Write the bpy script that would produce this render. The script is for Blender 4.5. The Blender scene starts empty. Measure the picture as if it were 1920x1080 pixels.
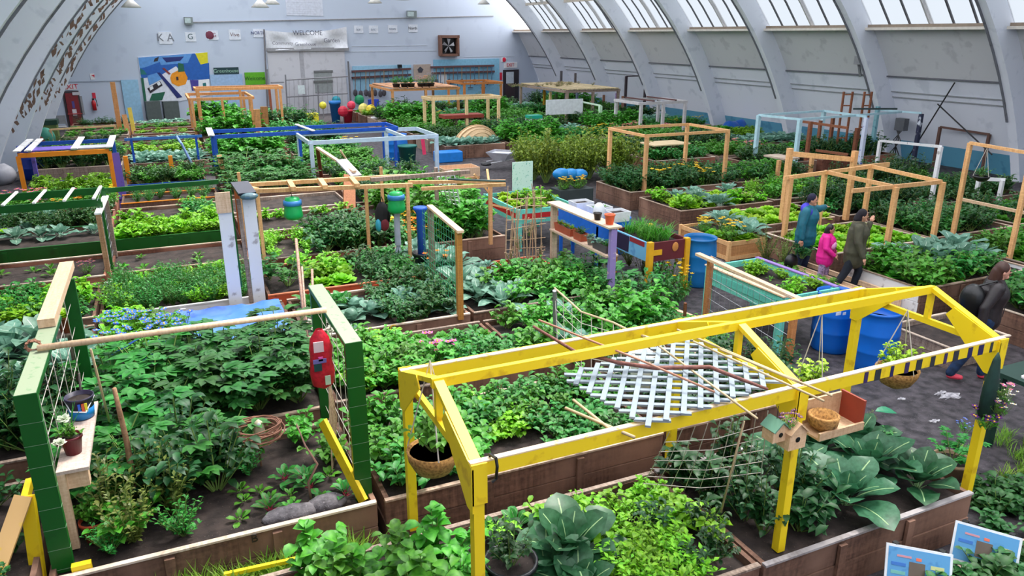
import bpy, bmesh, math, random
from mathutils import Vector, Matrix, noise
SC = bpy.context.scene
COL = SC.collection
PI = math.pi
R = math.radians
# ------------------------------------------------------------ camera
F, PITCH, YAW, ROLL, CH = 1420.0, .322, .427, .002, 4.6
_fw = Vector((math.sin(YAW)*math.cos(PITCH), math.cos(YAW)*math.cos(PITCH), -math.sin(PITCH)))
_r = Vector((math.cos(YAW), -math.sin(YAW), 0)); _u = _r.cross(_fw)
_r2 = _r*math.cos(ROLL)+_u*math.sin(ROLL); _u2 = -_r*math.sin(ROLL)+_u*math.cos(ROLL)
CAMLOC = Vector((0, 0, CH))
cam = bpy.data.cameras.new('camera'); camo = bpy.data.objects.new('camera', cam); COL.objects.link(camo)
cam.sensor_width = 36; cam.lens = F/1920*36; cam.clip_end = 400; cam.clip_start = .05
camo.matrix_world = Matrix(((_r2.x, _u2.x, -_fw.x, 0), (_r2.y, _u2.y, -_fw.y, 0), (_r2.z, _u2.z, -_fw.z, CH), (0, 0, 0, 1)))
SC.camera = camo
# ------------------------------------------------------------ light
w = bpy.data.worlds.new('sky'); SC.world = w; w.use_nodes = True
w.node_tree.nodes['Background'].inputs[0].default_value = (.96, .965, 1.0, 1)
w.node_tree.nodes['Background'].inputs[1].default_value = 2.9
SC.view_settings.view_transform = 'Standard'; SC.view_settings.look = 'None'
SC.view_settings.exposure = 0.15; SC.view_settings.gamma = 1; SC.view_settings.use_curve_mapping = False
sun = bpy.data.lights.new('sun', 'SUN'); sun.energy = 6.0; sun.angle = R(18); sun.color = (1, .95, .86)
so = bpy.data.objects.new('sun', sun); COL.objects.link(so); so.rotation_euler = (R(-14), R(26), 0)
# ------------------------------------------------------------ pixel ray helpers (1920x1080)
def ray(px, py): return _r2*((px-960)/F)-_u2*((py-540)/F)+_fw
def P(px, py, z=0.):
    d = ray(px, py); return CAMLOC+d*((z-CH)/d.z)
def PY(px, py, y):
    d = ray(px, py); return CAMLOC+d*(y/d.y)
def PX(px, py, x):
    d = ray(px, py); return CAMLOC+d*(x/d.x)
# ------------------------------------------------------------ materials
def lin(c): return tuple(((v/255)/12.92 if v/255 <= .04045 else ((v/255+.055)/1.055)**2.4) for v in c)
_M = {}
def mat(c, rough=.6, kind='plain', c2=None, sc=8., metal=0., bump=0.):
    """procedural material; kind: plain, wood, board, worn, soil, leaf, cloth"""
    key = (c, rough, kind, c2, sc, metal, bump)
    if key in _M: return _M[key]
    m = bpy.data.materials.new(kind); _M[key] = m; m.use_nodes = True
    nt = m.node_tree; N = nt.nodes; L = nt.links; b = N['Principled BSDF']
    b.inputs['Roughness'].default_value = rough; b.inputs['Metallic'].default_value = metal
    c = lin(c); c2 = lin(c2) if c2 else tuple(v*.62 for v in c)
    tc = N.new('ShaderNodeTexCoord')
    def noi(scale, det=3, vec=None, st=None):
        n = N.new('ShaderNodeTexNoise'); n.inputs['Scale'].default_value = scale; n.inputs['Detail'].default_value = det
        src = tc.outputs['Object']
        if st:
            mp = N.new('ShaderNodeMapping'); mp.inputs['Scale'].default_value = st; L.new(src, mp.inputs[0]); src = mp.outputs[0]
        L.new(src, n.inputs['Vector']); return n
    def ramp(fac, a, bb, p0=.35, p1=.65):
        r = N.new('ShaderNodeValToRGB'); r.color_ramp.elements[0].position = p0; r.color_ramp.elements[1].position = p1
        r.color_ramp.elements[0].color = (*a, 1); r.color_ramp.elements[1].color = (*bb, 1); L.new(fac, r.inputs[0]); return r.outputs[0]
    def mix(f, a, bb, mode='MIX'):
        x = N.new('ShaderNodeMix'); x.data_type = 'RGBA'; x.blend_type = mode
        if isinstance(f, float): x.inputs[0].default_value = f
        else: L.new(f, x.inputs[0])
        for i, v in ((6, a), (7, bb)):
            if isinstance(v, tuple): x.inputs[i].default_value = (*v, 1)
            else: L.new(v, x.inputs[i])
        return x.outputs[2]
    col = None
    if kind == 'plain':
        col = ramp(noi(sc).outputs[0], tuple(v*.86 for v in c), c)
    elif kind == 'cloth':
        col = ramp(noi(sc*2, 4).outputs[0], c2, c, .3, .6); bump = bump or .3
    elif kind == 'worn':
        col = ramp(noi(sc*1.3, 5).outputs[0], c2, c, .33, .42)
    elif kind in ('wood', 'board'):
        mxs = []
        for st in ((.6, 9, 9), (9, .6, 9), (9, 9, .6)): mxs.append(noi(sc*.6, 4, st=st))
        g = N.new('ShaderNodeNewGeometry')
        # grain stretched along every axis, averaged, then blotches
        a1 = mix(.5, mxs[0].outputs[0], mxs[1].outputs[0]); a2 = mix(.4, a1, mxs[2].outputs[0])
        col = ramp(a2, c2, c, .38, .6)
        if kind == 'board':
            bl = noi(2.2, 6); col = mix(ramp(bl.outputs[0], (0., 0., 0.), (1., 1., 1.), .45, .75), col, tuple(v*.45 for v in c))
            w2 = noi(1.1, 3); col = mix(ramp(w2.outputs[0], (0., 0., 0.), (.8, .8, .8), .5, .7), col, tuple(min(1, v*1.6+.03) for v in c))
        oi = N.new('ShaderNodeObjectInfo'); hs = N.new('ShaderNodeHueSaturation')
        mr = N.new('ShaderNodeMapRange'); mr.inputs[3].default_value = .82; mr.inputs[4].default_value = 1.15
        L.new(oi.outputs['Random'], mr.inputs[0]); L.new(mr.outputs[0], hs.inputs['Value']); L.new(col, hs.inputs['Color']); col = hs.outputs[0]
        bump = bump or .25
    elif kind == 'soil':
        col = ramp(noi(sc, 8).outputs[0], c2, c, .35, .68)
        v = N.new('ShaderNodeTexVoronoi'); v.inputs['Scale'].default_value = 28; L.new(tc.outputs['Object'], v.inputs[0])
        sp = N.new('ShaderNodeValToRGB'); sp.color_ramp.elements[0].color = (1, 1, 1, 1); sp.color_ramp.elements[1].color = (0, 0, 0, 1)
        sp.color_ramp.elements[0].position = .04; sp.color_ramp.elements[1].position = .14; L.new(v.outputs['Distance'], sp.inputs[0])
        col = mix(sp.outputs[0], col, tuple(min(1, x*2.6) for x in c)); bump = bump or .8
    elif kind == 'leaf':
        oi = N.new('ShaderNodeObjectInfo'); hs = N.new('ShaderNodeHueSaturation')
        base = ramp(noi(sc*1.5, 3).outputs[0], c2, c, .3, .65)
        mr = N.new('ShaderNodeMapRange'); mr.inputs[3].default_value = .78; mr.inputs[4].default_value = 1.25
        L.new(oi.outputs['Random'], mr.inputs[0]); L.new(mr.outputs[0], hs.inputs['Value'])
        mh = N.new('ShaderNodeMapRange'); mh.inputs[3].default_value = .485; mh.inputs[4].default_value = .512
        L.new(oi.outputs['Random'], mh.inputs[0]); L.new(mh.outputs[0], hs.inputs['Hue']); L.new(base, hs.inputs['Color'])
        col = hs.outputs[0]
        tr = N.new('ShaderNodeBsdfTranslucent'); ms = N.new('ShaderNodeMixShader'); ms.inputs[0].default_value = .3
        L.new(col, tr.inputs[0]); L.new(b.outputs[0], ms.inputs[1]); L.new(tr.outputs[0], ms.inputs[2])
        L.new(ms.outputs[0], N['Material Output'].inputs[0])
    L.new(col, b.inputs['Base Color'])
    if bump:
        bn = N.new('ShaderNodeBump'); bn.inputs['Strength'].default_value = bump; bn.inputs['Distance'].default_value = .01
        n = noi(sc*4, 6); L.new(n.outputs[0], bn.inputs['Height']); L.new(bn.outputs[0], b.inputs['Normal'])
    return m
def leafm(c, c2=None, rough=.5, sc=14.): return mat(c, rough, 'leaf', c2, sc)
YEL = mat((247, 212, 30), .45, 'worn', (222, 180, 25), 5)
GRN = mat((8, 88, 24), .4, 'worn', (6, 76, 20), 3)
GRNT = mat((148, 160, 132), .6, 'worn', (120, 150, 112), 12)
BLUE = mat((22, 84, 190), .4, 'plain')
PBLUE = mat((196, 216, 236), .45, 'plain')
AQUA = mat((120, 212, 192), .5, 'wood', (92, 186, 168))
WOOD = mat((238, 186, 130), .6, 'wood', (206, 146, 92))
WOODP = mat((240, 206, 172), .6, 'wood', (214, 172, 136))
WOODG = mat((168, 148, 134), .75, 'wood', (112, 92, 80))
BOARD = mat((124, 90, 72), .85, 'board', (78, 52, 42), 5)
BOARDR = mat((142, 88, 66), .85, 'board', (92, 50, 38), 5)
CAPW = mat((204, 184, 166), .8, 'board', (160, 136, 118), 6)
ORNG = mat((240, 142, 24), .5, 'worn', (214, 116, 20), 5)
REDO = mat((196, 82, 46), .6, 'worn', (150, 58, 34), 6)
WHITE = mat((236, 238, 242), .5, 'plain')
WORNW = mat((232, 230, 232), .6, 'worn', (176, 168, 168), 5)
DARK = mat((34, 32, 36), .5, 'plain')
BLACK = mat((16, 16, 18), .35, 'plain')
GREY = mat((140, 142, 146), .5, 'plain')
STEEL = mat((170, 172, 176), .35, 'plain', metal=.6)
PURP = mat((104, 84, 180), .5, 'worn', (86, 66, 140), 6)
SOIL = mat((66, 54, 50), .95, 'soil', (34, 26, 24), 6)
TERRA = mat((176, 84, 56), .8, 'plain')
BARREL = mat((10, 104, 206), .38, 'plain', sc=3)
WIRE = mat((206, 196, 186), .5, 'plain')
COIR = mat((178, 132, 74), .95, 'cloth', (112, 76, 38), 22)
# ------------------------------------------------------------ mesh builder
class MB:
    def __init__(s): s.v = []; s.f = []; s.m = []; s.ms = []; s.cur = 0
    def use(s, m):
        if m not in s.ms: s.ms.append(m)
        s.cur = s.ms.index(m); return s
    def add(s, vs, fs):
        o = len(s.v); s.v += [tuple(v) for v in vs]
        for f in fs: s.f.append(tuple(i+o for i in f)); s.m.append(s.cur)
        return s
    def box(s, x0, x1, y0, y1, z0, z1):
        return s.add([(x0, y0, z0), (x1, y0, z0), (x1, y1, z0), (x0, y1, z0), (x0, y0, z1), (x1, y0, z1), (x1, y1, z1), (x0, y1, z1)],
                     [(0, 3, 2, 1), (4, 5, 6, 7), (0, 1, 5, 4), (1, 2, 6, 5), (2, 3, 7, 6), (3, 0, 4, 7)])
    def bar(s, a, b, w=.09, h=.09, up=(0, 0, 1)):
        a = Vector(a); b = Vector(b); d = (b-a).normalized(); u = Vector(up)
        if abs(d.dot(u)) > .98: u = Vector((0, 1, 0))
        sx = d.cross(u).normalized()*w/2; sy = sx.cross(d).normalized()*h/2
        return s.add([a-sx-sy, a+sx-sy, a+sx+sy, a-sx+sy, b-sx-sy, b+sx-sy, b+sx+sy, b-sx+sy],
                     [(0, 1, 2, 3), (7, 6, 5, 4), (0, 4, 5, 1), (1, 5, 6, 2), (2, 6, 7, 3), (3, 7, 4, 0)])
    def tube(s, pts, r, n=6, cap=True):
        pts = [Vector(p) for p in pts]; rs = r if isinstance(r, (list, tuple)) else [r]*len(pts)
        o = len(s.v); pu = None
        for i, p in enumerate(pts):
            d = (pts[min(i+1, len(pts)-1)]-pts[max(i-1, 0)])
            d = d.normalized() if d.length > 1e-9 else Vector((0, 0, 1))
            u = pu if pu is not None else (Vector((0, 0, 1)) if abs(d.z) < .9 else Vector((1, 0, 0)))
            x = d.cross(u)
            x = x.normalized() if x.length > 1e-6 else Vector((1, 0, 0))
            y = x.cross(d).normalized(); pu = y
            for k in range(n):
                a = 2*PI*k/n; s.v.append(tuple(p+(x*math.cos(a)+y*math.sin(a))*rs[i]))
        for i in range(len(pts)-1):
            for k in range(n):
                a = o+i*n+k; b = o+i*n+(k+1) % n; s.f.append((a, b, b+n, a+n)); s.m.append(s.cur)
        if cap:
            s.f.append(tuple(o+k for k in range(n))[::-1]); s.m.append(s.cur)
            e = o+(len(pts)-1)*n; s.f.append(tuple(e+k for k in range(n))); s.m.append(s.cur)
        return s
    def lathe(s, c, prof, n=24, sx=1, sy=1):
        c = Vector(c); o = len(s.v)
        for r, z in prof:
            for k in range(n):
                a = 2*PI*k/n; s.v.append((c.x+r*sx*math.cos(a), c.y+r*sy*math.sin(a), c.z+z))
        for i in range(len(prof)-1):
            for k in range(n):
                a = o+i*n+k; b = o+i*n+(k+1) % n; s.f.append((a, b, b+n, a+n)); s.m.append(s.cur)
        for i, rev in ((0, True), (len(prof)-1, False)):
            if prof[i][0] > 1e-4:
                t = tuple(o+i*n+k for k in range(n)); s.f.append(t[::-1] if rev else t); s.m.append(s.cur)
        return s
    def ell(s, c, rx, ry, rz, n=10, m=6, rot=None):
        prof = [(max(1e-5, math.sin(PI*i/m)), -math.cos(PI*i/m)) for i in range(m+1)]
        o = len(s.v); t = MB(); t.lathe((0, 0, 0), prof, n)
        c = Vector(c)
        for v in t.v:
            q = Vector((v[0]*rx, v[1]*ry, v[2]*rz))
            if rot: q = rot @ q
            s.v.append(tuple(q+c))
        for f in t.f: s.f.append(tuple(i+o for i in f)); s.m.append(s.cur)
        return s
    def quad(s, a, b, c, d): return s.add([a, b, c, d], [(0, 1, 2, 3)])
    def build(s, name, m=None, parent=None, smooth=False, bev=0):
        me = bpy.data.meshes.new(name)
        off = parent_origin(parent) if parent is not None else Vector((0, 0, 0))
        me.from_pydata([(v[0]-off.x, v[1]-off.y, v[2]-off.z) for v in s.v], [], s.f)
        for x in (s.ms or [m]): me.materials.append(x)
        if s.ms: me.polygons.foreach_set('material_index', s.m)
        if smooth: me.polygons.foreach_set('use_smooth', [True]*len(me.polygons))
        me.update()
        o = bpy.data.objects.new(name, me); COL.objects.link(o)
        if parent is not None: o.parent = parent
        if bev:
            bm = o.modifiers.new('b', 'BEVEL'); bm.width = bev; bm.segments = 1; bm.limit_method = 'ANGLE'
        return o
def parent_origin(o):
    p = Vector((0, 0, 0))
    while o is not None: p += o.location; o = o.parent
    return p
def tag(o, label=None, cat=None, group=None, kind=None):
    if label: o['label'] = label
    if cat: o['category'] = cat
    if group: o['group'] = group
    if kind: o['kind'] = kind
    return o
def thing(name, label, cat, loc=(0, 0, 0), group=None):
    o = bpy.data.objects.new(name, None); o.empty_display_size = .1; COL.objects.link(o); o.location = loc
    return tag(o, label, cat, group)
def single(mb, name, label, cat, loc, m=None, group=None, smooth=False, bev=0, kind=None):
    """a thing that is one mesh; vertices in world, origin moved to loc"""
    loc = Vector(loc); mb.v = [(v[0]-loc.x, v[1]-loc.y, v[2]-loc.z) for v in mb.v]
    o = mb.build(name, m, None, smooth, bev); o.location = loc
    return tag(o, label, cat, group, kind)
def copy_tree(o, parent=None):
    c = o.copy(); COL.objects.link(c)
    if parent is not None: c.parent = parent
    for ch in list(o.children): copy_tree(ch, c)
    return c
def text_mesh(mb_name, s, size, m, parent, origin, xdir, updir, align='CENTER', depth=.004):
    """flat lettering with thickness, standing on a plane through origin"""
    cu = bpy.data.curves.new('t', 'FONT'); cu.body = s; cu.size = size; cu.align_x = align; cu.align_y = 'CENTER'; cu.extrude = depth
    t = bpy.data.objects.new('t', cu); COL.objects.link(t); bpy.context.view_layer.update()
    me = bpy.data.meshes.new_from_object(t.evaluated_get(bpy.context.evaluated_depsgraph_get()))
    bpy.data.objects.remove(t)
    x = Vector(xdir).normalized(); u = Vector(updir).normalized(); n = x.cross(u)
    M = Matrix(((x.x, u.x, n.x, 0), (x.y, u.y, n.y, 0), (x.z, u.z, n.z, 0), (0, 0, 0, 1))); me.transform(M)
    me.materials.clear(); me.materials.append(m)
    o = bpy.data.objects.new(mb_name, me); COL.objects.link(o)
    if parent is not None: o.parent = parent; o.location = Vector(origin)-parent_origin(parent)
    else: o.location = origin
    return o
rnd = random.Random(7)
# ============================================================ THE HALL
XC, ZC, RI, RO_ = 10.4, -5.4, 16.2, 16.95
def arc(r, a): return XC+r*math.sin(a), ZC+r*math.cos(a)
def ang(z, r): return math.acos((z-ZC)/r)
Y0, Y1 = -9.0, 56.0
FWA, FWB = Vector((-5.7, 44.75, 0)), Vector((26.6, 52.4, 0))
FWD = (FWB-FWA).normalized(); FWN = Vector((FWD.y, -FWD.x, 0))      # towards the camera
def W(px, py, off=0.):
    d = ray(px, py); t = ((FWA-CAMLOC).dot(FWN)+off)/d.dot(FWN); return CAMLOC+d*t
PLAST = mat((224, 228, 238), .8, 'worn', (208, 213, 224), 1.2)
PANEL = mat((204, 205, 208), .85, 'worn', (188, 189, 193), 1.5)
FWALL = mat((184, 194, 210), .75, 'worn', (176, 186, 203), .8, bump=.15)
TEAL = mat((92, 158, 186), .7, 'worn', (74, 138, 168), 2)
DLINE = mat((96, 96, 104), .7)
GRAVEL = mat((82, 75, 80), .75, 'soil', (34, 30, 34), 7, bump=1.0)
def skin(a0, a1, r, y0, y1, n, flip=False):
    mb = MB()
    for i in range(n+1):
        a = a0+(a1-a0)*i/n; x, z = arc(r, a); mb.v += [(x, y0, z), (x, y1, z)]
    for i in range(n):
        k = 2*i; f = (k, k+1, k+3, k+2); mb.f.append(f[::-1] if flip else f); mb.m.append(0)
    return mb
def struct(mb, name, m=None, parent=None, smooth=False):
    o = mb.build(name, m, parent, smooth)
    if parent is None: o['kind'] = 'structure'
    return o
fl = MB(); NX, NY = 40, 66
fl.add([(-7, Y0, 0), (28, Y0, 0), (28, Y1, 0), (-7, Y1, 0)], [(0, 1, 2, 3)])
struct(fl, 'floor', GRAVEL)
a_floor, a_teal, a_led, a_pan, a_sky = ang(0, RO_), ang(.75, RO_), ang(3.2, RO_), ang(4.85, RO_), ang(4.95, RO_)
wr = MB()
for (m, x0, x1) in ((TEAL, a_floor+.01, a_teal), (PLAST, a_teal, a_led), (PANEL, a_led, a_pan)):
    t = skin(x0, x1, RO_, Y0, Y1, 5); wr.use(m).add(t.v, t.f)
wr_o = struct(wr, 'wall_right', smooth=False)
def sweep_bar(a, r, w, h, m, name, parent):
    x, z = arc(r, a); mb = MB(); mb.bar((x, Y0, z), (x, Y1, z), w, h); return mb.build(name, m, parent)
sweep_bar(a_led, RO_-.05, .07, .05, DLINE, 'batten', wr_o)
sweep_bar(ang(2.62, RO_), RO_-.02, .05, .035, GREY, 'batten', wr_o)
sweep_bar(ang(2.42, RO_), RO_-.02, .05, .035, GREY, 'batten', wr_o)
x, z = arc(RO_, a_pan); mb = MB(); mb.box(x-.42, x+.05, Y0, Y1, z-.05, z+.04); mb.build('sill', mat((222, 214, 204), .7), wr_o)
mb = MB(); mb.box(x-.30, x-.24, Y0, Y1, z+.04, z+.14); mb.build('sill', mat((150, 134, 118), .8), wr_o)
# left: closed white lining up to the top, then the ceiling
wl = MB()
for (m, x0, x1, n) in ((TEAL, -a_floor-.01, -a_teal, 1), (PLAST, -a_teal, -.80, 18)):
    t = skin(x0, x1, RO_, Y0, Y1, n); wl.use(m).add(t.v, t.f)
struct(wl, 'wall_left', smooth=True)
a_top = .735
cl = skin(-.80, -a_top, RO_, Y0, Y1, 3); struct(cl, 'ceiling', PLAST, smooth=True)
# glazing: right slope in tiers and the open crown, thin translucent sheets
def glaze(tc, dc, f):
    gm = bpy.data.materials.new('glazing'); gm.use_nodes = True; nt = gm.node_tree; nt.nodes.clear()
    out = nt.nodes.new('ShaderNodeOutputMaterial'); tb = nt.nodes.new('ShaderNodeBsdfTransparent'); db = nt.nodes.new('ShaderNodeBsdfTranslucent')
    mx = nt.nodes.new('ShaderNodeMixShader'); tb.inputs[0].default_value = (*tc, 1); db.inputs[0].default_value = (*dc, 1); mx.inputs[0].default_value = f
    nt.links.new(tb.outputs[0], mx.inputs[1]); nt.links.new(db.outputs[0], mx.inputs[2]); nt.links.new(mx.outputs[0], out.inputs[0]); return gm
gm = glaze((.17, .19, .21), (.4, .43, .46), .2); gtop = glaze((.92, .94, .96), (.85, .88, .92), .1)
RIBS = [15.9+5.22*k for k in range(-4, 7)]
tiers = [a_sky, a_sky-.125, a_sky-.25, a_sky-.375, a_sky-.5, a_sky-.64, .06]
MULL = mat((198, 196, 196), .6); MULLD = mat((92, 92, 98), .6)
wn = 1
for k in range(len(RIBS)-1):
    ya, yb = RIBS[k]+.15, RIBS[k+1]-.15
    mb = skin(tiers[0], tiers[-1], RO_-.02, ya, yb, 12, True)
    g = struct(mb, 'window_%d' % wn, gm); wn += 1
    fr = MB()
    for j, a in enumerate(tiers):
        x, z = arc(RO_-.06, a)
        if j: fr.use(mat((210, 200, 186), .7)).bar((x, ya, z), (x, yb, z), .12, .16)
    for q in range(1, 6):
        yy = ya+(yb-ya)*q/6; w_ = .05 if q != 3 else .16
        fr.use(MULLD if q != 3 else MULL)
        for i in range(12):
            a = tiers[0]+(tiers[-1]-tiers[0])*i/12; b = tiers[0]+(tiers[-1]-tiers[0])*(i+1)/12
            p, q_ = arc(RO_-.05, a), arc(RO_-.05, b); fr.bar((p[0], yy, p[1]), (q_[0], yy, q_[1]), w_, .06, (0, 1, 0))
    fr.build('window_frame', None, g)
mb = skin(.06, -a_top, RO_-.02, Y0, Y1, 14, True)
g = struct(mb, 'window_%d' % wn, gtop)  # unseen crown, made clear and wide to let more sky light in
# ribs
PEEL = mat((120, 96, 84), .9, 'worn', (206, 206, 210), 9)
RIBM = mat((226, 230, 240), .7, 'worn', (212, 217, 228), 2); RIBE = mat((112, 114, 122), .7, 'worn', (92, 92, 98), 4)
for k, yr in enumerate(RIBS):
    mb = MB(); n = 48; A0 = ang(-.05, RI)+.02
    for i in range(n+1):
        a = -A0+2*A0*i/n
        for (r, y) in ((RI, yr-.15), (RI, yr+.15), (RO_+.02, yr+.15), (RO_+.02, yr-.15)):
            x, z = arc(r, a); mb.v.append((x, y, z))
    for i in range(n):
        for (p, q, mm) in ((0, 1, RIBM), (1, 2, RIBM), (3, 0, RIBM)):
            mb.use(mm); o = 4*i; mb.f.append((o+p, o+q, o+4+q, o+4+p)); mb.m.append(mb.cur)
    ro = struct(mb, 'trim_%d' % (k+1), smooth=False)
    # dark edge flange on the inner face, and flaking paint on the two far ones
    fb = MB()
    for i in range(n):
        a = -A0+2*A0*i/n; b = -A0+2*A0*(i+1)/n; p, q = arc(RI-.02, a), arc(RI-.02, b)
        if p[1] < 2.2: continue
        fb.bar((p[0], yr+.12, p[1]), (q[0], yr+.12, q[1]), .05, .06, (0, 1, 0))
    fb.build('flange', RIBE, ro)
    if k in (9, 8, 7):
        rr = random.Random(k); pb = MB()
        for i in range(150):
            a = -rr.uniform(.72, 1.12) if rr.random() < .75 else -rr.uniform(.72, 1.28); r0 = rr.uniform(RI+.05, RI+.6); da = rr.uniform(.003, .013)
            p1, p2 = arc(r0, a), arc(r0+rr.uniform(.03, .16), a+da); p3, p4 = arc(r0+rr.uniform(.02, .12), a+2*da), arc(r0-rr.uniform(.0, .05), a+da)
            yy = yr-.152-rr.uniform(0, .003)
            pb.quad((p1[0], yy, p1[1]), (p2[0], yy, p2[1]), (p3[0], yy, p3[1]), (p4[0], yy, p4[1]))
        pb.build('bare_patch', mat((128, 100, 86), .9, 'worn', (96, 74, 66), 4), ro)
# far wall (end wall) and the wall behind the camera
def endwall(A, B, name, m, n=40):
    mb = MB(); vs = [A, B]; d = (B-A)
    # fan under the arch
    pts = []
    for i in range(n+1):
        a = -a_floor-.01+2*(a_floor+.01)*i/n; x, z = arc(RO_, a); t = (x-A.x)/(d.x); pts.append(A+d*t+Vector((0, 0, z)))
    mb.add(pts, [tuple(range(len(pts)))]); return struct(mb, name, m)
endwall(FWA, FWB, 'wall_back', FWALL)
endwall(Vector((26.6, Y0, 0)), Vector((-5.7, Y0, 0)), 'wall_front', FWALL)
# ============================================================ PLANT MESHES
def leaf(mb, base, az, el, L, Wd, droop=.8, fold=.25, rib=None, seg=3, wav=0., rr=rnd, peak=.45):
    """one folded, drooping leaf blade; base point, azimuth, elevation angle, length, width"""
    lm = mb.cur
    h = Vector((math.cos(az), math.sin(az), 0)); side = Vector((-math.sin(az), math.cos(az), 0)); p = Vector(base); e = el
    rows = []
    for i in range(seg+1):
        t = i/seg; wv = Wd*(math.sin(PI*min(1, t/peak)/2) if t < peak else math.cos(PI/2*(t-peak)/(1-peak)*.97)**.8)*.5
        d = h*math.cos(e)+Vector((0, 0, math.sin(e))); up = Vector((0, 0, math.cos(e)))-h*math.sin(e)
        o = up*(wv*fold*2)
        wz = up*(wav*rr.uniform(-1, 1)*L); wz2 = up*(wav*rr.uniform(-1, 1)*L)
        rows.append((p+side*wv+o+wz, p.copy(), p-side*wv+o+wz2)); p = p+d*(L/seg); e -= droop/seg
    vs = [rows[0][1]]
    for r_ in rows[1:-1]: vs += list(r_)
    vs.append(rows[-1][1]); n = len(vs); fs = [(0, 1, 2), (0, 2, 3)]
    for i in range(seg-2):
        a = 1+3*i; fs += [(a, a+3, a+4, a+1), (a+1, a+4, a+5, a+2)]
    a = 1+3*(seg-2); fs += [(a, n-1, a+1), (a+1, n-1, a+2)]
    mb.add(vs, fs)
    if rib:
        mb.use(rib); ww = Wd*.024
        for i in range(seg-1):
            p0, p1 = rows[i][1], rows[i+1][1]; z = Vector((0, 0, .0015))
            mb.quad(p0+side*ww+z, p0-side*ww+z, p1-side*ww*.7+z, p1+side*ww*.7+z)
        mb.cur = lm
def stemline(mb, p, q, r, m, n=3):
    c = mb.cur; mb.use(m).tube([p, q], [r, r*.6], n, False); mb.cur = c
LM = dict(
    mid=leafm((92, 168, 44), (48, 118, 28)), bright=leafm((146, 208, 40), (92, 168, 28)), dark=leafm((50, 116, 48), (24, 76, 32)),
    deep=leafm((38, 96, 42), (18, 62, 30)), kale=leafm((128, 170, 150), (86, 136, 116), .45), coll=leafm((62, 116, 80), (36, 88, 54), .42),
    grass=leafm((150, 190, 60), (96, 148, 40)), lime=leafm((176, 214, 48), (138, 190, 36)), olive=leafm((120, 132, 58), (84, 98, 40)),
    pale=leafm((170, 196, 150), (126, 166, 104)), emer=leafm((66, 152, 58), (30, 106, 38)), tan=leafm((186, 160, 128), (150, 118, 90)),
    maple=leafm((58, 124, 50), (30, 84, 34)), berry=leafm((62, 124, 58), (34, 88, 40)), shrub=leafm((150, 170, 52), (92, 122, 36)), red=leafm((116, 44, 44), (70, 60, 36)), white=leafm((226, 228, 214), (180, 196, 160)))
STEM = mat((120, 150, 72), .6); RIBC = mat((150, 186, 128), .5); PALER = mat((196, 216, 196), .5)
def k_bush(rr, lm, H=.45, Rr=.3, stems=12, per=8, L=.1, wr=.62, seg=3, droop=.9, fold=.22):
    mb = MB()
    for s in range(stems):
        az = rr.uniform(0, 2*PI); sp = rr.random()**.6; hh = H*rr.uniform(.55, 1)*(1-.35*sp)
        top = Vector((math.cos(az)*Rr*sp, math.sin(az)*Rr*sp, hh)); b = top*.12; b.z = 0
        mb.use(lm); stemline(mb, b, top, .006, STEM); mb.use(lm)
        for j in range(per):
            t = .25+.75*(j+1)/per; q = b.lerp(top, t); l = L*rr.uniform(.65, 1.2)
            leaf(mb, q, rr.uniform(0, 2*PI), rr.uniform(-.1, .8), l, l*wr*rr.uniform(.8, 1.2), droop, fold, None, seg, rr=rr)
    return mb
def k_rosette(rr, lm, L=.3, wr=.65, n=14, rib=RIBC, droop=.9, fold=.16, wav=.03, seg=5, inner=6, upmin=.25, stalk=.3, z0=0.):
    mb = MB().use(lm)
    for i in range(n):
        t = i/n; az = i*2.4+rr.uniform(-.2, .2); el = upmin+(1.45-upmin)*t; l = L*(1-.45*t)*rr.uniform(.85, 1.12)
        b = Vector((math.cos(az)*.015, math.sin(az)*.015, z0+.02*i/n)); sl = l*stalk
        e2 = min(1.5, el+.2); q = b+Vector((math.cos(az)*math.cos(e2), math.sin(az)*math.cos(e2), math.sin(e2)))*sl
        if stalk > .05: stemline(mb, b, q, .007, rib or STEM, 3); mb.use(lm)
        leaf(mb, q, az, el, l, l*wr, droop*(1-.4*t), fold, rib, seg, wav, rr, .55)
    return mb
def k_lettuce(rr, lm, L=.14, n=26):
    mb = MB().use(lm)
    for i in range(n):
        t = i/n; az = i*2.4; l = L*(1-.3*t)*rr.uniform(.8, 1.15); b = Vector((math.cos(az)*.02*(1-t), math.sin(az)*.02*(1-t), .01))
        leaf(mb, b, az, .35+1.05*t, l, l*.8, .8, -.12, None, 4, .09, rr, .65)
    return mb
def k_blades(rr, lm, H=.3, Rr=.12, n=40, wd=.012, droop=.8):
    mb = MB().use(lm)
    for i in range(n):
        az = rr.uniform(0, 2*PI); q = rr.random()**.5*Rr; a2 = rr.uniform(0, 2*PI)
        leaf(mb, (math.cos(az)*q, math.sin(az)*q, 0), a2, rr.uniform(1.0, 1.5), H*rr.uniform(.6, 1.1), wd, droop*rr.uniform(.4, 1.4), .1, None, 3, rr=rr, peak=.3)
    return mb
def k_fine(rr, lm, H=.3, Rr=.14, n=22, per=14, L=.035):
    mb = MB().use(lm)
    for i in range(n):
        az = rr.uniform(0, 2*PI); sp = rr.random()**.6; top = Vector((math.cos(az)*Rr*sp, math.sin(az)*Rr*sp, H*rr.uniform(.6, 1)*(1-.3*sp)))
        stemline(mb, top*.02, top, .003, STEM); mb.use(lm)
        for j in range(per):
            q = top*((j+2)/(per+1)); l = L*rr.uniform(.6, 1.2); leaf(mb, q, rr.uniform(0, 2*PI), rr.uniform(0, 1), l, l*.5, .5, .1, None, 2, rr=rr)
    return mb
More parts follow.
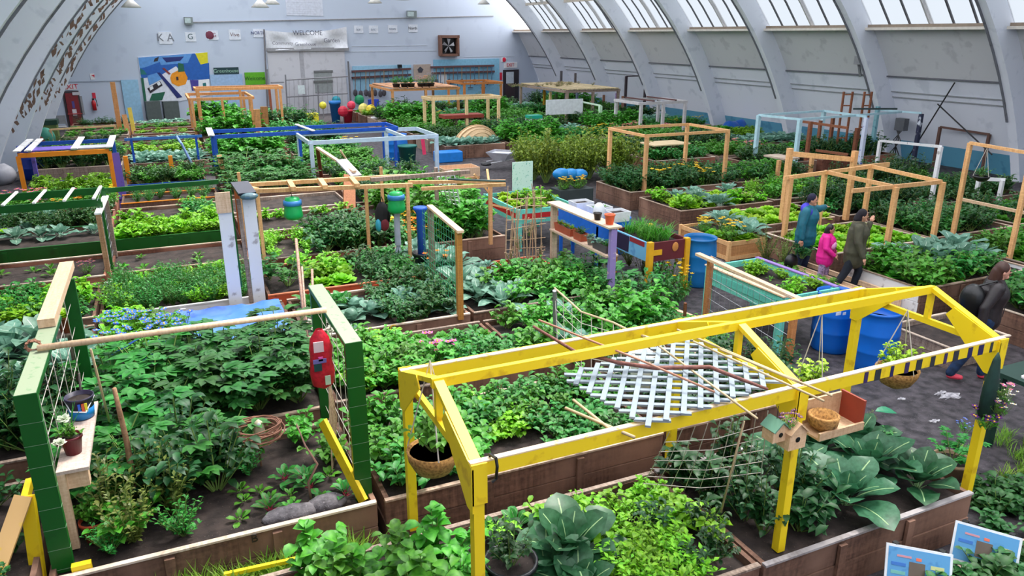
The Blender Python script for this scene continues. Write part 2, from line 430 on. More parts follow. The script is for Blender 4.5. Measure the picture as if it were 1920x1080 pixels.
def k_cabbage(rr, lm, L=.24):
    mb = k_rosette(rr, lm, L, .85, 11, PALER, .7, .1, .03, 5, 6, .2, .12); mb.use(lm).ell((0, 0, .1), .085, .085, .085, 12, 8)
    return mb
def k_palm(rr, lm, H=.6, Rr=.35, stems=9, L=.2):
    """stems carrying maple-like leaves made of five pointed lobes"""
    mb = MB().use(lm)
    for s in range(stems):
        az = rr.uniform(0, 2*PI); sp = rr.random()**.6; top = Vector((math.cos(az)*Rr*sp, math.sin(az)*Rr*sp, H*rr.uniform(.6, 1)*(1-.3*sp)))
        stemline(mb, top*.1, top, .008, STEM); mb.use(lm)
        for j in range(3):
            q = top*(.55+.225*j); a0 = rr.uniform(0, 2*PI) if j < 2 else az; e0 = rr.uniform(.0, .5); l = L*rr.uniform(.7, 1.1)
            for k in (-2, -1, 0, 1, 2):
                leaf(mb, q, a0+k*.62, e0-abs(k)*.06, l*(1-.16*abs(k)), l*.42, .5, .12, None, 3, rr=rr)
    return mb
def add_flowers(mb, rr, n, Rr, z0, z1, fm, size=.03, center=None, petals=5):
    for i in range(n):
        az = rr.uniform(0, 2*PI); q = rr.random()**.5*Rr; c = Vector((math.cos(az)*q, math.sin(az)*q, rr.uniform(z0, z1))); stemline(mb, Vector((c.x*.4, c.y*.4, 0)), c, .004, STEM); mb.use(fm)
        for k in range(petals): leaf(mb, c, 2*PI*k/petals+i, .35, size, size*.75, .5, -.1, None, 2, rr=rr)
        if center: mb.use(center).ell(c+Vector((0, 0, .006)), size*.25, size*.25, size*.2, 6, 4)
    return mb
FL = dict(org=leafm((244, 130, 20), (230, 100, 16)), yel=leafm((250, 214, 30), (236, 186, 20)), pink=leafm((240, 130, 190), (214, 80, 160)),
          wht=leafm((246, 246, 246), (220, 222, 226)), blu=leafm((70, 90, 220), (40, 60, 180)), pur=leafm((110, 40, 130), (70, 20, 90)),
          red=leafm((220, 40, 40), (180, 20, 20)), sky=leafm((80, 140, 235), (50, 100, 210)))
YC = mat((240, 200, 40), .6)
def fl(base, fm, n=14, Rr=.16, z0=.2, z1=.34, size=.03, **k):
    def g(rr): return add_flowers(base(rr), rr, n, Rr, z0, z1, FL[fm], size, YC, **k)
    return g
KINDS = {
 # key: (object name, category, function(random), number of variants)
 'potato': ('potato_plant', 'plant', lambda r: k_bush(r, LM['dark'], .42, .26, 15, 9, .085, .62)),
 'leafy': ('green_leafy_plant', 'plant', lambda r: k_bush(r, LM['mid'], .34, .24, 15, 8, .085, .66)),  # generic leafy vegetables in three greens, no species meant
 'leafyb': ('bright_leafy_plant', 'plant', lambda r: k_bush(r, LM['bright'], .28, .2, 14, 7, .085, .7)),
 'emer': ('emerald_leafy_plant', 'plant', lambda r: k_bush(r, LM['emer'], .36, .25, 15, 8, .09, .6)),
 'raspberry': ('raspberry_cane', 'plant', lambda r: k_bush(r, LM['mid'], .62, .3, 14, 9, .13, .68, 4)),
 'tomato': ('tomato_plant', 'plant', lambda r: k_bush(r, LM['deep'], .58, .26, 14, 10, .09, .55)),
 'pepper': ('pepper_plant', 'plant', lambda r: k_bush(r, LM['deep'], .42, .24, 12, 9, .13, .5)),
 'squash': ('squash_plant', 'plant', lambda r: k_palm(r, LM['emer'], .5, .36, 9, .16)),
 'maple': ('currant_bush', 'plant', lambda r: k_palm(r, LM['maple'], .72, .36, 18, .16)),
 'lettuce': ('lettuce', 'plant', lambda r: k_lettuce(r, LM['bright'], .17, 28)),
 'lettucem': ('lettuce', 'plant', lambda r: k_lettuce(r, LM['mid'], .17, 28)),
 'redlet': ('lettuce', 'plant', lambda r: k_lettuce(r, LM['red'], .15, 24)),
 'limelet': ('lettuce', 'plant', lambda r: k_lettuce(r, LM['lime'], .15, 26)),
 'kale': ('kale_plant', 'plant', lambda r: k_rosette(r, LM['kale'], .26, .62, 15, PALER, .8, .12, .06)),
 'broccoli': ('kale_plant', 'plant', lambda r: k_rosette(r, LM['kale'], .36, .5, 14, PALER, .9, .12, .04)),
 'collard': ('collard_plant', 'plant', lambda r: k_rosette(r, LM['coll'], .36, .78, 13, RIBC, .8, .14, .03, 6)),
 'collardb': ('collard_plant', 'plant', lambda r: k_rosette(r, LM['coll'], .42, .72, 15, RIBC, .75, .12, .04, 7, 6, .45, .3)),
 'berry': ('strawberry_plant', 'plant', lambda r: k_bush(r, LM['berry'], .24, .2, 13, 7, .09, .75, 4)),
 'limebush': ('herb_plant', 'plant', lambda r: k_bush(r, LM['lime'], .26, .2, 18, 10, .05, .75)),
 'cabbage': ('cabbage', 'plant', lambda r: k_cabbage(r, LM['kale'], .26)),
 'chard': ('chard_plant', 'plant', lambda r: k_rosette(r, LM['emer'], .2, .5, 13, RIBC, .9, .12, .05)),
 'onion': ('onion_plant', 'plant', lambda r: k_blades(r, LM['emer'], .38, .05, 18, .014, .6)),
 'grass': ('grass_tuft', 'grass', lambda r: k_blades(r, LM['grass'], .3, .13, 60, .012, 1.0)),
 'carrot': ('carrot_plant', 'plant', lambda r: k_fine(r, LM['emer'], .34, .17, 24, 14, .04)),
 'parsley': ('herb_plant', 'plant', lambda r: k_fine(r, LM['bright'], .26, .17, 24, 10, .055)),
 'dill': ('herb_plant', 'plant', lambda r: k_fine(r, LM['olive'], .6, .2, 26, 18, .045)),
 'seedling': ('seedling', 'plant', lambda r: k_rosette(r, LM['mid'], .1, .55, 8, None, .8, .1, .02, 3, 0, .3, .1)),
 'gblades': ('grassy_herb', 'plant', lambda r: k_blades(r, LM['mid'], .42, .16, 80, .016, 1.6)),
 'dry': ('dry_vine', 'plant', lambda r: k_bush(r, LM['tan'], .3, .2, 10, 6, .06, .5)),
 'beets': ('beet_plant', 'plant', lambda r: k_rosette(r, LM['emer'], .17, .5, 11, mat((150, 40, 60)), .9, .12, .03, 4)),
 'whitelet': ('ornamental_kale', 'plant', lambda r: k_lettuce(r, LM['white'], .13, 22)),
 'marig': ('marigold_plant', 'flower', fl(lambda r: k_bush(r, LM['emer'], .28, .2, 12, 8, .06, .5), 'org', 9, .18, .2, .32, .05)),
 'yelfl': ('yellow_flower', 'flower', fl(lambda r: k_bush(r, LM['mid'], .28, .2, 12, 8, .06, .5), 'yel', 10, .18, .2, .32, .045)),
 'pinkfl': ('pink_flower', 'flower', fl(lambda r: k_bush(r, LM['mid'], .26, .2, 10, 8, .06, .4), 'pink', 12, .2, .2, .32, .045)),
 'whitefl': ('white_flower', 'flower', fl(lambda r: k_bush(r, LM['mid'], .26, .18, 10, 8, .05, .4), 'wht', 14, .2, .2, .3, .035)),
 'bluefl': ('blue_flower', 'flower', fl(lambda r: k_bush(r, LM['mid'], .4, .26, 12, 8, .07, .5), 'sky', 16, .28, .3, .45, .05)),
 'purfl': ('purple_flower', 'flower', fl(lambda r: k_bush(r, LM['mid'], .22, .16, 9, 8, .05, .5), 'pur', 14, .18, .15, .26, .05)),
 'shrub': ('currant_shrub', 'shrub', lambda r: k_bush(r, LM['shrub'], .6, .3, 30, 13, .075, .6)),
 'pea': ('pea_vine', 'plant', lambda r: k_bush(r, LM['emer'], .9, .16, 12, 14, .06, .7)),
}
_PM = {}
def plant_mesh(kind, v):
    if (kind, v) not in _PM:
        nm, cat, fn = KINDS[kind]; mb = fn(random.Random(hash_s(kind)+v)); me = bpy.data.meshes.new(nm)
        me.from_pydata(mb.v, [], mb.f)
        for x in mb.ms: me.materials.append(x)
        me.polygons.foreach_set('material_index', mb.m); me.polygons.foreach_set('use_smooth', [True]*len(me.polygons)); me.update(); _PM[(kind, v)] = me
    return _PM[(kind, v)]
def hash_s(s): return sum(ord(c)*(i+3) for i, c in enumerate(s))
def plant(kind, x, y, z, label, s=1., group=None, sz=None, name=None, cat=None, v=None, rr=rnd):
    me = plant_mesh(kind, rr.randrange(3) if v is None else v); nm, ct, _ = KINDS[kind]
    o = bpy.data.objects.new(name or nm, me); COL.objects.link(o); o.location = (x, y, z)
    o.rotation_euler = (rr.uniform(-.08, .08), rr.uniform(-.08, .08), rr.uniform(0, 2*PI)); q = s*rr.uniform(.85, 1.15); o.scale = (q, q, q*(sz or 1))
    return tag(o, label, cat or ct, group)
ORD2 = ['first', 'second', 'third', 'fourth', 'fifth', 'sixth', 'seventh', 'eighth', 'ninth', 'tenth', 'eleventh', 'twelfth']
def crop(kind, x0, x1, y0, y1, z, sp, label, group, s=1., sz=None, jit=.3, skip=0., spy=None):
    """a planting of individual plants in rows"""
    spy = spy or sp; nx = max(1, int(round((x1-x0)/sp))); ny = max(1, int(round((y1-y0)/spy)))
    for i in range(nx):
        for j in range(ny):
            if skip and rnd.random() < skip: continue
            x = x0+(i+.5+rnd.uniform(-jit, jit))*(x1-x0)/nx; y = y0+(j+.5+rnd.uniform(-jit, jit))*(y1-y0)/ny
            l = label+(', %s from left, %s row' % (ORD2[i], ORD2[j]) if 1 < nx*ny <= 12 else '')
            plant(kind, x, y, z, l if len(l.split()) < 17 else label, s, group if nx*ny > 1 else None, sz)
# ============================================================ RAISED BEDS
def bed(name, label, x0, x1, y0, y1, h=.5, mf=BOARD, ms=None, soil=True, cap=CAPW, group=None, cat='raised bed', planks=2, t=.045, rot=0):
    o = thing(name, label, cat, ((x0+x1)/2, (y0+y1)/2, 0), group); ms = ms or mf
    def wall(a, b, m, nrm):
        for k in range(planks):
            z0, z1 = h*k/planks+.004, h*(k+1)/planks-.006; of = .012*(k % 2)
            mb = MB(); mb.box(min(a[0], b[0])-t/2+(of if nrm[0] else 0), max(a[0], b[0])+t/2+(of if nrm[0] else 0), min(a[1], b[1])-t/2+of*nrm[1], max(a[1], b[1])+t/2+of*nrm[1], z0, z1)
            mb.build('board', m, o)
    wall((x0, y0), (x1, y0), mf, (0, 1)); wall((x0, y1), (x1, y1), ms, (0, -1))
    wall((x0, y0+t), (x0, y1-t), ms, (1, 0)); wall((x1, y0+t), (x1, y1-t), ms, (-1, 0))
    if cap:
        if cap is CAPW: cap = rnd.choice([CAPW, WOODG, mat((186, 160, 140), .8, 'board', (130, 104, 88), 6)])
        mb = MB(); w_ = .05; jit = lambda: rnd.uniform(-.006, .006)
        mb.bar((x0-.02, y0+jit(), h+.008), (x1+.02, y0+jit(), h+.008), w_, .02).build('rail', cap, o)
        mb = MB(); mb.bar((x0-.02, y1+jit(), h+.008), (x1+.02, y1+jit(), h+.008), w_, .02).build('rail', cap, o)
        if x0 > 9:
            for xx in (x0, x1): MB().bar((xx, y0, h+.006), (xx, y1, h+.006), w_, .016).build('rail', cap, o)
    if (x1-x0) > 1.8:                                   # uprights that hold the planks
        for k in range(1, int((x1-x0)/1.2)+1):
            xx = x0+(x1-x0)*k/(int((x1-x0)/1.2)+1); MB().box(xx-.04, xx+.04, y0-.055, y0-t/2-.001, 0, h-.03).build('stake', mf, o)
    if soil:
        mb = MB(); nx, ny = max(3, int((x1-x0)/.12)), max(3, int((y1-y0)/.12)); sz = h-.07
        for j in range(ny+1):
            for i in range(nx+1):
                x, y = x0+t/2+(x1-x0-t)*i/nx, y0+t/2+(y1-y0-t)*j/ny
                e = 0 if i in (0, nx) or j in (0, ny) else 1
                mb.v.append((x, y, sz+e*(.035*noise.noise(Vector((x*2.2, y*2.2, 1)))+.018*noise.noise(Vector((x*9, y*9, 4))))))
        for j in range(ny):
            for i in range(nx): a = j*(nx+1)+i; mb.f.append((a, a+1, a+nx+2, a+nx+1)); mb.m.append(0)
        mb.build('soil', SOIL, o, True)
    return o
# ============================================================ FRAMES of posts and beams
def frame(name, label, cat, posts, beams, m, pw=.085, bw=.04, bh=.09, group=None, braces=(), mats=None):
    """posts: (x, y, z0, z1[, material]); beams: (a, b[, material])"""
    x, y = posts[0][0], posts[0][1]; o = thing(name, label, cat, (x, y, posts[0][2]), group)
    for p in posts:
        if p[2] <= .35: p = (p[0], p[1], 0.)+tuple(p[3:])
        pm = p[4] if len(p) > 4 else m; lx, ly = (p[5] if len(p) > 5 else (0, 0))
        MB().bar((p[0], p[1], p[2]), (p[0]+lx, p[1]+ly, p[3]), pw, pw, (0, 1, 0)).build('post', pm, o)
    for b in beams: MB().bar(b[0], b[1], bw, bh).build('beam', b[2] if len(b) > 2 else m, o)
    for b in braces: MB().bar(b[0], b[1], bw*.9, bh*.6).build('brace', b[2] if len(b) > 2 else m, o)
    return o
def box4(x0, x1, y0, y1, z): return [((x0, y0, z), (x1, y0, z)), ((x0, y1, z), (x1, y1, z)), ((x0, y0, z), (x0, y1, z)), ((x1, y0, z), (x1, y1, z))]
# ============================================================ BEDS, near to far (left block)
SZ = .44                                            # soil level in a bed 0.5 m high
ROWS = [3.85, 6.0, 8.2, 10.3, 12.5, 14.75, 16.9, 19.0, 21.2, 23.4]
def row(r): return ROWS[r], ROWS[r]+1.65
# row 0
bed('raised_bed', 'weathered brown plank bed in front of the yellow frame, holding the black pot', .2, 3.95, 3.85, 5.35)
bed('raised_bed', 'weathered brown plank bed with big collards at its right end, under the yellow frame', 4.02, 6.5, 3.83, 5.35, cap=mat((176, 168, 168), .8, 'board', (140, 130, 128), 6))
# row 1
bB = bed('raised_bed', 'long brown plank bed marked B at the lower left', -1.28, 1.33, 6.0, 7.7)
text_mesh('letter', 'B', .11, mat((40, 30, 28), .7), bB, PY(477, 1010, 5.96), (1, 0, 0), (0, 0, 1))
bed('raised_bed', 'brown plank bed of young bean plants behind the yellow frame', 1.45, 4.5, 5.98, 7.65)
bed('raised_bed', 'brown plank bed of dark bushy plants behind the frame of the net trellis', 4.62, 6.9, 5.98, 7.6)
bed('raised_bed', 'brown plank bed at the left edge beside the yellow sawhorse', -3.9, -1.42, 6.0, 7.7, cap=WOODG)
# row 2
bed('raised_bed', 'plank bed overgrown with dark currant bushes between the two green posts', -1.22, 1.33, 8.1, 9.85)
bed('raised_bed', 'plank bed of pea greens and pink flowers in front of the bed marked C', 1.45, 3.95, 8.15, 9.9)
bed('raised_bed', 'plank bed of tall greens right of the pea greens and pink flowers', 4.05, 6.75, 8.15, 9.9)
bed('raised_bed', 'dark plank bed at the left edge with leafy plants, behind the green post', -3.9, -1.36, 8.2, 9.9)
# row 3
bC = bed('raised_bed', 'brown plank bed with a yellow letter C on its front board', 1.5, 3.95, 10.3, 12.1)
text_mesh('letter', 'C', .15, mat((226, 180, 40), .6), bC, PY(737, 616, 10.26), (1, 0, 0), (0, 0, 1))
bed('raised_bed', 'plank bed under the blue tarpaulin beside the bed marked C', -1.2, 1.38, 10.3, 12.1)
bed('raised_bed', 'plank bed of kale and chard behind the tall greens', 4.05, 6.6, 10.3, 12.05)
bed('raised_bed', 'plank bed of blue-green kale at the far left edge', -3.9, -1.32, 10.3, 12.1)
# row 4
bed('raised_bed', 'white-fronted bed of dense bright carrot tops', -1.25, 1.1, 12.5, 14.3, mf=WORNW, ms=BOARD, cap=WORNW)
bed('raised_bed', 'orange-fronted bed behind the cabbages', 1.25, 3.9, 12.45, 14.2, mf=REDO, ms=BOARD, cap=mat((214, 120, 84), .6, 'worn', (190, 100, 70), 6))
bed('raised_bed', 'plank bed of bright greens at the left edge in front of the bare soil', -3.9, -1.35, 12.5, 14.3)
bed('raised_bed', 'plank bed with grey-green kale left of the orange-red planter', 4.05, 4.72, 12.45, 14.1)
# row 5
bed('raised_bed', 'long bed of bare dark soil at the left edge behind the bright greens', -3.95, -1.3, 14.8, 16.35, mf=BOARDR)
bed('raised_bed', 'long bed of bare dark soil in front of the green-edged lettuce bed', -1.2, 1.2, 14.85, 16.4, mf=BOARDR)
bed('raised_bed', 'plank bed of leafy potatoes behind the two wooden pipe frames', 1.3, 3.9, 14.65, 16.4, mf=BOARDR)
bed('raised_bed', 'plank bed of tall green herbs behind the wire gate', 4.0, 6.4, 14.5, 16.35)
# row 6
bed('raised_bed', 'green-edged bed at the left edge with the white crate', -3.95, -1.35, 16.85, 18.45, mf=GRN, ms=BOARD, planks=1, h=.64, cap=GRN)
bed('raised_bed', 'green-edged bed full of bright lettuce', -1.22, .95, 16.85, 18.6, mf=GRN, ms=BOARD, planks=1, h=.64, cap=GRN)
bed('raised_bed', 'plank bed of bare soil rows behind the leafy potatoes', 1.3, 4.1, 16.95, 18.7)
bed('raised_bed', 'plank bed with tall herbs beside the white lattice', 4.3, 6.8, 16.9, 18.6)
# row 7
bed('raised_bed', 'plank bed of dark kale under the green ladder frame', -3.95, -1.35, 19.0, 20.7, mf=BOARDR)
bed('raised_bed', 'empty plank bed behind the bright lettuce', -1.2, 1.1, 19.0, 20.7)
bed('raised_bed', 'grey plank bed behind the wooden pergola beam', 1.3, 4.1, 19.1, 20.8, mf=WOODG)
bed('raised_bed', 'plank bed with a leaning ladder behind the green watering head', 4.3, 7.0, 19.1, 20.8)
# row 8, 9
bed('raised_bed', 'plank bed of mixed flowers below the green ladder frame', -3.95, -1.35, 21.3, 22.7, mf=BOARDR)
bed('raised_bed', 'plank bed with an orange rail behind the empty bed', -1.2, 1.1, 21.4, 22.6, cap=ORNG)
bed('raised_bed', 'plank bed of squash in front of the white pergola', 1.3, 3.9, 21.4, 22.8)
bed('raised_bed', 'plank bed of leafy plants under the white pergola', 4.2, 7.0, 21.3, 22.8)
bed('raised_bed', 'bed inside the orange and purple frame', -3.6, -1.3, 23.3, 25.6, mf=PURP, ms=BOARD, cap=BLUE)
bed('raised_bed', 'blue-railed bed with two orange posts', -1.1, .95, 24.1, 26, mf=BOARD, cap=BLUE)
bed('raised_bed', 'blue-railed bed of big squash leaves', 1.35, 3.9, 23.4, 25.6, cap=BLUE)
bed('raised_bed', 'bed of leafy greens beside the blue barrel in the aisle', 4.3, 6.6, 23.6, 25.4)
# right block
bed('raised_bed', 'white-fronted bed of lettuce and blue-green kale on the right', 11.45, 14.4, 8.25, 9.8, mf=BOARD, ms=WORNW)
bed('raised_bed', 'long brown bed of bright lettuce rows behind the walking people', 11.75, 14.55, 10.5, 12.35)
bed('raised_bed', 'long brown bed of dark leafy plants right of the lettuce rows', 14.68, 17.3, 10.55, 12.4)
bed('raised_bed', 'low plank bed in front of the two timber frames on the right', 14.6, 17.6, 8.3, 9.9)
bed('raised_bed', 'plank bed of lime green lettuce behind the walking people', 11.7, 14.3, 12.9, 14.4)
bed('raised_bed', 'plank bed of tall dark plants inside the two timber frames', 14.5, 17.4, 12.9, 14.5)
bed('raised_bed', 'plank bed of bright greens in front of the square timber frame', 11.35, 14.2, 14.9, 16.7)
bed('raised_bed', 'plank bed of mixed greens right of the bright greens', 14.4, 17.3, 15.0, 16.7)
bed('raised_bed', 'plank bed of dark potatoes inside the square timber frame', 11.5, 15.0, 17.4, 19.2)
bed('raised_bed', 'plank bed of mixed herbs right of the square timber frame', 15.2, 18.2, 17.4, 19.2)
bed('raised_bed', 'plank bed near the right edge with dark leafy plants', 17.6, 21.0, 10.6, 12.3)
bed('raised_bed', 'plank bed at the right edge with yellow-green plants', 17.9, 21.2, 8.4, 10.1)
bed('raised_bed', 'plank bed behind the right edge post with hanging pot', 18.0, 21.4, 12.9, 14.5)
bed('raised_bed', 'plank bed below the white post frame on the right', 17.9, 21.0, 15.1, 16.8)
# the plank beds beside the striding woman
bed('raised_bed', 'low pale timber planter box beside the striding woman', 9.95, 11.2, 6.55, 7.6, h=.32, mf=WOODG, planks=2)
bed('raised_bed', 'plank bed with leafy plants behind the striding woman', 11.75, 15.0, 6.1, 7.7)
bed('raised_bed', 'brown plank bed at the right edge in front of the striding woman', 11.0, 13.5, 4.1, 5.6)
bed('raised_bed', 'narrow timber box of small greens between the barrels and the people', 9.9, 10.9, 9.2, 11.0, h=.28, mf=WOODP, planks=1, cap=WOODP)
bed('raised_bed', 'low timber box of seedlings left of the white-fronted bed', 11.05, 11.38, 8.6, 10.9, h=.3, mf=WOODP, planks=1, cap=WOODP)
# far field
ff = ['leafy', 'potato', 'kale', 'emer', 'lettucem', 'carrot', 'tomato', 'leafyb']
far = []
yy = 26.0; q = 0
for r in range(8):
    for (x0, x1) in ((-3.9, -1.4), (-1.2, 1.3), (1.5, 4.0), (4.2, 6.7)):
        if r == 0 and x0 < 4: continue
        far.append((x0, x1, yy+.05*r, yy+1.6, r, 0))
    yy += 2.15
yy = 19.6
for r in range(12):
    for (x0, x1) in ((9.9, 12.4), (12.6, 15.1), (15.3, 17.8), (18.0, 20.5), (20.8, 24.3)):
        if r < 1 and x0 < 18: continue
        if (r in (1, 2, 3) and x0 < 12) or (r in (1, 2) and x0 < 14): continue
        far.append((x0, x1, yy, yy+1.6, r, 1))
    yy += 2.1
nm8 = ['second', 'third', 'fourth', 'fifth', 'sixth', 'seventh', 'eighth', 'ninth', 'tenth', 'eleventh', 'twelfth', 'thirteenth', 'fourteenth']
colw = {-3.9: 'against the left wall', -1.2: 'second column from the left wall', 1.5: 'third column from the left wall', 4.2: 'along the left side of the aisle',
        9.9: 'along the right side of the aisle', 12.6: 'second column right of the aisle', 15.3: 'third column right of the aisle', 18.0: 'fourth column right of the aisle', 20.8: 'against the right wall'}
for i, (x0, x1, y0, y1, r, s) in enumerate(far):
    bed('raised_bed', 'distant plank bed %s, %s row back' % (colw[x0], nm8[r]), x0, x1, y0, y1, mf=rnd.choice([BOARD, BOARDR, WOODG]), planks=1)
# ============================================================ PLANTING
ORD = ['first', 'second', 'third', 'fourth', 'fifth', 'sixth', 'seventh', 'eighth', 'ninth', 'tenth', 'eleventh', 'twelfth']
FAR = {}
def fill(kinds, x0, x1, y0, y1, sp, where, z=SZ, s=1., skip=.05, sz=None, jit=.32, spy=None, far=False):
    """kinds: list of (kind, weight, words); plants mixed over one bed. far: foliage merged into one mass per kind"""
    spy = spy or sp; nx = max(1, int(round((x1-x0)/sp))); ny = max(1, int(round((y1-y0)/spy))); tot = sum(k[1] for k in kinds)
    for j in range(ny):
        n = 0
        for i in range(nx):
            if rnd.random() < skip: continue
            x = x0+(i+.5+rnd.uniform(-jit, jit))*(x1-x0)/nx; y = y0+(j+.5+rnd.uniform(-jit, jit))*(y1-y0)/ny; n += 1
            r_ = rnd.random()*tot; k = kinds[0]
            for c in kinds:
                r_ -= c[1]
                if r_ <= 0: k = c; break
            if far: FAR.setdefault(k[0], []).append((x, y, z, s*rnd.uniform(.85, 1.2), rnd.uniform(0, 6.28), sz or 1)); continue
            g = k[2]+' '+where; l = g+', %s from left, %s row' % (ORD[n-1] if n < 13 else 'last', ORD[j] if j < 12 else 'last')
            if len(l.split()) > 16 or nx > 12: l = g
            plant(k[0], x, y, z, l, s*(1.22 if y < 19 and z > .3 else 1), g, sz)
def flush_far():
    for kind, L_ in FAR.items():
        meshes = [plant_mesh(kind, v) for v in range(3)]; V = []; Fc = []; MI = []
        for q, (x, y, z, s, a, sz) in enumerate(L_):
            me = meshes[q % 3]; o = len(V); ca, sa = math.cos(a)*s, math.sin(a)*s
            for v in me.vertices: c = v.co; V.append((x+c.x*ca-c.y*sa, y+c.x*sa+c.y*ca, z+c.z*s*sz))
            for p in me.polygons: Fc.append(tuple(i+o for i in p.vertices)); MI.append(p.material_index)
        me = bpy.data.meshes.new('foliage'); me.from_pydata(V, [], Fc)
        for m in meshes[0].materials: me.materials.append(m)
        me.polygons.foreach_set('material_index', MI); me.update(); nm = KINDS[kind][0]
        o = bpy.data.objects.new(nm+'_foliage', me); COL.objects.link(o)
        tag(o, 'mass of distant %s foliage filling far beds, too dense to count' % nm.replace('_', ' '), 'plants', kind='stuff')
# row 0
fill([('leafyb', 3, 'bright mustard greens'), ('parsley', 1, 'curly bright parsley')], 2.8, 3.9, 4.3, 5.2, .22, 'before the yellow frame', s=.74)
fill([('chard', 1, 'green chard plant'), ('leafyb', 1, 'bright mustard plant')], 2.1, 2.8, 4.85, 5.25, .22, 'behind the black pot', s=.8)
fill([('parsley', 3, 'lime green curly parsley')], 2.75, 3.5, 3.9, 4.4, .2, 'below the yellow front beam', s=.9)
crop('tomato', 3.3, 3.95, 3.95, 4.7, SZ, .35, 'dark tomato plant at the divider board', 'tomato plants at the divider board', .75)
fill([('tomato', 2, 'dark green tomato plant'), ('pepper', 1, 'dark green pepper plant')], 4.15, 5.15, 4.0, 5.25, .34, 'under the yellow frame', s=.95)
for i, (x, y, s_) in enumerate([(5.35, 4.25, 1.0), (5.95, 4.5, 1.15), (5.75, 5.0, 1.1), (6.25, 4.95, .9), (5.3, 4.85, 1.0), (6.2, 4.15, .85)]):
    plant('collardb', x, y, SZ, ['big collard plant nearest the front board of the bed', 'biggest collard plant in the middle of the right bed', 'tall collard plant behind the biggest one', 'collard plant next to the black trough', 'collard plant beside the dark tomato plants', 'small collard plant at the grey corner board'][i], s_*1.15)
for i, (x, y, s_, l) in enumerate([(2.36, 4.5, 1.0, 'large collard plant just right of the black pot'), (2.62, 4.62, 1.05, 'collard plant with upright leaves right of the black pot'), (1.62, 4.45, .9, 'collard plant half hidden left of the black pot'), (2.5, 4.2, .85, 'low collard plant at the front edge right of the black pot')]):
    plant('collardb', x, y, SZ-.02, l, s_)
for i in range(9):
    plant('raspberry', .62+.33*(i % 4)+rnd.uniform(-.08, .08), 4.55+.36*(i//4), SZ, 'bright raspberry cane before the yellow corner post, %s from left, %s row' % (ORD[i % 4], ORD[i//4]), 1., 'raspberry canes in front of the yellow corner post')
crop('grass', -.45, 1.15, 5.6, 5.92, 0.02, .13, 'tuft of tall bright grass in front of the bed marked B', 'grass tufts in front of the bed marked B', 1.25, 1.0)
crop('leafyb', -.6, .4, 3.7, 4.5, 0.02, .4, 'low green plant at the bottom edge by the grass', 'low green plants by the grass', .9)
# row 1: bed B (bare patch in the middle), beans on M
fill([('dill', 2, 'feathery herb'), ('carrot', 2, 'carrot plant'), ('leafy', 1, 'low leafy plant')], -1.1, -.2, 6.15, 7.0, .3, 'left in the bed marked B', s=1.05)
fill([('leafy', 2, 'low leafy plant'), ('carrot', 2, 'carrot plant')], -.1, .6, 7.0, 7.6, .3, 'along the back of the bed marked B', s=.95)
fill([('squash', 2, 'round-leaved nasturtium'), ('tomato', 1, 'climbing bean')], -1.05, .15, 6.75, 7.6, .27, 'climbing behind the crooked stick', s=1.2)
fill([('leafy', 1, 'low leafy plant')], .85, 1.25, 6.9, 7.6, .3, 'beside the twig wreath', s=.8)
fill([('seedling', 3, 'small seedling'), ('beets', 1, 'young beet plant')], .1, 1.2, 6.15, 6.9, .24, 'inside the bed marked B', s=.85, skip=.25)
fill([('leafy', 3, 'bean plant with fresh leaves'), ('emer', 1, 'leafy green')], 1.55, 2.5, 6.1, 7.5, .26, 'under the yellow left gable', s=1.05)
fill([('seedling', 3, 'small seedling'), ('leafyb', 1, 'small bright green')], 2.4, 3.3, 6.6, 7.5, .17, 'behind the yellow front beam', s=.8, skip=.2)
fill([('emer', 2, 'bean plant'), ('leafy', 2, 'leafy bean plant')], 2.4, 4.4, 6.8, 7.55, .28, 'along the back of the bean bed', s=.9)
fill([('emer', 1, 'pale-veined bean plant')], 3.3, 4.4, 6.1, 6.8, .27, 'under the grey lattice', s=.85)
fill([('tomato', 2, 'dark bushy plant'), ('pepper', 1, 'dark pepper plant')], 4.7, 6.8, 6.1, 7.5, .34, 'behind the string trellis', s=.8)
# left edge
fill([('tomato', 2, 'dark leafy plant'), ('potato', 2, 'dark potato plant')], -3.8, -1.45, 8.3, 9.8, .36, 'in the dark bed at the left edge', s=1.15)
fill([('potato', 1, 'dark creeping plant')], -1.95, -1.45, 6.1, 7.6, .36, 'beside the yellow sawhorse', s=.8)
# row 2
fill([('maple', 1, 'dark currant bush')], -.3, 1.22, 8.15, 9.8, .36, 'in the bed between the green posts', sz=.82, s=1.05, skip=0)
fill([('squash', 2, 'round-leaved squash'), ('tomato', 1, 'dark vine')], -1.1, -.3, 8.2, 9.7, .4, 'left of the currant bushes', s=1.3)
fill([('leafy', 2, 'pea shoot'), ('leafyb', 1, 'bright pea shoot')], 1.55, 2.6, 8.25, 9.8, .23, 'beside the green post with the red bag', s=1.)
fill([('pinkfl', 2, 'pink flowering plant'), ('leafy', 2, 'leafy green')], 2.6, 3.2, 8.5, 9.2, .3, 'in the middle of the pea shoot bed', s=.9)
fill([('chard', 3, 'chard plant'), ('lettucem', 2, 'green lettuce')], 2.6, 3.9, 9.2, 9.8, .24, 'before the bed marked C', s=.7)
fill([('emer', 2, 'leafy green'), ('redlet', 1, 'red-tinged lettuce')], 3.2, 3.9, 8.25, 9.2, .26, 'right of the pink flowers', s=.9)
fill([('leafy', 2, 'tall leafy green'), ('chard', 2, 'chard plant'), ('kale', 1, 'blue-green kale')], 4.15, 5.4, 8.25, 9.8, .3, 'left of the net arch', s=1.15)
fill([('raspberry', 1, 'tall bushy green'), ('emer', 2, 'leafy bean plant')], 5.3, 6.65, 8.25, 9.8, .34, 'around the net arch', s=.9)
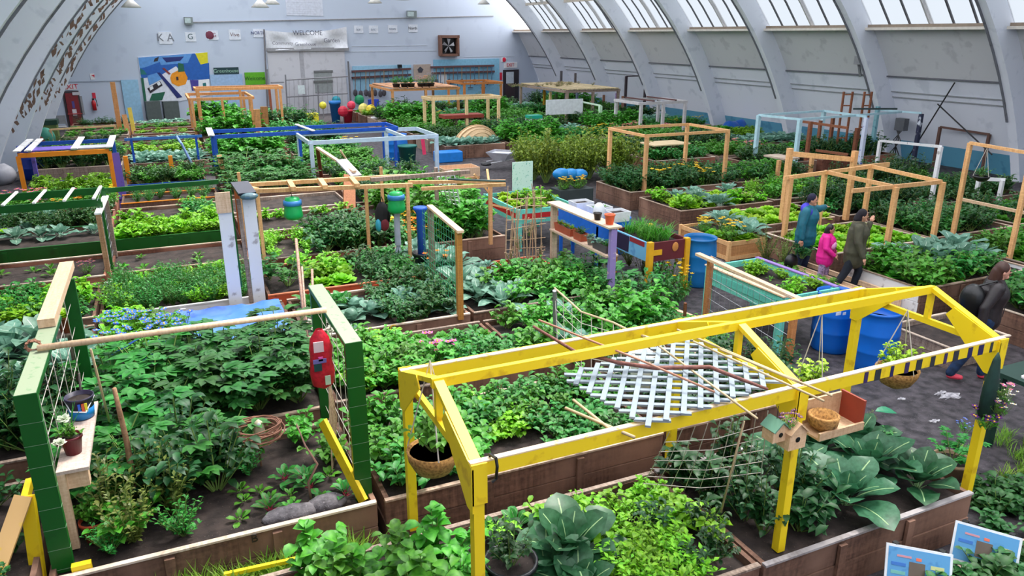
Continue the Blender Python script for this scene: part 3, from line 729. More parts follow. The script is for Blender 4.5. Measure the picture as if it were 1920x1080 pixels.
# row 3
for i, (x, y) in enumerate([(2.25, 10.85), (2.62, 11.0), (2.42, 11.35)]):
    plant('cabbage', x, y, SZ, ['pale blue-green cabbage at the left of the bed marked C', 'large open cabbage in the middle of the bed marked C', 'smaller cabbage behind the large open one'][i], 1.25)
crop('whitelet', 1.65, 2.1, 10.5, 11.1, SZ, .2, 'white-leaved ornamental kale at the left end of the bed marked C', 'white ornamental kale in the bed marked C', 1.)
fill([('potato', 3, 'potato plant'), ('kale', 1, 'grey-green kale')], 2.75, 3.85, 10.45, 12.0, .27, 'in the bed marked C', s=.95)
fill([('chard', 1, 'chard plant')], 1.6, 2.4, 11.4, 12.0, .26, 'at the back left of the bed marked C', s=1.1)
fill([('bluefl', 1, 'blue-flowering herb'), ('leafy', 3, 'leafy herb')], -1.1, -.1, 10.35, 12.0, .3, 'under the round wooden pole', s=.85)
fill([('leafyb', 2, 'yellow-green leafy plant')], -1.1, -.6, 11.0, 12.3, .32, 'beside the wooden end of the green beam', s=1.1)
fill([('kale', 2, 'blue-green kale'), ('leafy', 2, 'leafy green'), ('broccoli', 1, 'wide broccoli plant')], 4.15, 5.2, 10.4, 12.0, .32, 'in front of the orange-red planter', s=1.1)
fill([('leafy', 2, 'leafy green'), ('emer', 2, 'dark leafy green'), ('chard', 1, 'chard plant')], 5.2, 6.5, 10.4, 12.0, .3, 'left of the painted shelf posts', s=1.1)
fill([('kale', 2, 'blue-green kale'), ('broccoli', 1, 'broad blue-green kale')], -2.6, -1.4, 10.4, 12.0, .36, 'at the left edge behind the potato plants', s=1.2)
fill([('potato', 1, 'dark potato plant')], -3.8, -2.6, 10.4, 12.0, .4, 'at the far left edge', s=1.1)
# row 4
fill([('carrot', 3, 'carrot plant with feathery tops'), ('parsley', 1, 'bright parsley')], -1.15, 1.0, 12.6, 14.2, .2, 'in the white-fronted bed', s=1.05, skip=0)
fill([('leafyb', 2, 'bright bushy green'), ('emer', 1, 'leafy green')], -3.8, -1.45, 12.6, 14.2, .33, 'at the left edge by the bare soil', s=.9)
fill([('squash', 1, 'big-leaved rhubarb')], 1.3, 1.9, 12.6, 13.6, .42, 'at the left end of the orange-fronted bed', s=1.1)
fill([('lettuce', 1, 'bright lettuce'), ('leafyb', 1, 'bright leafy green')], 2.0, 2.9, 12.6, 14.1, .3, 'behind the orange board', s=1.1, skip=.2)
fill([('potato', 1, 'potato plant'), ('emer', 1, 'leafy green')], 2.9, 3.85, 12.6, 14.0, .28, 'beside the black bucket', s=.9)
fill([('kale', 1, 'frosty white-green kale')], 4.1, 4.7, 12.5, 14.0, .28, 'left of the orange-red planter', s=1.2)
fill([('kale', 1, 'kale'), ('marig', 1, 'orange marigold')], 4.1, 4.7, 12.55, 14.0, .5, 'in the strip by the wire gate', s=1)
# row 5
fill([('seedling', 1, 'small seedling')], -3.8, 1.1, 15.0, 16.2, .5, 'scattered over the bare soil', s=1.2, skip=.5)
fill([('potato', 3, 'leafy potato plant'), ('emer', 1, 'leafy green')], 2.6, 3.85, 14.8, 16.3, .3, 'behind the pipe frames', s=1.3)
fill([('parsley', 1, 'bright herb')], 1.5, 2.4, 14.8, 16.3, .35, 'by the driftwood stakes', s=1.2, skip=.3)
fill([('raspberry', 1, 'tall green bush'), ('emer', 1, 'leafy herb')], 4.9, 6.2, 14.7, 16.2, .33, 'behind the wire gate', s=1.35)
fill([('marig', 1, 'orange marigold'), ('yelfl', 1, 'yellow flower'), ('emer', 2, 'leafy green')], 4.1, 5.0, 14.6, 16.2, .34, 'behind the wire mesh', s=1.1)
# row 6..
fill([('lettuce', 3, 'bright green lettuce'), ('leafyb', 1, 'bright spinach')], -1.15, .85, 16.95, 18.5, .24, 'in the green-edged bed', z=.57, s=1.15, skip=0)
fill([('kale', 1, 'small kale')], -3.8, -1.5, 17.8, 18.4, .5, 'at the back of the green-edged bed', z=.57, s=.9)
fill([('potato', 3, 'dark broad-leaved green'), ('kale', 1, 'dark kale')], -3.8, -1.45, 19.1, 20.5, .33, 'under the green ladder frame', s=1.2, far=True)
fill([('raspberry', 1, 'tall herb')], 4.5, 6.7, 17.0, 18.5, .45, 'beside the white lattice', s=1.3)
fill([('leafyb', 1, 'low bright green')], 1.4, 4.0, 18.1, 18.6, .35, 'behind the bare soil rows', s=.9, skip=.3)
fill([('emer', 2, 'leafy green'), ('leafyb', 1, 'bright green')], .2, 1.0, 19.1, 20.6, .35, 'at the end of the empty plank bed', s=1.1, skip=.1, far=True)
fill([('tomato', 1, 'tomato plant')], 4.4, 6.9, 19.2, 20.7, .42, 'around the leaning ladder', s=1.1, far=True)
fill([('marig', 1, 'orange marigold'), ('yelfl', 1, 'yellow flower'), ('pinkfl', 1, 'pink flower'), ('leafy', 7, 'leafy green')], -3.9, -1.4, 21.4, 22.6, .33, 'below the green ladder frame', s=1.2, far=True)
fill([('carrot', 1, 'feathery green')], -1.1, 1.0, 21.5, 22.5, .35, 'behind the empty plank bed', s=1.2, skip=.2, far=True)
fill([('squash', 3, 'squash plant'), ('emer', 1, 'leafy green')], 1.4, 3.8, 21.5, 22.7, .42, 'before the white pergola', s=1.3, far=True)
fill([('leafy', 3, 'leafy plant'), ('tomato', 1, 'tomato plant')], 4.3, 6.9, 21.4, 22.7, .36, 'under the white pergola', s=1.4, far=True)
fill([('lettuce', 2, 'bright lettuce'), ('leafyb', 2, 'bright leafy green')], -3.5, -1.5, 23.5, 25.5, .33, 'inside the orange and purple frame', s=1.35, far=True)
fill([('leafy', 2, 'leafy green'), ('potato', 2, 'dark potato plant')], -1.0, .9, 24.2, 25.9, .36, 'in the blue-railed bed', s=1.3, far=True)
fill([('squash', 3, 'big-leaved squash'), ('emer', 1, 'leafy green')], 1.4, 3.8, 23.5, 25.5, .48, 'inside the blue rails', s=1.6, far=True)
fill([('leafy', 2, 'leafy green')], 4.4, 6.5, 23.7, 25.3, .4, 'beside the blue barrel in the aisle', s=1.2, far=True)
# right block
fill([('lettucem', 2, 'green lettuce'), ('leafy', 2, 'leafy green')], 11.6, 12.9, 8.35, 9.7, .26, 'in the white-fronted bed on the right', s=1.2)
fill([('kale', 2, 'blue-green kale'), ('broccoli', 1, 'broad blue-green kale')], 12.2, 14.2, 9.0, 9.75, .33, 'along the back of the white-fronted bed', s=1.25)
fill([('emer', 1, 'leafy green')], 12.6, 13.6, 8.35, 8.9, .27, 'at the front of the white-fronted bed', s=1.2)
fill([('lettuce', 2, 'bright lettuce'), ('limelet', 2, 'lime lettuce')], 11.9, 14.4, 10.65, 12.2, .3, 'in the rows behind the walking people', s=1.2)
fill([('potato', 2, 'dark leafy plant'), ('emer', 1, 'leafy green')], 14.8, 17.2, 10.7, 12.3, .33, 'right of the lettuce rows', s=1.2)
fill([('leafy', 4, 'leafy green'), ('yelfl', 1, 'yellow-flowered plant'), ('lettucem', 4, 'green lettuce')], 14.8, 17.5, 8.5, 9.8, .34, 'in the low bed on the right', s=1.2)
fill([('limelet', 2, 'lime lettuce'), ('lettuce', 1, 'bright lettuce')], 11.8, 14.2, 13.0, 14.3, .3, 'behind the walking people', s=1.25)
fill([('tomato', 2, 'tall dark plant'), ('emer', 1, 'leafy green')], 14.6, 17.3, 13.0, 14.4, .36, 'inside the timber frames on the right', s=1.2)
fill([('leafyb', 1, 'bright green'), ('limelet', 2, 'lime lettuce'), ('kale', 1, 'blue-green kale')], 11.5, 14.1, 15.0, 16.6, .3, 'before the square timber frame', s=1.2)
fill([('leafy', 1, 'leafy green'), ('parsley', 1, 'bright herb')], 14.5, 17.2, 15.1, 16.6, .36, 'right of the bright greens', s=1.2)
fill([('potato', 9, 'dark potato plant'), ('yelfl', 1, 'yellow-flowered plant')], 11.6, 14.9, 17.5, 19.1, .34, 'inside the square timber frame', s=1.3)
fill([('leafy', 2, 'leafy herb'), ('potato', 1, 'dark plant')], 15.3, 18.1, 17.5, 19.1, .38, 'right of the square timber frame', s=1.2)
fill([('potato', 2, 'dark leafy plant'), ('lettucem', 1, 'green lettuce')], 17.7, 20.9, 10.7, 12.2, .38, 'near the right edge', s=1.2)
fill([('emer', 2, 'leafy green'), ('yelfl', 1, 'yellow-flowered plant')], 18.0, 21.1, 8.5, 10.0, .38, 'in the bed at the right edge', s=1.2)
fill([('potato', 1, 'dark plant')], 18.1, 21.3, 13.0, 14.4, .42, 'behind the hanging pot at the right edge', s=1.2)
fill([('tomato', 1, 'tomato plant'), ('leafy', 1, 'leafy green')], 18.0, 20.9, 15.2, 16.7, .42, 'below the white post frame', s=1.1)
fill([('emer', 2, 'leafy green'), ('chard', 1, 'chard plant')], 12.0, 14.8, 6.3, 7.6, .33, 'behind the striding woman', s=1.3)
fill([('chard', 1, 'chard plant'), ('leafy', 1, 'leafy green')], 10.0, 10.8, 9.3, 10.9, .24, 'in the narrow timber box', z=.2, s=.8)
fill([('dill', 1, 'dark feathery asparagus')], 10.9, 11.3, 10.8, 11.7, .3, 'beside the walking people', z=.1, s=1.3)
# big currant shrubs of the middle field: one bush, many canes
for i in range(20):
    x, y = 10.9+.62*(i % 6)+rnd.uniform(-.2, .2), 21.6+.65*(i//6)+rnd.uniform(-.2, .2)
    plant('shrub', x, y, .1, 'yellow-green bush in the big central thicket, %s from left, %s row' % (ORD[i % 6], ORD[i//6]), 1.9, 'bushes of the big thicket', 1.45)
# far field
fmix = [[('leafy', 1, 'leafy green')], [('potato', 1, 'dark potato plant')], [('kale', 1, 'blue-green kale')], [('emer', 1, 'leafy green'), ('yelfl', .1, 'yellow flower')],
        [('lettucem', 1, 'green lettuce')], [('leafyb', 1, 'bright green')], [('tomato', 1, 'tomato plant')], [('raspberry', 1, 'raspberry cane')], [('leafy', 1, 'leafy green'), ('pinkfl', .1, 'pink flower')]]
for i, (x0, x1, y0, y1, r, s) in enumerate(far):
    mixx = fmix[(i*5+r) % 9]; y_ = y0
    fill(mixx, x0+.1, x1-.1, y0+.1, y1-.1, .5 if y0 < 34 else .62, 'in the %s row bed %s' % (nm8[r], colw[x0]), s=(1.75 if y0 < 34 else 2.1)*(.6 if x0 < -1 and y0 > 32 else 1), sz=.8 if x0 > 0 or y0 < 32 else .55, far=True)
flush_far()
# ground creepers in the aisles near the camera
bed('raised_bed', 'low bed of dark strawberry plants at the lower right corner', 4.9, 7.4, 1.9, 3.35, h=.24, planks=1)
fill([('berry', 1, 'strawberry plant')], 4.95, 7.3, 1.95, 3.35, .27, 'around the blue boards', z=.2, s=1.15)
fill([('berry', 1, 'dark creeping plant')], 6.75, 8.4, 3.4, 4.3, .3, 'on the ground behind the blue boards', z=0, s=1.1, skip=.25)
fill([('grass', 1, 'dry yellow-green grass tuft')], 7.8, 8.9, 4.2, 5.0, .3, 'by the dark green table legs', z=0, s=.7, skip=.3)
fill([('squash', 1, 'broad-leaved plant'), ('emer', 2, 'leafy green'), ('tomato', 1, 'dark vine')], 5.9, 7.1, 10.0, 12.0, .34, 'around the painted plant shelf', z=.1, s=1.5)
fill([('leafy', 2, 'creeping green'), ('emer', 1, 'leafy green')], 6.85, 7.5, 8.2, 9.9, .34, 'on the gravel by the mesh fence', z=0, s=1.1, skip=.2)
# ============================================================ FRAMES
def vp(bx, by, ty, z0=.45):
    """post from its foot pixel: returns x, y, z0, ztop"""
    b = P(bx, by, z0); lo, hi = z0, 6.
    for _ in range(40):
        m = (lo+hi)/2; d = Vector((b.x, b.y, m))-CAMLOC; py = 540-F*d.dot(_u2)/d.dot(_fw)
        if py > ty: lo = m
        else: hi = m
    return b.x, b.y, z0, lo
def post(bx, by, ty, z0=.45, *a): return (*vp(bx, by, ty, z0), *a)
# --- yellow gabled frame
x0, xm, x1, yf, yb, ze, zr, yr = 1.57, 4.32, 6.72, 4.0, 5.56, 1.93, 2.23, 4.74
DBL = mat((38, 36, 84), .6); t = thing('pergola_frame', 'bright yellow gabled timber frame standing over the two front beds', 'pergola', (x0, yf, .0))
for (x, y, zb) in ((x0, yf, .0), (x0, yb, .44), (xm, yf, .44), (xm, yb, .44), (x1, yf, .1), (x1, yb, .1)):
    MB().bar((x, y, zb), (x, y, ze-.02), .075, .075, (0, 1, 0)).build('post', YEL, t)
for y in (yf, yb): MB().bar((x0-.05, y, ze), (x1+.05, y, ze), .045, .10).build('beam', YEL, t)
MB().bar((x0-.05, yb+.05, ze+.02), (x1+.03, yb+.05, ze+.02), .03, .05).build('beam', YEL, t)
MB().bar((x0-.05, yr, zr), (x1+.0, yr, zr), .045, .075).build('ridge_beam', YEL, t)
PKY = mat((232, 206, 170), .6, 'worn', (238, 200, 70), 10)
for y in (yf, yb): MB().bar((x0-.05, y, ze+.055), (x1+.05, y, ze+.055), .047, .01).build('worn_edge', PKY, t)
for x in (x0, xm, x1):
    for y in (yf, yb):
        MB().bar((x, y, ze+.03), (x, yr, zr+.01), .075, .04).build('rafter', YEL, t)
        mb = MB(); s = 1 if y == yf else -1            # plywood gusset: a thin pentagon
        g = [(y-.05*s, ze-.30), (y+.05*s, ze-.30), (y+.52*s, ze+.12), (y+.45*s, ze+.21), (y-.05*s, ze+.03)]
        for xx in (-.052, -.04): mb.v += [(x+xx, a, b) for a, b in g]
        mb.f = [(0, 1, 2, 3, 4), (9, 8, 7, 6, 5)]+[(i, 5+i, 5+(i+1) % 5, (i+1) % 5) for i in range(5)]; mb.m = [0]*7; mb.build('gusset_plate', YEL, t)
        MB().box(x-.055, x+.055, y-.05 if s > 0 else y+.038, y-.038 if s > 0 else y+.05, ze-.24, ze+.06).build('gusset_plate', YEL, t)
    MB().bar((x, yf, ze-.03), (x, yb, ze-.03), .04, .06).build('tie_beam', YEL, t)
    MB().bar((x, yr, ze), (x, yr, zr), .05, .05, (0, 1, 0)).build('king_post', YEL, t)
rr = random.Random(3); xx = 5.0
while xx < 6.6:
    wv = rr.uniform(.035, .07); MB().box(xx, xx+wv, yf-.026, yf-.0235, ze-.055, ze+.045).build('painted_stripe', mat(rr.choice([(34, 32, 90), (46, 50, 60), (60, 40, 90)]), .6), t); xx += wv+rr.uniform(.07, .14)
for k, cc in enumerate([(70, 60, 130), (120, 110, 130), (60, 70, 60)]):
    MB().box(x1-.041, x1+.041, yf-.041, yf+.041, 1.15+.2*k, 1.28+.2*k).build('painted_stripe', mat(cc, .6), t)
# --- grey lattice panel lying over the frame
t = thing('lattice_panel', 'grey diamond lattice panel lying on top of the yellow frame', 'lattice', P(1250, 720, 2.03))
LAT = mat((138, 150, 160), .6); c0, c1, c2, c3 = P(1045, 705, 2.02), P(1215, 808, 2.0), P(1470, 715, 2.02), P(1290, 620, 2.08)
def inquad(p):
    s = None
    for a, b in ((c0, c1), (c1, c2), (c2, c3), (c3, c0)):
        k = (b.x-a.x)*(p.y-a.y)-(b.y-a.y)*(p.x-a.x)
        if s is None: s = k > 0
        elif (k > 0) != s: return False
    return True
ctr = (c0+c1+c2+c3)/4
for fam in (0, 1):
    ax = (P(1500, 705, 2)-P(1050, 690, 2)).normalized() if fam == 0 else (P(1250, 800, 2)-P(1265, 640, 2)).normalized()
    ax.z = 0; ay = Vector((-ax.y, ax.x, 0))
    for i in range(-14, 15):
        pts = [ctr+ay*(i*.118)+ax*(j*.02) for j in range(-90, 91)]; pts = [p for p in pts if inquad(p)]
        if len(pts) < 6: continue
        a, b = pts[0].copy(), pts[-1].copy(); a.z = b.z = 2.015+.012*fam
        MB().bar(a, b, .04, .016).build('slat', LAT, t)
# --- sticks and branches on the frame
def stick(name, label, cat, pts, r, m, group=None, n=6):
    return single(MB().tube(pts, r, n), name, label, cat, pts[0], m, group, True)
BARK = mat((150, 96, 84), .8, 'wood', (104, 62, 56)); PALEW = mat((214, 184, 150), .7, 'wood', (178, 144, 112)); BAMB = mat((206, 180, 140), .6)
stick('branch', 'long reddish bent branch lying across the lattice panel', 'branch', [P(1000, 612, 2.3), P(1080, 660, 2.2), P(1160, 680, 2.14), P(1230, 690, 2.1), P(1330, 688, 2.1), P(1400, 715, 2.09), P(1440, 730, 2.06)], [.012, .014, .016, .018, .017, .014, .01], BARK)
stick('branch', 'straight thin stick from the net arch to the front of the lattice panel', 'branch', [P(1010, 600, 2.3), P(1200, 675, 2.2), P(1340, 735, 2.08)], .009, mat((184, 130, 106), .7))
for i, (a, b) in enumerate([((1270, 618), (1560, 742)), ((1300, 640), (1545, 752)), ((1210, 630), (1420, 785)), ((1350, 655), (1505, 720))]):
    stick('bamboo_cane', ['longest pale cane on the right side of the lattice panel', 'second pale cane on the right side of the lattice panel', 'pale cane lying diagonally over the middle of the lattice panel', 'short pale cane beside the middle gable of the yellow frame'][i], 'cane', [P(*a, 2.1), P(*b, 2.05)], .009, BAMB)
for i, (a, b) in enumerate([((1075, 750), (1150, 810)), ((1060, 765), (1190, 820))]):
    stick('bamboo_cane', ['short cane at the left corner of the lattice panel', 'second cane at the left corner of the lattice panel'][i], 'cane', [P(*a, 1.95), P(*b, 1.96)], .012, BAMB)
# --- string trellis hanging from the front right of the frame
t = thing('string_trellis', 'sagging string trellis hanging under the yellow frame beside the birdhouses', 'trellis', (xm, 4.1, 1.8))
A, B = P(1255, 810, 1.85), P(1440, 770, 1.85)
for i in range(9):
    f = i/8; a = A.lerp(B, f); b = P(1150+60*i, 950+8*i, .6) if 0 else Vector((a.x+.55+.1*f, 5.1-.5*f, .55)); m_ = (a+b)/2-Vector((0, 0, .04))
    mb = MB(); mb.tube([a, m_, b], .0035, 4); mb.build('string', WIRE, t)
for i in range(6):
    f = (i+1)/7; a = A.lerp(Vector((A.x+.55, 5.1, .55)), f); b = B.lerp(Vector((B.x+.65, 4.6, .55)), f)
    MB().tube([a, (a+b)/2-Vector((0, 0, .05)), b], .0035, 4).build('string', WIRE, t)
stick('garden_stake', 'slanting pale cane in front of the string trellis', 'stake', [P(1395, 790, 1.75), P(1352, 960, .75)], .009, BAMB)
# --- curved net arch behind the frame
t = thing('net_arch', 'sagging wire net strung from a grey stake behind the yellow frame', 'net', P(1040, 560, 1.5))
MB().tube([P(1042, 660, .5), P(1040, 545, 1.5)], .03, 8).build('stake', GREY, t)
e0 = [P(1040, 540, 1.5), P(1090, 585, 1.55), P(1150, 605, 1.7), P(1190, 625, 1.9), P(1240, 640, 1.95)]
e1 = [P(1045, 640, .9), P(1090, 690, .95), P(1150, 700, 1.3), P(1200, 690, 1.7), P(1260, 670, 1.9)]
MB().tube(e0, .012, 6).build('top_wire', BAMB, t)
for k in range(1, 6): MB().tube([e0[i].lerp(e1[i], k/5) for i in range(5)], .004, 4).build('wire', WIRE, t)
for k in range(13):
    f = k/12*4; i = min(3, int(f)); u = f-i; MB().tube([e0[i].lerp(e0[i+1], u), e1[i].lerp(e1[i+1], u)], .004, 4).build('wire', WIRE, t)
# --- green L frames
def gframe(label, x, y0, y1, z, woodfrom=None):
    t = thing('trellis_frame', label, 'trellis', (x, y0, .44))
    MB().box(x-.055, x+.1, y0-.03, y0+.03, .44, z).build('post', GRN, t); MB().box(x-.04, x+.1, y1-.03, y1+.03, .44, z).build('post', GRN, t)
    yy = woodfrom or y1
    mb = MB(); mb.use(GRN).box(x-.055, x+.1, y0-.03, yy, z, z+.04); mb.use(GRNT).box(x-.05, x+.095, y0-.025, yy-.005, z+.0405, z+.044); mb.build('top_beam', None, t)
    if woodfrom: MB().box(x-.05, x+.09, yy-.35, y1+.3, z+.05, z+.13).build('top_board', WOODP, t)
    for k in range(5):
        zz = z-.28-.28*k; MB().tube([(x+.02, y0, zz), (x+.02, (y0+y1)/2, zz-.02), (x+.02, y1, zz)], .0035, 4).build('string', WIRE, t)
    for k in range(1, 7):
        y = y0+(y1-y0)*k/7; MB().tube([(x+.02, y, z-.02), (x+.03, y+.03, .6)], .0035, 4).build('string', WIRE, t)
    for k in range(8):
        zz = z-.2-.19*k; MB().box(x-.057, x+.102, y0-.032, y0+.032, zz, zz+.003).build('wire_tie', mat((120, 150, 120), .6), t)
    return t
gframe('dark green trellis frame at the left edge carrying the pot shelf', -1.22, 6.2, 9.4, 2.0, P(98, 600, 2.0).y)
gframe('dark green trellis frame in the middle with the red bag hanging on it', 1.26, 6.2, 7.95, 2.0)
t = stick('wooden_pole', 'round pale wooden pole resting across the two green trellis frames', 'pole', [P(70, 653, 2.08), P(612, 581, 2.08)], .028, WOODP, n=10)
t = thing('diagonal_brace', 'yellow slanted board leaning behind the middle green post', 'brace', P(640, 850, .9))
MB().bar(P(605, 790, 1.1), P(682, 940, .48), .035, .13).build('board', YEL, t)
# shelf on the left green frame
t = thing('plank_shelf', 'weathered plank shelf hung inside the left green frame', 'shelf', P(125, 810, 1.2))
s0, s1 = P(118, 825, 1.2), P(140, 715, 1.2)
mb = MB(); MB().box(-1.16, -.92, 6.45, 7.75, 1.17, 1.2).build('plank', mat((206, 186, 174), .75, 'wood', (172, 150, 138)), t)
MB().box(-1.16, -1.1, 6.45, 6.5, .45, 1.17).build('support', WOODP, t); MB().box(-1.14, -.94, 6.5, 6.6, 1.0, 1.17).build('support', WOODP, t); MB().box(-1.16, -1.1, 7.65, 7.7, .45, 1.17).build('support', WOODP, t)
# --- yellow sawhorse at the bottom left
t = thing('sawhorse', 'worn yellow sawhorse leg standing at the lower left corner', 'sawhorse', P(40, 1075, .3))
ap = P(44, 930, 1.0); mb = MB()
MB().bar(ap, P(-35, 1150, .3), .13, .045, (.3, 1, .2)).build('leg', mat((224, 180, 120), .6, 'worn', (232, 196, 50), 7), t)
MB().bar(ap+Vector((.02, .03, -.02)), P(78, 1120, .15), .11, .04, (.3, 1, .2)).build('leg', YEL, t)
MB().bar(ap+Vector((-.02, .4, -.1)), ap+Vector((0, .0, -.05)), .05, .08).build('crossbar', YEL, t)
single(MB().box(-1.12, -.98, 6.03, 6.09, .44, .56), 'wood_block', 'small yellow block at the foot of the left green post', 'block', (-1.05, 6.06, .5), YEL)
stick('wooden_stake', 'crooked brown stick standing in the bed marked B', 'stake', [P(252, 962, .44), P(250, 905, .75), P(238, 830, 1.15), P(225, 775, 1.45), P(214, 728, 1.7)], [.03, .028, .025, .022, .018], mat((168, 128, 96), .8, 'wood', (120, 84, 60)), n=8)
for i, (a, b) in enumerate([((170, 655, 2.0), (205, 790, 1.0)), ((395, 770, .9), (398, 855, .44)), ((384, 780, .9), (386, 840, .44)), ((148, 700, 1.6), (160, 830, .8))]):
    stick('garden_stake', ['thin leaning cane below the round pole', 'thin upright cane on the right in front of the currant bushes', 'thin upright cane on the left in front of the currant bushes', 'dark thin cane behind the painted bucket'][i], 'stake', [P(*a), P(*b)], .011, BAMB if i != 3 else mat((90, 80, 76)))
stick('twig', 'forked dry twig stuck in the bare soil of the bed marked B', 'twig', [P(583, 935, .46), P(578, 905, .65), P(595, 870, .85), P(572, 835, 1.0), P(556, 795, 1.15)], [.014, .012, .012, .009, .006], mat((160, 120, 104), .8))
# --- white tall boards and the green/orange one
for i, (bx, by, ty, m, wd, lb) in enumerate([(443, 574, 362, WORNW, .2, 'tall white board post left of the solar lamp'), (487, 566, 372, WORNW, .19, 'tall white board post under the solar lamp')]):
    x, y, z0, z1 = vp(bx, by, ty); t = thing('board_post', lb, 'post', (x, y, z0))
    MB().box(x-wd/2, x+wd/2, y-.03, y+.03, z0, z1).build('board', m, t)
    if i == 0: MB().box(x+.03, x+.13, y+.031, y+.06, z0+.3, z1+.04).build('green_board', GRN, t); MB().box(x-wd/2-.02, x+wd/2, y-.06, y-.03, z1-.3, z1+.02).build('cap_board', WOODP, t)
    else:
        MB().box(x-wd/2-.02, x+wd/2+.02, y-.09, y+.09, z1, z1+.02).build('cap', WOODP, t); MB().bar((x-.13, y, z0), (x-.15, y, z1), .06, .06, (0, 1, 0)).build('side_post', WOODG, t)
        a = (x, y, z1+.02); l = thing('solar_lamp', 'black solar garden lamp on top of the white board post', 'lamp', a)
        mb = MB(); mb.bar((x-.02, y-.15, z1+.1), (x-.08, y+.32, z1+.2), .27, .04).build('solar_panel', mat((28, 28, 48), .25), l); MB().ell((x, y-.13, z1+.06), .14, .1, .06, 12, 8).build('lamp_head', mat((90, 120, 130), .2), l)
x, y, z0, z1 = vp(450, 440, 352); t = thing('board_post', 'rust brown board standing behind the tall white boards', 'post', (x, y, z0)); MB().box(x-.02, x+.25, y, y+.04, z0, z1).build('board', mat((150, 74, 30), .6), t)
# --- wooden pipe frames and pergola of the middle
W2 = WOOD
fp = [post(499, 518, 362), post(693, 477, 352), post(770, 500, 345)]
ya = fp[0][1]
t = frame('timber_frame', 'timber pergola frame of pale posts with green watering heads hanging on it', 'pergola', [fp[0], fp[1], fp[2], (fp[0][0]-.1, fp[0][1]+2.2, .45, 2.0), (fp[2][0]+.1, fp[2][1]+2.2, .45, 2.0)],
  [((fp[0][0]-.1, fp[0][1], 2.02), (fp[2][0]+.1, fp[2][1], 2.0)), (P(450, 347, 2.03), P(760, 330, 2.03)), (P(695, 337, 2.06), P(880, 322, 2.06), WOODG), (P(455, 350, 2.03), (fp[0][0], fp[0][1], 2.03))]+
  [(P(550+60*i, 354-3*i, 2.06), P(542+58*i, 340-3*i, 2.06)) for i in range(3)], W2, pw=.06, bw=.09, bh=.07)
q = post(920, 458, 350); q2 = post(938, 470, 350)
t = frame('timber_frame', 'timber frame end with a forked bracket post left of the red and mint planter', 'pergola', [q, (q[0]-.85, q[1]+.9, .45, 1.98, WOODG)], [(P(765, 342, 2.02), P(948, 340, 2.02)), (P(790, 354, 2.0), P(948, 346, 2.0))], W2, pw=.07, bw=.05, bh=.06,
  braces=[((q[0], q[1], 1.5), (q[0]-.35, q[1], 1.95)), ((q[0], q[1], 1.55), (q[0]+.1, q[1]+.4, 1.95)), ((q[0], q[1], 1.3), (q[0]+.45, q[1]+.1, 1.15))])
stick('pipe', 'dark green pipe lying on the timber frame left of the fork bracket', 'pipe', [P(840, 336, 2.1), P(948, 340, 2.1)], .02, mat((60, 84, 80), .4))
t = thing('lattice_panel', 'white lattice panel leaning behind the blue column', 'lattice', P(835, 360, 1.5))
A, B, C_, D = P(815, 325, 1.95), P(850, 320, 1.95), P(862, 385, 1.15), P(832, 378, 1.15)
for i in range(9):
    f = i/8; MB().bar(A.lerp(D, f), B.lerp(C_, f), .03, .01).build('slat', WHITE, t)
    if i % 2 == 0: MB().bar(A.lerp(B, f)-Vector((0, .02, 0)), D.lerp(C_, f)-Vector((0, .02, 0)), .03, .01).build('slat', WHITE, t)
# wire gate
g1, g2 = post(863, 598, 432, .45, mat((214, 150, 70), .6, 'wood', (180, 116, 50))), post(812, 535, 388, .45, WOODG)
t = frame('garden_gate', 'timber gate frame with green wire mesh beside the black bucket', 'gate', [g1, g2], [((g1[0], g1[1]-.1, g1[3]), (g2[0], g2[1]+.05, g1[3]))], WOODP, pw=.085, bw=.1, bh=.04)
NETG = mat((66, 158, 116), .6)
for i in range(15):
    f = (i+.5)/15; y = g1[1]+(g2[1]-g1[1])*f; MB().tube([(g1[0], y, .5), (g1[0], y+.02, g1[3]-.02)], .004, 4).build('mesh_wire', NETG, t)
for i in range(12):
    z = .55+i*.11; MB().tube([(g1[0], g1[1], z), (g1[0]+.01, (g1[1]+g2[1])/2, z-.02), (g1[0], g2[1], z)], .004, 4).build('mesh_wire', NETG, t)
# driftwood stakes behind the green posts
for i, (a, b, r_) in enumerate([((572, 625, .5), (555, 448, 1.5), .024), ((577, 640, .5), (566, 500, 1.3), .015), ((588, 600, .5), (585, 505, 1.1), .02)]):
    stick('wooden_stake', ['pale driftwood stake behind the middle green post', 'thin driftwood stake behind the middle green post', 'short driftwood stake behind the middle green post'][i], 'stake', [P(*a), P(*b)], r_, mat((196, 160, 140), .8, 'wood', (150, 112, 96)))
# wooden post with mesh left of the lettuce bed
p_ = post(205, 522, 402, .45, mat((196, 150, 112), .7, 'wood', (150, 106, 76)))
t = frame('mesh_trellis', 'worn timber post with wire mesh left of the bright lettuce bed', 'trellis', [p_, (p_[0]+.05, p_[1]+1.5, .45, p_[3])], [((p_[0], p_[1]-.05, p_[3]+.02), (p_[0]+.05, p_[1]+1.6, p_[3]+.02), WORNW)], WOODG, pw=.08, bw=.11, bh=.03)
for i in range(7): MB().tube([(p_[0]+.02, p_[1]+.2*i+.1, .5), (p_[0]+.03, p_[1]+.2*i+.1, p_[3])], .004, 4).build('mesh_wire', GREY, t)
for i in range(8): MB().tube([(p_[0]+.02, p_[1], .6+.18*i), (p_[0]+.03, p_[1]+1.5, .6+.18*i)], .004, 4).build('mesh_wire', GREY, t)
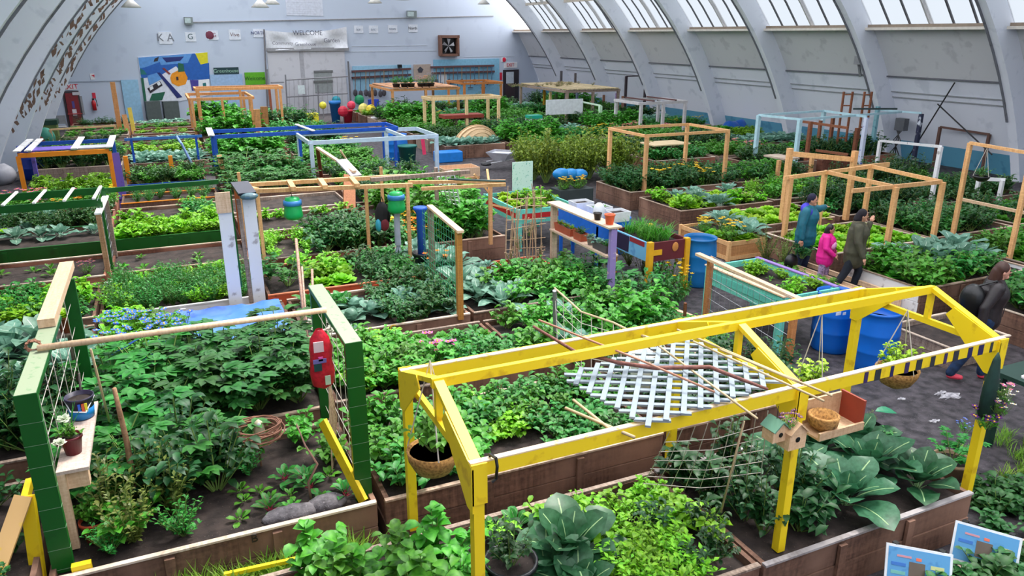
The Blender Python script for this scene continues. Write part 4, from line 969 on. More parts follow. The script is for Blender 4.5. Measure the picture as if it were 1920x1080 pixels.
# green ladder frame
zl = 1.75; f0, f1, b0, b1 = P(-60, 405, zl), P(190, 379, zl), P(-60, 382, zl), P(200, 357, zl)
xg = f1.x; yfr, ybk = f1.y, b1.y
t = thing('overhead_ladder', 'green timber frame with white rungs at the left edge', 'pergola', (xg, yfr, .4))
for y in (yfr, ybk): MB().bar((-4.1, y, zl), (xg, y, zl), .05, .13).build('rail', GRN, t)
MB().bar((xg, ybk, zl), (P(408, 338, zl).x, ybk+.1, zl), .05, .09).build('rail', GRN, t)
for xx in (-4.0, xg-.03):
    for y in (yfr, ybk): MB().bar((xx, y, .4), (xx, y, zl), .09, .09, (0, 1, 0)).build('post', GRN, t)
for i in range(7): xx = xg-.08-.46*i; MB().bar((xx-.03, yfr-.05, zl+.08), (xx+.02, ybk+.05, zl+.08), .045, .03).build('rung', WORNW, t)
# orange and purple frame
c = [P(30, 297, 1.6), P(205, 284, 1.6)]; xa, xb, ya, yb_ = c[0].x, c[1].x, 23.2, 25.6
t = thing('planting_frame', 'orange and purple timber frame at the left wall', 'pergola', (xa, ya, .4))
for (x, y, m) in ((xa, ya, ORNG), (xb, ya, ORNG), (xa, yb_, PURP), (xb, yb_, BLUE)): MB().bar((x, y, .3), (x, y, 1.6), .1, .1, (0, 1, 0)).build('post', m, t)
MB().bar((xa, ya, 1.62), (xb, ya, 1.62), .06, .12).build('beam', ORNG, t); MB().bar((xa, yb_, 1.62), (xb, yb_, 1.62), .06, .1).build('beam', BLUE, t)
MB().box(xa+.3, (xa+xb)/2+.2, ya+.1, ya+.8, 1.69, 1.72).build('panel', PURP, t); MB().box((xa+xb)/2+.3, xb, ya+.1, ya+.7, 1.69, 1.72).build('panel', mat((176, 180, 196), .6), t)
for x in (xa+.0, xa+.25, (xa+xb)/2+.25, xb+.02): MB().bar((x, ya-.1, 1.74), (x, yb_+.1, 1.74), .16, .03).build('crossbar', WORNW, t)
MB().bar((xb+.12, ya, .3), (xb+.1, ya+.1, 1.55), .25, .04, (0, 1, 0)).build('side_board', PURP, t)
for i, (bx, by, ty) in enumerate([(243, 345, 293), (325, 336, 292)]):
    x, y, z0, z1 = vp(bx, by, ty, .4); o = single(MB().bar((x, y, z0), (x, y, z1), .12, .1, (0, 1, 0)), 'orange_post', ['left orange post of the blue-railed bed', 'right orange post of the blue-railed bed'][i], 'post', (x, y, z0), ORNG)
x, y, z0, z1 = vp(216, 345, 302, .4); single(MB().bar((x, y, z0), (x+.1, y+.3, z1), .12, .06, (0, 1, 0)), 'wooden_post', 'leaning pale board post right of the orange and purple frame', 'post', (x, y, z0), WOODP)
x, y, z0, z1 = vp(425, 345, 293, .4); single(MB().bar((x, y, z0), (x-.1, y+.3, z1), .14, .06, (0, 1, 0)), 'wooden_post', 'orange-edged pale post left of the rhubarb and squash leaves', 'post', (x, y, z0), WOOD)
# white (pale blue) pergola
zz = 1.62; k = [P(583, 268, zz), P(822, 257, zz), P(560, 252, zz), P(735, 246, zz)]
xa, xb, ya, yb_ = k[0].x, k[1].x, k[0].y, k[2].y
t = thing('pergola_frame', 'pale blue painted pergola frame in the middle of the left block', 'pergola', (xa, ya, .4))
for (x, y) in ((xa, ya), (xb, ya), (xa, yb_), (xb-1, yb_)): MB().bar((x, y, .4), (x, y, zz), .11, .11, (0, 1, 0)).build('post', PBLUE, t)
for a, b in box4(xa-.05, xb+.05, ya, yb_, zz): MB().bar(a, b, .06, .12).build('beam', PBLUE, t)
MB().bar((xb-1.0, ya, zz+.02), (xb-1.0, yb_, zz+.02), .06, .1).build('beam', PBLUE, t)
# blue pergola
t = thing('pergola_frame', 'dark blue painted pergola frame behind the pale blue one', 'pergola', (1.45, 23.4, .4))
ya, yb_ = P(403, 258, 1.65).y, P(440, 246, 1.65).y
for (x, y) in ((1.4, ya), (3.9, ya), (1.4, yb_), (7.0, yb_), (7.0, ya)): MB().bar((x, y, .4), (x, y, 1.65), .09, .09, (0, 1, 0)).build('post', BLUE, t)
for a, b in box4(1.35, 7.1, ya, yb_, 1.67): MB().bar(a, b, .05, .11).build('beam', BLUE, t)
MB().bar((1.3, ya-.3, 1.75), (1.35, yb_+.3, 1.75), .18, .03).build('crossbar', WORNW, t); MB().bar((4.3, ya-.3, 1.75), (4.1, yb_+.3, 1.75), .1, .03).build('crossbar', WORNW, t)
t = thing('pergola_frame', 'low blue hoop frame beside the two orange posts', 'pergola', (-1, 26.4, .4))
ya = P(230, 262, 1.3).y
for x in (-1.0, 1.0): MB().bar((x, ya, .4), (x, ya, 1.3), .07, .07, (0, 1, 0)).build('post', BLUE, t)
MB().bar((-1.2, ya, 1.3), (1.2, ya, 1.3), .05, .09).build('beam', mat((60, 120, 190), .5), t); MB().tube([(.75, ya-1.2, .5), (.5, ya-1, 1.2), (.4, ya-.3, 1.35)], .04, 8).build('hoop', mat((120, 150, 200), .5), t)
# square timber frame on the right
k = [P(1213, 257, 1.97), P(1366, 248, 1.97), P(1143, 243, 1.97), P(1290, 236, 1.97)]; xa, xb, ya, yb_ = k[0].x, k[1].x, k[0].y, k[2].y
frame('timber_frame', 'square open timber frame over the dark potato bed', 'pergola', [(xa, ya, .45, 1.97), (xb, ya, .45, 1.97), (xa, yb_, .45, 1.97), (xb, yb_, .45, 1.97)], box4(xa-.05, xb+.05, ya, yb_, 2.0), WOOD, pw=.095, bw=.06, bh=.075)
# two timber frames, right
z = 1.765; c = [P(1470, 334, z), P(1634, 312, z), P(1765, 341, z), P(1598, 358, z), P(1547, 322, z), P(1675, 350, z)]
frame('timber_frame', 'low long timber frame with six posts behind the walking people', 'pergola', [(c[3].x-.02, c[0].y, .45, z), (c[1].x, c[1].y, .45, z), (c[2].x, c[2].y-.04, .1, z), (c[5].x, c[2].y-.04, .1, z), (c[4].x, c[4].y, .45, z)],
  [(c[0], c[1]), (c[3], c[2]), (c[4], c[5]), (c[1], c[2])], WOOD, pw=.09, bw=.05, bh=.08)
p1, p2 = post(1465, 420, 278), post(1585, 412, 283)
frame('timber_frame', 'tall timber frame of two posts behind the woman with the black hat', 'pergola', [p1, p2], [((p1[0], p1[1], p1[3]-.12), (p2[0], p2[1], p2[3]-.2)), ((p2[0], p2[1]+.02, 1.68), (p2[0]+1.2, p2[1]+.02, 1.68))], WOOD, pw=.11, bw=.05, bh=.11)
p1 = post(1782, 463, 268, .3); z = p1[3]; e = P(1935, 288, z); RE = Vector((p1[0], p1[1], z)).lerp(e, .3)
frame('timber_frame', 'timber frame at the right edge with a hanging black pot', 'pergola', [p1, (e.x, e.y, .3, z)], [((p1[0], p1[1], z), (e.x, e.y, z)), (P(1795, 372, 1.15), P(1935, 402, 1.15), WOODP)], WOOD, pw=.08, bw=.06, bh=.06)
# white frames, right background
def two(label, a, b, m, pw=.09, z0=.3, name='post_frame', bm=None, group=None):
    p, q = post(*a, z0), post(*b, z0); z = (p[3]+q[3])/2
    return frame(name, label, 'frame', [(p[0], p[1], z0, p[3]), (q[0], q[1], z0, q[3])], [((p[0], p[1], p[3]), (q[0], q[1], q[3]), bm or m)], m, pw=pw, bw=.06, bh=.07, group=group)
two('white post frame in front of the teal wall band on the right', (1640, 332, 264), (1743, 392, 275), WORNW)
q = post(1870, 386, 338, .3); e = P(1836, 335, q[3]); frame('post_frame', 'low white frame beside the hanging black pot at the right edge', 'frame', [q, (e.x, e.y, .3, q[3])], [((q[0]+.1, q[1], q[3]), (e.x, e.y, q[3]))], WORNW, pw=.09)
two('dark brown post frame against the right wall', (1752, 300, 238), (1843, 312, 252), mat((100, 70, 60), .7))
k = [P(1423, 216, 2.05), P(1500, 224, 2.05), P(1545, 208, 2.05), P(1625, 219, 2.05), P(1728, 212, 2.05)]
ICE = mat((186, 222, 232), .5)
frame('pergola_frame', 'pale ice blue pergola frame near the right wall', 'pergola', [(*k[0][:2], .3, 2.05), (*k[1][:2], .3, 2.05), (*k[2][:2], .3, 2.05)], [(k[0], k[1]), (k[0], k[2]), (k[1], P(1690, 210, 2.05)), (k[2], k[3])], ICE, pw=.12, bw=.05, bh=.07)
frame('pergola_frame', 'painted blue and white pergola frame below the electric box', 'pergola', [(*k[3][:2], .3, 2.02, mat((214, 222, 240), .6, 'worn', (70, 100, 190), 5)), (*k[4][:2], .3, 2.02, mat((40, 44, 70), .6, 'worn', (210, 216, 226), 4)), (*P(1645, 209, 2.02)[:2], .3, 2.2, mat((130, 180, 190), .6, 'worn', (70, 120, 150), 5))],
      [(P(1645, 206, 2.05), k[4]), (P(1600, 204, 2.2), P(1682, 204, 2.2), mat((50, 66, 66), .5))], ICE, pw=.12, bw=.05, bh=.06)
RUST = mat((150, 92, 62), .7, 'wood', (112, 62, 40))
frame('timber_frame', 'rust brown timber frame with two hanging baskets near the right wall', 'pergola', [post(1510, 312, 228, .3), post(1530, 300, 226, .3), post(1597, 315, 240, .3), post(1553, 290, 218, .3)], [(P(1505, 228, 1.75), P(1590, 240, 1.75)), (P(1530, 282, 1.0), P(1590, 290, 1.0))], RUST, pw=.11, bw=.06, bh=.08)
for i, (a, b) in enumerate([((1565, 300, 172), (1581, 300, 172)), ((1603, 300, 172), (1616, 300, 172))]):
    pa, pb = vp(a[0], a[1], a[2], .3), vp(b[0], b[1], b[2], .3)
    t = thing('ladder', ['left orange wooden ladder leaning by the right wall, with the red pot', 'right orange wooden ladder leaning by the right wall, with the dark pot'][i], 'ladder', (pa[0], pa[1], .3))
    for p in (pa, pb): MB().bar((p[0], p[1], 0), (p[0], p[1], p[3]), .07, .05, (0, 1, 0)).build('side_rail', RUST, t)
    for q in range(7): z = p[3]-.1-.38*q; MB().bar((pa[0], pa[1], z), (pb[0], pb[1], z), .05, .04).build('rung', RUST, t)
# far pergolas
def foliage0(kind, name, p, i):
    plant(kind, p.x, p.y, p.z, 'dry vine clump lying on the roof of the long brown pergola', 1.1, 'dry vines on the long pergola roof', .5)
def perg(label, pa, pb, pc, z, m, name='pergola_frame', pw=.12, top=None, group=None, z0=.3):
    """rectangle from three top corner pixels: front-left, front-right, back-left"""
    a, b, c = P(*pa, z), P(*pb, z), P(*pc, z); xa, xb, ya, yb = a.x, b.x, (a.y+b.y)/2, c.y
    t = frame(name, label, 'pergola', [(xa, ya, z0, z), (xb, ya, z0, z), (xa, yb, z0, z), (xb, yb, z0, z), ((xa+xb)/2, ya, z0, z)], box4(xa-.1, xb+.1, ya, yb, z+.02), m, pw=pw, bw=.08, bh=.12, group=group)
    if top:
        for i in range(top[1]):
            f = (i+.5)/top[1]; MB().bar((xa+(xb-xa)*f, ya-.1, z+.12), (xa+(xb-xa)*f, yb+.1, z+.12), top[2] if len(top) > 2 else .12, .05).build('slat', top[0], t)
    return t, xa, xb, ya, yb
perg('pale timber pergola over the plants in the middle distance', (812, 187), (935, 183), (800, 183), 1.9, mat((236, 208, 160), .6, 'wood', (206, 172, 120)))
_, ga, gb, gc, gd = perg('orange-brown timber pergola with flower pots on its slatted top', (728, 168), (868, 168), (735, 160), 1.9, mat((214, 156, 100), .6, 'wood', (180, 116, 64)), top=(mat((222, 170, 130), .6, 'wood', (190, 130, 90)), 9, .3))
perg('small orange timber pergola in front of the tool rack', (868, 157), (942, 156), (872, 152), 1.9, mat((214, 140, 74), .6, 'wood', (180, 100, 44)))
perg('long brown pergola with a dry vine roof in front of the right wall', (1045, 170), (1180, 172), (1000, 160), 1.9, WOODG, top=(mat((214, 196, 156), .8, 'wood', (150, 126, 90)), 11, .22))
for i in range(34): foliage0('dry', 'dry_vine', Vector((rnd.uniform(16.5, 21.5), rnd.uniform(36.6, 39), 2.05)), i)
perg('low dark-topped white frame in front of the teal band', (1180, 192), (1310, 195), (1170, 188), 1.75, mat((206, 200, 204), .6), top=(mat((96, 60, 60), .7), 2, .1))
two('mint green post frame beside the long vine pergola', (1085, 232, 190), (1124, 246, 198), mat((206, 232, 206), .6), .14)
two('tall dark steel goal posts in front of the right wall', (1171, 215, 143), (1207, 215, 142), mat((62, 50, 56), .6), .12)
for i, (bx, by, ty, cc) in enumerate([(1051, 206, 133, (90, 84, 90)), (1077, 206, 137, (110, 100, 100)), (1031, 225, 172, (230, 200, 150)), (1020, 215, 165, (220, 160, 40)), (1155, 215, 175, (150, 110, 170)), (1166, 222, 180, (180, 130, 110)), (1131, 210, 178, (160, 110, 90)), (1060, 215, 176, (170, 170, 200)), (1081, 210, 172, (150, 160, 190)), (1042, 215, 176, (130, 160, 110))]):
    x, y, z0, z1 = vp(bx, by, ty, .3); z0 = 0; single(MB().bar((x, y, z0), (x, y, z1), .12, .1, (0, 1, 0)), 'wooden_post', ['grey post rising above the vine pergola roof', 'second grey post rising above the vine pergola roof', 'pale timber post left of the vine pergola', 'golden yellow post left of the vine pergola', 'lilac post under the right end of the vine pergola', 'pinkish post at the right end of the vine pergola', 'reddish post under the vine pergola', 'lavender post left of the mint green posts', 'pale blue post beside the white board under the vine pergola', 'pale green post under the vine pergola'][i], 'post', (x, y, z0), mat(cc, .7))
# left distance
OW = mat((222, 160, 104), .6, 'wood', (190, 122, 70))
perg('timber pergola in front of the painted mural', (360, 188), (470, 184), (345, 178), 2.0, OW, pw=.1)
perg('taller timber frame behind the pergola in front of the mural', (372, 170), (522, 164), (350, 166), 2.3, OW, pw=.1)
two('low pale rail in front of the red exit door', (98, 262, 243), (218, 252, 236), mat((214, 176, 130), .7), .1)
x, y, z0, z1 = vp(226, 250, 154, .3); t = thing('tall_post', 'tall weathered board post in front of the pale blue panel', 'post', (x, y, z0)); MB().bar((x, y, z0), (x, y, z1), .2, .1, (0, 1, 0)).build('post', OW, t); MB().bar((x+.35, y-1, z0), (x+.3, y-.8, 1.2), .2, .1, (0, 1, 0)).build('short_post', OW, t); MB().bar((x+.6, y-1, z0), (x+.55, y-.8, 1.5), .16, .1, (0, 1, 0)).build('short_post', mat((232, 200, 80), .6), t)
for i, (bx, by, ty, cc, wd) in enumerate([(460, 250, 208, (150, 206, 160), .22), (487, 262, 205, (206, 146, 90), .25), (500, 255, 200, (180, 120, 70), .3), (475, 245, 185, (222, 160, 104), .16), (512, 240, 165, (170, 96, 70), .1), (524, 240, 166, (200, 120, 80), .1)]):
    x, y, z0, z1 = vp(bx, by, ty, .3); z0 = 0; single(MB().bar((x, y, z0), (x, y, z1), wd, .1, (0, 1, 0)), 'wooden_post', ['mint green board post behind the blue pergola', 'wide brown board post behind the blue pergola', 'dark wide board post with dry leaves', 'slim timber post left of the dark wide post', 'slim reddish post left of the big door', 'second slim reddish post left of the big door'][i], 'post', (x, y, z0), mat(cc, .7, 'wood', tuple(int(v*.7) for v in cc)))
# ============================================================ OBJECTS
def foliage(parent, kind, loc, s=1., sz=None, v=0, name='foliage'):
    o = bpy.data.objects.new(name, plant_mesh(kind, v)); COL.objects.link(o); o.parent = parent; o.location = Vector(loc)-parent_origin(parent)
    o.scale = (s, s, s*(sz or 1)); o.rotation_euler.z = rnd.uniform(0, 6); return o
def pot(name, label, p, r, h, m, kind=None, s=1., cat='plant pot', top=1.0, lip=True, group=None, sz=None):
    p = Vector(p); t = thing(name, label, cat, p, group)
    prof = [(r*.72, 0), (r*.98, h*.86), (r*1.07, h*.86), (r*1.07, h), (r*.96, h), (r*.93, h*.8)] if lip else [(r*.8, 0), (r, h), (r*.95, h), (r*.93, h*.85)]
    MB().lathe(p, prof, 20).build('pot_body', m, t, True)
    MB().lathe(p, [(.0001, h*.82), (r*.94, h*.84)], 20).build('soil', SOIL, t)
    if kind: foliage(t, kind, p+Vector((0, 0, h*.82)), s, sz)
    return t
def boxpot(name, label, a, b, w, h, m, kinds=(), s=.6, cat='planter', group=None, th=.02):
    """rectangular trough from a to b (centre line of the base)"""
    a, b = Vector(a), Vector(b); d = (b-a).normalized(); n = Vector((-d.y, d.x, 0)); t = thing(name, label, cat, (a+b)/2, group); mb = MB(); z = Vector((0, 0, h)); k = .88
    q = [a-n*w/2, b-n*w/2, b+n*w/2, a+n*w/2]; c = (a+b)/2; lo = [c+(x-c)*k for x in q]; hi = [x+z for x in q]; inn = [c+(x-c)*.93+z for x in q]; sl = [c+(x-c)*.9+z*.75 for x in q]
    mb.add(lo+hi+inn+sl, [(3, 2, 1, 0)]+[(i, (i+1) % 4, 4+(i+1) % 4, 4+i) for i in range(4)]+[(4+i, 4+(i+1) % 4, 8+(i+1) % 4, 8+i) for i in range(4)]+[(8+i, 8+(i+1) % 4, 12+(i+1) % 4, 12+i) for i in range(4)]).build('trough', m, t)
    MB().add(sl, [(0, 1, 2, 3)]).build('soil', SOIL, t)
    L_ = (b-a).length; nn = max(1, len(kinds))
    for i, kk in enumerate(kinds): foliage(t, kk, a+d*(L_*(i+.5)/nn)+z*.75, s, v=i % 3)
    return t
def hanging(label, p, r, m, kind, s, up, deep=.75, cat='hanging basket', chain=WIRE, n=3):
    p = Vector(p); t = thing('hanging_basket', label, cat, p)
    MB().lathe(p, [(r*.25, -r*deep), (r*.7, -r*deep*.75), (r*.95, -r*deep*.3), (r, 0), (r*.9, 0), (r*.85, -r*.2)], 20).build('basket', m, t, True)
    MB().lathe(p, [(.0001, -.02), (r*.9, -.02)], 20).build('soil', SOIL, t)
    foliage(t, kind, p+Vector((0, 0, -.02)), s)
    for k in range(n): a = 2*PI*k/n+.4; MB().tube([p+Vector((r*math.cos(a), r*math.sin(a), 0)), p+Vector((0, 0, up))], .006, 4).build('chain', chain, t)
    return t
# --- blue barrels
def barrel(label, x, y, z=0, r=.31, h=.92, m=BARREL, water=True, patch=False):
    t = thing('barrel', label, 'barrel', (x, y, z)); p = (x, y, z)
    pr = [(r*.9, 0), (r*.95, .03), (r*.97, .12), (r, .2), (r*1.0, h*.33), (r*1.025, h*.35), (r*1.0, h*.37), (r*1.01, h*.62), (r*1.03, h*.64), (r*1.01, h*.66), (r*.98, h*.85), (r*.93, h*.95), (r*.98, h*.965), (r*.98, h), (r*.9, h), (r*.88, h*.93), (r*.88, h*.8)]
    MB().lathe(p, pr, 36).build('barrel_body', m, t, True)
    if water: MB().lathe(p, [(.0001, h*.82), (r*.9, h*.82)], 30).build('water', mat((40, 110, 120), .08), t)
    return t
c = P(1300, 535, 0); b1 = barrel('lone blue barrel with a green inside standing right of the painted planter', c.x+.12, c.y+.05, r=.32, h=.95, m=mat((22, 112, 178), .38, sc=3))
c = P(1556, 652, 0); barrel('blue barrel with white paper scraps beside the mint bench', c.x, c.y)
b2 = barrel('blue barrel nearest the yellow frame on the gravel aisle', *P(1632, 690, 0)[:2])
t = thing('paper_scrap', 'torn white paper stuck to the blue barrel beside the mint bench', 'paper', PY(1560, 578, c.y-.32))
mb = MB()
for (px, py, w_, h_) in ((1545, 572, .1, .06), (1553, 583, .05, .07), (1566, 578, .08, .05), (1572, 588, .1, .05), (1583, 588, .06, .04)): q = PY(px, py, c.y-.325); mb.box(q.x-w_/2, q.x+w_/2, q.y-.004, q.y, q.z-h_/2, q.z+h_/2)
mb.build('paper', WHITE, t)
barrel('small blue barrel behind the painted shelf', *P(1160, 472, 0)[:2], r=.25, h=.8)
barrel('blue barrel in the aisle behind the pale blue pergola', *P(745, 300, 0)[:2], r=.42, h=1.0, m=mat((8, 110, 200), .4), water=False)
barrel('dark blue barrel inside the orange and purple frame', P(68, 335, 0).x, P(68, 335, 0).y, r=.4, h=1.1, m=mat((20, 60, 170), .4), water=False)
# --- mint bench planter with its rail and mesh
z = .92; q = [P(1345, 500, z), P(1440, 478, z), P(1535, 540, z), P(1465, 562, z)]
t = thing('raised_planter', 'mint green raised planter on legs with a purple back rim', 'planter', (q[0].x, q[0].y, 0)); xa, xb, ya, yb = (q[0].x+q[3].x)/2, (q[1].x+q[2].x)/2, (q[3].y+q[2].y)/2, (q[0].y+q[1].y)/2
MB().box(xa, xa+.04, ya, yb, z-.3, z).build('side_board', AQUA, t); MB().box(xb-.04, xb, ya, yb, z-.3, z).build('side_board', AQUA, t); MB().box(xa, xb, ya-.04, ya, z-.3, z).build('end_board', AQUA, t); MB().box(xa, xb, yb, yb+.04, z-.3, z).build('end_board', AQUA, t)
MB().box(xb-.05, xb+.03, ya, yb+.05, z, z+.02).build('rim', mat((150, 120, 190), .6), t); MB().box(xa-.03, xa+.06, ya-.05, yb+.05, z, z+.02).build('rim', WOODP, t); MB().box(xa+.04, xb-.04, ya, yb, z-.12, z-.1).build('soil', SOIL, t)
MB().box(xa-.015, xa, ya+.1, yb-.1, z-.2, z-.08).build('panel', mat((104, 196, 180), .5, 'wood', (84, 176, 160)), t)
for (x, y) in ((xa, ya), (xb-.05, ya), (xa, yb-.05), (xb-.05, yb-.05)): MB().box(x-.02, x+.08, y-.02, y+.08, 0, z-.02).build('leg', AQUA, t)
fill([('leafyb', 1, 'small bright herb'), ('seedling', 1, 'small seedling')], xa+.1, xb-.1, ya+.1, yb-.1, .3, 'in the mint green planter', z=z-.1, s=.75)
t = thing('mesh_fence', 'timber rail on two posts with square wire mesh before the mint planter', 'fence', P(1320, 600, .4)); ra, rb = post(1322, 605, 482, .3), post(1476, 690, 560, .45)
for p_ in (ra, rb): MB().bar(p_[:3], (p_[0], p_[1], p_[3]), .08, .07, (0, 1, 0)).build('post', mat((206, 140, 86), .6, 'wood', (170, 104, 60)), t)
va, vb = P(1308, 476, ra[3]+.02), Vector((rb[0]+.05, rb[1]-.2, ra[3]+.02)); MB().bar(va, vb, .09, .04).build('rail', WOODP, t)
for i in range(15): f = (i+.5)/15; a = Vector(ra[:2]+(0,)).lerp(Vector(rb[:2]+(0,)), f); MB().tube([a+Vector((0, 0, .45)), a+Vector((0, 0, ra[3]-.1))], .0035, 4).build('mesh_wire', STEEL, t)
for i in range(6): z_ = .55+.17*i; MB().tube([(ra[0], ra[1], z_), (rb[0], rb[1], z_)], .0035, 4).build('mesh_wire', STEEL, t)
# --- painted shelf with pots
sa, sb = post(1045, 498, 388, .4), post(1134, 562, 420, .4); x, ya, yb, z2 = (sa[0]+sb[0])/2, sb[1], sa[1], (sa[3]+sb[3])/2
SHW = mat((222, 196, 172), .65, 'wood', (190, 158, 134))
t = thing('plant_shelf', 'two-board plant shelf with a purple painted front post', 'shelf', (x, ya, .4))
MB().box(x-.05, x+.06, ya-.04, ya+.04, .4, z2).build('post', mat((150, 128, 190), .6, 'worn', (226, 196, 190), 7), t); MB().box(x-.05, x+.06, yb-.04, yb+.04, .4, z2).build('post', SHW, t)
MB().box(x-.12, x+.14, ya-.06, yb+.06, z2, z2+.03).build('board', SHW, t); MB().box(x-.1, x+.14, ya+.02, yb-.02, z2-.5, z2-.47).build('board', SHW, t)
z3 = z2-.47; yl = lambda f: yb+(ya-yb)*f
boxpot('window_box', 'terracotta window box with herbs at the left of the lower shelf board', (x+.03, yl(.05), z3), (x+.03, yl(.36), z3), .16, .14, TERRA, ('parsley', 'parsley', 'parsley'), .45)
boxpot('window_box', 'small terracotta box next to the window box on the lower shelf board', (x+.03, yl(.4), z3), (x+.03, yl(.54), z3), .16, .14, TERRA, ('emer',), .5)
pot('plant_pot', 'grey pot with a leafy plant on the lower shelf board', (x+.03, yl(.64), z3), .07, .13, GREY, 'kale', .45)
boxpot('window_box', 'dark grey box of seedlings at the right of the lower shelf board', (x+.03, yl(.72), z3), (x+.03, yl(.95), z3), .16, .13, mat((80, 76, 84), .6), ('kale', 'emer'), .45)
pot('plant_pot', 'bright orange pot on the right end of the top shelf board', (x+.02, yl(.93), z2+.03), .085, .17, mat((240, 104, 60), .5), None); pot('plant_pot', 'black pot behind the bright orange pot on the top shelf board', (x+.0, yl(.76), z2+.03), .07, .12, BLACK, None)
# --- table with white tubs and blue front behind the shelf
tx, ty, tz = P(1100, 408, 1.05); t = thing('potting_table', 'bright blue fronted table carrying white plastic tubs', 'table', (tx, ty, 0)); TB = mat((30, 108, 214), .45)
xa, xb, ya, yb = P(1062, 396, 1.05).x, P(1160, 420, 1.05).x, P(1160, 416, 1.05).y, P(1065, 388, 1.05).y
MB().box(xa, xb, ya, yb, 1.0, 1.05).build('table_top', TB, t); MB().box(xa, xa+.03, ya, yb, .6, 1.0).build('front_panel', TB, t); MB().box(xa, xb, ya, ya+.03, .6, 1.0).build('side_panel', TB, t)
for (a, b) in ((xa+.05, ya+.05), (xb-.05, ya+.05), (xa+.05, yb-.05), (xb-.05, yb-.05)): MB().box(a-.03, a+.03, b-.03, b+.03, 0, 1.0).build('leg', TB, t)
dx = xb-xa
for i, (f, g, w_, l_) in enumerate([(.1, .86, .5, 'left white plastic tub on the blue table'), (.22, .5, .5, 'middle white plastic tub with seedlings on the blue table'), (.5, .18, .45, 'right white plastic tub on the blue table')]):
    y = ya+(yb-ya)*g; boxpot('plastic_tub', l_, (xa+.12+.1*i, y-.16, 1.05), (xa+.55+.1*i, y-.16, 1.05), .38, .2, WHITE, ('seedling', 'seedling') if i == 1 else (), .9, 'tub')
c = P(1160, 392, 1.1); t = thing('plastic_jug', 'cut white plastic jug at the right end of the blue table', 'jug', (xb-.25, ya+.2, 1.05)); MB().lathe((xb-.25, ya+.2, 1.05), [(.12, 0), (.13, .2), (.1, .32), (.04, .38)], 14).build('jug', mat((224, 228, 236), .4), t, True); MB().tube([(xb-.12, ya+.2, 1.12), (xb-.05, ya+.2, 1.2), (xb-.12, ya+.2, 1.3)], .02, 6).build('handle', WHITE, t)
# --- painted planter with grassy herb
z = .98; a, b, c_ = P(1158, 432, z), P(1222, 452, z), P(1310, 455, z); xa, xb, ya, yb = P(1165, 432, z).x, P(1300, 452, z).x, P(1222, 455, z).y, P(1160, 428, z).y
xa = P(1220, 455, z).x-.03; t = thing('painted_planter', 'raised planter with painted animal panels and yellow legs', 'planter', (xa, ya, 0))
MRN = mat((104, 32, 42), .6); MB().box(xa, xb, ya-.04, ya, z-.36, z).build('end_panel', MRN, t); MB().box(xa, xb, yb, yb+.04, z-.36, z).build('end_panel', MRN, t); MB().box(xb, xb+.04, ya, yb, z-.36, z).build('side_panel', MRN, t)
MB().box(xa-.04, xa, ya, yb, z-.36, z).build('side_panel', mat((110, 176, 216), .6, 'worn', (90, 150, 200), 4), t); MB().box(xa-.045, xa-.04, ya+(yb-ya)*.52, yb-.1, z-.33, z-.02).build('painted_patch', mat((34, 26, 60), .6), t); MB().box(xa-.045, xa-.04, ya+.1, ya+(yb-ya)*.5, z-.1, z-.01).build('painted_patch', mat((150, 40, 50), .6), t)
MB().box(xa+.02, xb-.02, ya, yb, z-.1, z-.08).build('soil', SOIL, t)
YL = mat((240, 176, 30), .5)
for (x, y) in ((xa, ya-.03), (xb, ya-.03), (xa, yb), (xb, yb)): MB().box(x-.05, x+.05, y-.05, y+.05, 0, z+.02).build('leg', YL, t)
MB().box(xa+.05, xa+.25, ya-.06, ya-.04, z-.24, z-.14).build('cross_piece', YL, t); MB().ell((xa+.55, ya-.05, z-.12), .07, .015, .09, 12, 8).build('painted_cat', mat((214, 140, 70), .6), t)
crop('gblades', xa+.1, xb-.1, ya+.1, yb-.1, z-.1, .3, 'long arching grassy herb in the painted planter', 'grassy herbs in the painted planter', 1.05)
# --- pallet planters with red flowers and kale
z = .5; c = [P(1300, 443, z), P(1368, 452, z), P(1412, 446, z), P(1290, 430, z)]; xa, xb, ya = P(1368, 452, .45).x, P(1412, 446, .45).x, P(1368, 452, .45).y
t = thing('crate_planter', 'new pale timber crate planter with red flowers beside the lone barrel', 'planter', (xa, ya, 0)); yb = ya+1.7; PLT = mat((232, 186, 130), .6, 'wood', (206, 150, 96)); xb = xa+.95
for (p0, p1, nm) in (((xa, ya), (xb, ya), 'end'), ((xa, yb), (xb, yb), 'end'), ((xa, ya), (xa, yb), 'side'), ((xb, ya), (xb, yb), 'side')):
    for zz in (.06, .38): MB().bar((*p0, zz), (*p1, zz), .035, .09).build(nm+'_rail', PLT, t)
    MB().bar((*p0, .22), (*p1, .22), .02, .3).build(nm+'_panel', mat((206, 150, 96), .6, 'wood', (170, 116, 70)), t)
for p in ((xa, ya), (xb, ya), (xa, yb), (xb, yb)): MB().box(p[0]-.035, p[0]+.035, p[1]-.035, p[1]+.035, 0, .44).build('corner_post', PLT, t)
MB().box(xa, xb, ya, yb, .34, .36).build('soil', SOIL, t)
fill([('lettuce', 2, 'bright lettuce'), ('yelfl', 1, 'yellow pansy')], xa+.1, xb-.1, ya+.1, ya+.9, .27, 'in the new crate planter', z=.36, s=1.1)
for i in range(3): plant('yelfl', xa+.1+.15*i, ya+1.0+.2*i, .36, ['first', 'second', 'third'][i]+' red and yellow flowering plant at the left of the crate planter', 1.0, 'flowers at the left of the crate planter')
for i in range(4): plant('broccoli', xb-.1+.25*(i % 2), ya+.4+.42*i, .36, ['first', 'second', 'third', 'fourth'][i]+' big blue-green kale along the crate planter, counted from the front', 1.35, 'big kale at the crate planter')
